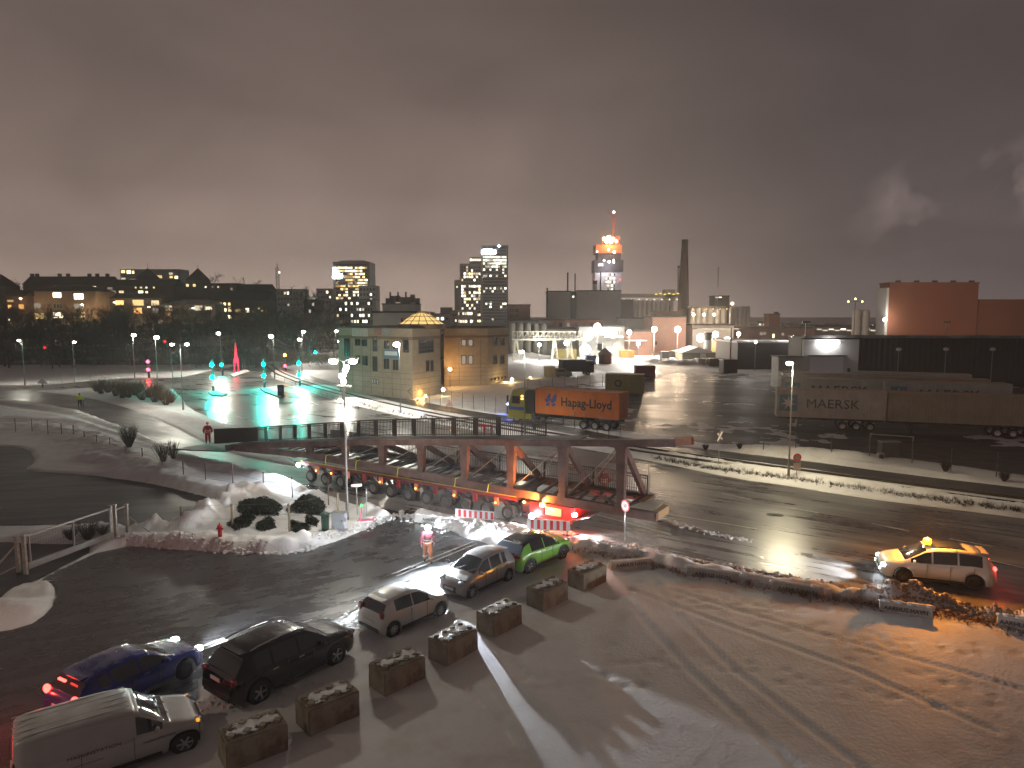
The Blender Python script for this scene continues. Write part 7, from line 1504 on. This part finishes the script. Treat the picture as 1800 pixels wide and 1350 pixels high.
# ------------------------------------------------------------------ small street furniture
def sign_post(name, label, px, yb, yt, cat='road sign', r=.03):
    b = G(px, yb); z = ZH(b, yt); t = thing(name, label, cat, (b.x, b.y, 0)); MB().tube((0, 0, 0), (0, 0, z), r, r, 8).build('post', galv, t); return t, z
s_red = M('sign_red', (.55, .02, .03), .5); s_white = M('sign_white', (.70, .70, .68), .5)
t, z = sign_post('speed_sign', 'round red-rimmed speed limit sign 50 on a grey post by the road, turned almost edge-on', 1098, 972, 878)
dk_ = bpy.data.objects.new('sign_disc', None); 
disc = MB().lathe([(.0001, -.02), (.30, -.02), (.30, .02), (.0001, .02)], c=(0, 0, z-.32), n=24, axis='Y').build('sign_rim', s_red, t); face = MB().lathe([(.0001, -.026), (.225, -.026)], c=(0, 0, z-.32), n=24, axis='Y').build('sign_face', s_white, disc)
text_mesh('lettering', '50', .27, M('lettering_black'), disc, Matrix.Translation((0, -.032, z-.32)) @ Matrix.Rotation(math.pi/2, 4, 'X'), .008, .002); t.rotation_euler = (0, 0, rad(-58))
t, z = sign_post('level_crossing_sign', 'crossed level-crossing sign on a post beside the railway', 1263, 818, 757); t.rotation_euler = (0, 0, .9)
for a_ in (.5, -.5): MB().box((0, -.04, z-.45), (1.15, .03, .14), ry=a_*1.1).build('sign_board', s_white, t)
MB().box((0, -.065, z-.45), (.9, .01, .05), ry=.55).build('red_stripe', s_red, t)
t, z = sign_post('no_stopping_sign', 'red-ringed round sign with white plate below it beside the railway', 1400, 839, 797)
dd = MB().lathe([(.0001, -.02), (.30, -.02), (.30, .02), (.0001, .02)], c=(0, 0, z-.30), n=20, axis='Y').build('sign_rim', s_red, t); MB().lathe([(.0001, -.027), (.20, -.027)], c=(0, 0, z-.30), n=20, axis='Y').build('sign_face', M('sign_dull', (.30, .22, .2), .5), dd); MB().box((0, -.03, z-.95), (.5, .03, .5)).build('sub_plate', s_white, t)
t, z = sign_post('street_name_sign', 'small white street-name plate on a thin post above the pink scooter', 628, 908, 853); t.rotation_euler = (0, 0, .35); MB().box((0, -.03, z), (.62, .03, .16)).build('plate', s_white, t)
t, z = sign_post('marker_post', 'thin grey marker post right of the pink scooter', 645, 914, 857); MB().box((0, 0, z-.3), (.07, .07, .12)).build('reflector', s_white, t)
t, z = sign_post('chevron_sign', 'dark chevron sign on a post at the corner of the sand-coloured building', 717, 710, 676); MB().bar((0, 0, z-.9), (.5, 0, z-.45), .08).build('chevron_arm', darkm, t); MB().bar((0, 0, z-.9), (.5, 0, z-1.35), .08).build('chevron_arm', darkm, t)
t, z = sign_post('warning_triangle', 'red-edged warning triangle on a post by the mesh fence', 790, 727, 703)
mb = MB()
for a, b_ in (((-.45, -.04, z-.75), (.45, -.04, z-.75)), ((.45, -.04, z-.75), (0, -.04, z)), ((0, -.04, z), (-.45, -.04, z-.75))): mb.bar(a, b_, .10, .03)
mb.build('red_edge', s_red, t); MB().add([(-.38, -.03, z-.72), (.38, -.03, z-.72), (0, -.03, z-.1)], [(0, 1, 2)]).build('sign_face', M('sign_dull'), t)
for lab, px, yb, yt in (('short dark post left of the shrubs at the far road', 108, 676, 655), ('thin post between the shrub and the wood', 160, 672, 652)): sign_post('road_post', lab, px, yb, yt, 'post')
b = G(75, 681); t = thing('direction_triangle', 'white triangular two-sided sign standing on the snowy bank at the far left', 'road sign', (b.x, b.y, 0)); z = ZH(b, 663); MB().add([(-.9, 0, z*.35), (.9, 0, z*.35), (0, 0, z), (-.9, .08, z*.35), (.9, .08, z*.35), (0, .08, z)], [(0,1,2), (5,4,3), (0,3,4,1), (1,4,5,2), (2,5,3,0)]).build('sign_face', s_white, t); MB().box((0, .04, z*.2), (.3, .1, z*.4)).build('post', galv, t)
# hydrant, bin, cabinet, scooter
b = GT(387, 943); t = thing('hydrant', 'red fire hydrant sticking out of the snow bank', 'hydrant', (b.x, b.y, b.z)); z = .62; rm = M('hydrant_red', (.50, .01, .02), .45)
MB().lathe([(.10, -.2), (.10, z*.8), (.125, z*.8), (.125, z*.86), (.09, z*.95), (.0001, z)], n=12).build('barrel', rm, t, True); 
for s in (-1, 1): MB().tube((s*.08, 0, z*.66), (s*.17, 0, z*.66), .05, n=8).build('outlet', rm, t)
MB().box((0, 0, z+.03), (.06, .06, .08)).build('spindle_nut', rm, t)
b = GT(572, 932); t = thing('litter_bin', 'dark green litter bin beside the grey cabinet', 'bin', (b.x, b.y, b.z)); z = ZH(b, 900)-b.z; MB().lathe([(.20, 0), (.22, z*.86), (.24, z*.86), (.24, z*.92), (.12, z), (.0001, z)], n=14).build('body', M('bin_green', (.012, .06, .035), .35, coat=.4), t, True); MB().box((0, -.22, z*.74), (.24, .05, .14)).build('opening', blackp, t); MB().box((0, 0, z*.88), (.49, .49, .03)).build('lid_rim', darkm, t)
b = GT(594, 930); t = thing('utility_cabinet', 'grey utility cabinet with snow on top between bin and lamp post', 'cabinet', (b.x, b.y, b.z), -.12); z = ZH(b, 903)-b.z; MB().box((0, .2, z/2), (.72, .38, z)).build('body', M('cabinet_grey', (.33, .35, .37), .5, var=.15, vscale=4), t); MB().box((0, -.0, z/2), (.62, .02, z*.8)).build('door', M('cabinet_grey'), t); MB().box((0, .2, z+.02), (.78, .44, .05)).build('lid', galv, t); MB().box((.24, -.02, z*.55), (.04, .03, .12)).build('handle', darkm, t)
b = GT(636, 919); t = thing('electric_scooter', 'pink electric scooter with green-lit handlebar parked on the snow', 'scooter', (b.x, b.y, b.z), .35); pk = M('scooter_pink', (.62, .12, .22), .4); z = ZH(b, 889)-b.z
MB().box((.30, 0, .13), (.75, .16, .06)).build('deck', pk, t); MB().tube((-.08, 0, .18), (.02, 0, z), .03, n=8).build('stem', pk, t); MB().bar((.02, -.25, z), (.02, .25, z), .035).build('handlebar', blackp, t); MB().box((.0, 0, z+.03), (.10, .26, .07)).build('display', E('scooter_green', (.05, 1, .2), 2.5), t); MB().bar((-.12, 0, .12), (-.08, 0, .30), .10, .10).build('front_fork', pk, t); MB().box((.70, 0, .22), (.2, .12, .04)).build('rear_mudguard', pk, t)
for x in (-.13, .72): MB().lathe([(.09, -.03), (.11, 0), (.09, .03)], c=(x, 0, .11), n=14, axis='Y').build('wheel', wheel_rub, t)
b = G(1566, 806); t = thing('utility_cabinet', 'dark switch cabinet standing by the pipe gate across the path', 'cabinet', (b.x, b.y, 0)); z = ZH(b, 778); MB().box((0, .4, z/2), (1.5, .7, z)).build('body', M('cabinet_dark', (.06, .06, .065), .5), t); MB().box((0, .4, z+.04), (1.6, .8, .08)).build('lid', galv, t)
for i_ in (-.35, .35): MB().box((i_, .03, z/2), (.6, .03, z*.85)).build('door', M('cabinet_dark'), t)
b = G(1549, 809); t = thing('meter_box', 'small pale meter box left of the dark switch cabinet', 'cabinet', (b.x, b.y, 0)); z = ZH(b, 797); MB().box((0, .15, z/2), (.5, .3, z)).build('body', M('cabinet_grey'), t); MB().box((0, -.01, z/2), (.36, .02, z*.7)).build('door', darkm, t)
# manhole covers
for lab, x, y in (('left of two round manhole covers in the main road', 1357, 905), ('right of two round manhole covers in the main road', 1367, 905.5)):
    b = G(x, y); o = MB().lathe([(.0001, .012), (.32, .012), (.34, .004)], c=(b.x, b.y, 0), n=20).build('manhole_cover', M('cast_iron', (.02, .018, .017), .6, .4)); tag(o, lab, 'manhole cover', 'manhole covers')
b = G(1418, 975); o = MB().box((b.x, b.y, .012), (.55, .35, .02), rz=-.4).build('drain_grate', M('cast_iron')); tag(o, 'dark drain grate near the edge of the main road', 'drain')
b = G(640, 983); o = MB().box((b.x, b.y, .012), (1.1, .5, .02), rz=.55).build('drain_cover', M('cast_iron')); tag(o, 'dark rectangular cover in the side road below the street lamp', 'drain cover')

# ------------------------------------------------------------------ shrubs, hedges, weeds, debris
redtwig = M('red_twigs', (.13, .065, .04), .95); dktwig = M('dark_twigs', (.035, .03, .022), .95); ever = M('evergreen_mat', (.018, .026, .012), .9, var=.4, vscale=6); dryg = M('dry_grass', (.22, .16, .10), .95)
def g3(*p): return [(q.x, q.y, q.z*.7) for q in (GT(*a) for a in p)]
def shrub(label, px, yb, w, h, mat, seed, n=26, name='bare_shrub', group=None, sp=.35):
    b = GT(px, yb); t = thing(name, label, 'shrub', (b.x, b.y, b.z), 0, group); r = random.Random(seed); st = MB(); tw = MB()
    for _ in range(n):
        a = r.uniform(0, 6.28); d = Vector((math.cos(a)*r.uniform(.1, 1)*w*.5, math.sin(a)*r.uniform(.1, 1)*w*.5, h*r.uniform(.7, 1.05))); p0 = Vector((d.x*.2, d.y*.2, 0)); m_ = p0.lerp(d, .5)+Vector((r.gauss(0, .05), r.gauss(0, .05), 0)); st.tube(p0, m_, .018, .012, 4, False); st.tube(m_, d, .012, .004, 3, False)
        for _ in range(9): f = r.uniform(.3, 1); a0 = p0.lerp(d, f); e = a0+Vector((r.gauss(0, 1), r.gauss(0, 1), r.gauss(.5, .6))).normalized()*h*.3; s = Vector((r.gauss(0, 1), r.gauss(0, 1), 0)).normalized()*.007; tw.add([a0-s, a0+s, e], [(0, 1, 2)])
    st.build('stems', mat, t); tw.build('twigs', mat, t); return t
rs_ = random.Random(5)
for i, (px, yb) in enumerate(((178,692),(190,690),(203,696),(214,692),(226,699),(238,695),(250,703),(262,699),(272,707),(283,703),(292,712),(300,708),(170,688),(245,690),(215,700),(275,697),(230,690))):
    shrub('reddish-brown leafless shrub in the clump on the verge by the junction', px, yb, 3.2, 1.7+rs_.random()*.6, redtwig, i, 90, group='reddish shrubs on the verge')
shrub('round dark shrub on the snow bank below the cycle road', 227, 786, 1.9, 1.8, dktwig, 50, 130); shrub('dark scrubby bush near the left bridge tip', 287, 812, 1.9, 1.5, dktwig, 51, 70); shrub('pale-tipped scrub right beside the left bridge tip', 305, 806, 1.3, 1.3, dktwig, 52, 50)
for i, (lab, px, yb, w, h) in enumerate((('large dark bush behind the depot gate', 155, 948, 1.6, .9), ('low dark bush left of the big one behind the gate', 125, 948, 1.0, .6), ('small dark bush right of the big one behind the gate', 182, 940, 1.0, .5), ('dark bush in the far snow edge below the container fence', 1662, 830, 1.0, .8), ('small bush by the fence at the right edge', 1765, 846, 1.0, .7), ('small dark bush below the crossing sign', 1240, 791, .7, .5), ('second small bush right of the crossing sign', 1300, 789, .7, .5))): shrub(lab, px, yb, w, h, dktwig, 60+i, 90)
def hedge_mat(label, pts, h, n, seed):
    P_ = [GT(*p) for p in pts]; r = random.Random(seed); c = sum(P_, Vector((0, 0, 0)))/len(P_); mb = MB(); poly = [(p.x, p.y) for p in P_]
    xs = [p[0] for p in poly]; ys = [p[1] for p in poly]; k = 0
    while k < n:
        x = r.uniform(min(xs), max(xs)); y = r.uniform(min(ys), max(ys)); 
        if sdpoly(np.array([x]), np.array([y]), poly)[0] > 0: continue
        k += 1; z = HT(x, y)+r.uniform(.0, h*1.1)*min(1.0, .15-1.6*float(sdpoly(np.array([x]), np.array([y]), poly)[0]))+.12*math.sin(x*5)*math.sin(y*6); s = .05
        for _ in range(3):
            a = Vector((x+r.gauss(0, .05), y+r.gauss(0, .05), z+r.gauss(0, .04))); u = Vector((r.gauss(0, 1), r.gauss(0, 1), r.gauss(0, 1))).normalized()*s; v = Vector((r.gauss(0, 1), r.gauss(0, 1), r.gauss(0, 1))).normalized()*s; mb.add([a-u, a+v, a+u*1.2, a-v*.6], [(0, 1, 2, 3)])
    o = mb.build('evergreen_hedge', ever); tag(o, label, 'hedge'); return o
hedge_mat('broad flat dark evergreen hedge half covered by ploughed snow', [(420,885),(470,882),(496,893),(488,906),(440,908),(418,900)], .34, 2600, 1)
hedge_mat('rounded dark evergreen hedge right of the broad one', [(512,893),(535,878),(560,880),(572,895),(566,908),(530,903),(500,900)], .36, 2600, 2)
hedge_mat('small dark evergreen patch behind the hydrant', [(400,922),(425,908),(448,908),(440,925),(415,934)], .26, 1300, 3)
hedge_mat('low dark evergreen patch between two fence posts', [(455,918),(478,914),(484,928),(465,934),(450,930)], .25, 900, 4)
hedge_mat('low dark evergreen patch near the green bin', [(512,918),(540,922),(548,930),(525,938),(508,930)], .25, 900, 5)
hedge_mat('thin dark evergreen patch at the right of the snow pile', [(540,908),(560,915),(556,926),(538,918)], .25, 600, 6)
thicket('weeds', 'dry reddish weeds and frozen stalks poking out of the roadside bank', 'weeds', g3((1010,962),(1070,972),(1130,985),(1200,1004),(1300,1022),(1400,1040),(1480,1052),(1560,1062)), 700, .10, .34, M('red_brown_stalks', (.20, .09, .05), .95), 8, .28, .008)
thicket('weeds', 'dry grass stalks in the snowy strip between road and railway', 'weeds', g3((1150,805),(1240,822),(1330,834),(1420,846),(1560,866),(1700,886),(1800,898)), 700, .15, .45, dktwig, 9, .35, .010)
thicket('weeds', 'dry stalks in the snowy strip beside the railway, behind the bridge', 'weeds', g3((560,692),(640,710),(730,732),(800,745),(880,760)), 260, .15, .45, dktwig, 10, .45, .015)
thicket('weeds', 'frozen weeds around the last lettered barriers and snow bank', 'weeds', g3((1440,1052),(1540,1066),(1600,1070),(1700,1088),(1800,1108)), 260, .10, .3, M('red_brown_stalks'), 12, .25, .008)
# lumps of ploughed snow and dirt along the edges
def rubble(name, label, pts, n, smin, smax, mat, seed, sp=.3, zoff=.02):
    r = random.Random(seed); mb = MB(); pl = [G(*p) for p in pts]
    for _ in range(n):
        i = r.randrange(len(pl)-1); p = pl[i].lerp(pl[i+1], r.random())+Vector((r.gauss(0, sp), r.gauss(0, sp), 0)); s = r.uniform(smin, smax)*(1 if r.random() < .85 else 1.8)
        o = len(mb.v); mb.ball((p.x, p.y, zoff*0+HT(p.x, p.y)+s*.3), s, 6, 4, (r.uniform(.7, 1.4), r.uniform(.7, 1.4), r.uniform(.5, .9)))
        for k in range(o, len(mb.v)): v = mb.v[k]; mb.v[k] = (v[0]+r.gauss(0, s*.13), v[1]+r.gauss(0, s*.13), v[2]+r.gauss(0, s*.10))
    o = mb.build(name, mat); return tag(o, label, 'snow', kind='stuff')
dirty = M('dirty_snow', (.42, .33, .28), .8, var=.5, vscale=6, world=True)
rubble('snow_lumps', 'lumps of dirty ploughed snow along the near edge of the main road', ((940,935),(1000,945),(1060,955),(1130,968),(1200,985),(1300,1003),(1440,1027),(1545,1047)), 1500, .025, .085, dirty, 31, .22, .12)
rubble('snow_lumps', 'white snow crumbs beside the junction edge and barriers', ((700,905),(740,915),(800,930),(860,935),(905,950)), 380, .02, .09, MATS['snow'], 32, .35, .06)
rubble('snow_lumps', 'snow crumbs along the kerb by the scooter', ((555,957),(600,942),(650,925),(700,905)), 420, .02, .07, MATS['snow'], 33, .18, .05)
rubble('snow_lumps', 'snow crumbs at the foot of the banks by the depot gate', ((210,957),(310,964),(420,971),(500,973),(555,963)), 420, .02, .08, MATS['snow'], 34, .12, .04)
rubble('snow_lumps', 'clods of snow on the road behind the bridge end', ((1165,915),(1200,925),(1260,940),(1320,952)), 260, .02, .07, MATS['snow'], 35, .14, .0)
rubble('snow_lumps', 'trodden clods between the parked cars', ((350,1250),(480,1220),(600,1110),(640,1080),(720,1030)), 420, .015, .05, MATS['snow'], 36, .45, .05)
rubble('snow_lumps', 'icy clods on the bank by the big snow heap at the right', ((1545,1060),(1620,1062),(1700,1080),(1800,1105)), 700, .02, .08, dirty, 37, .40, .25)
rubble('snow_lumps', 'frozen clods around the first lettered barrier', ((1040,975),(1080,985),(1130,990)), 420, .02, .06, MATS['snow'], 38, .40, .10)
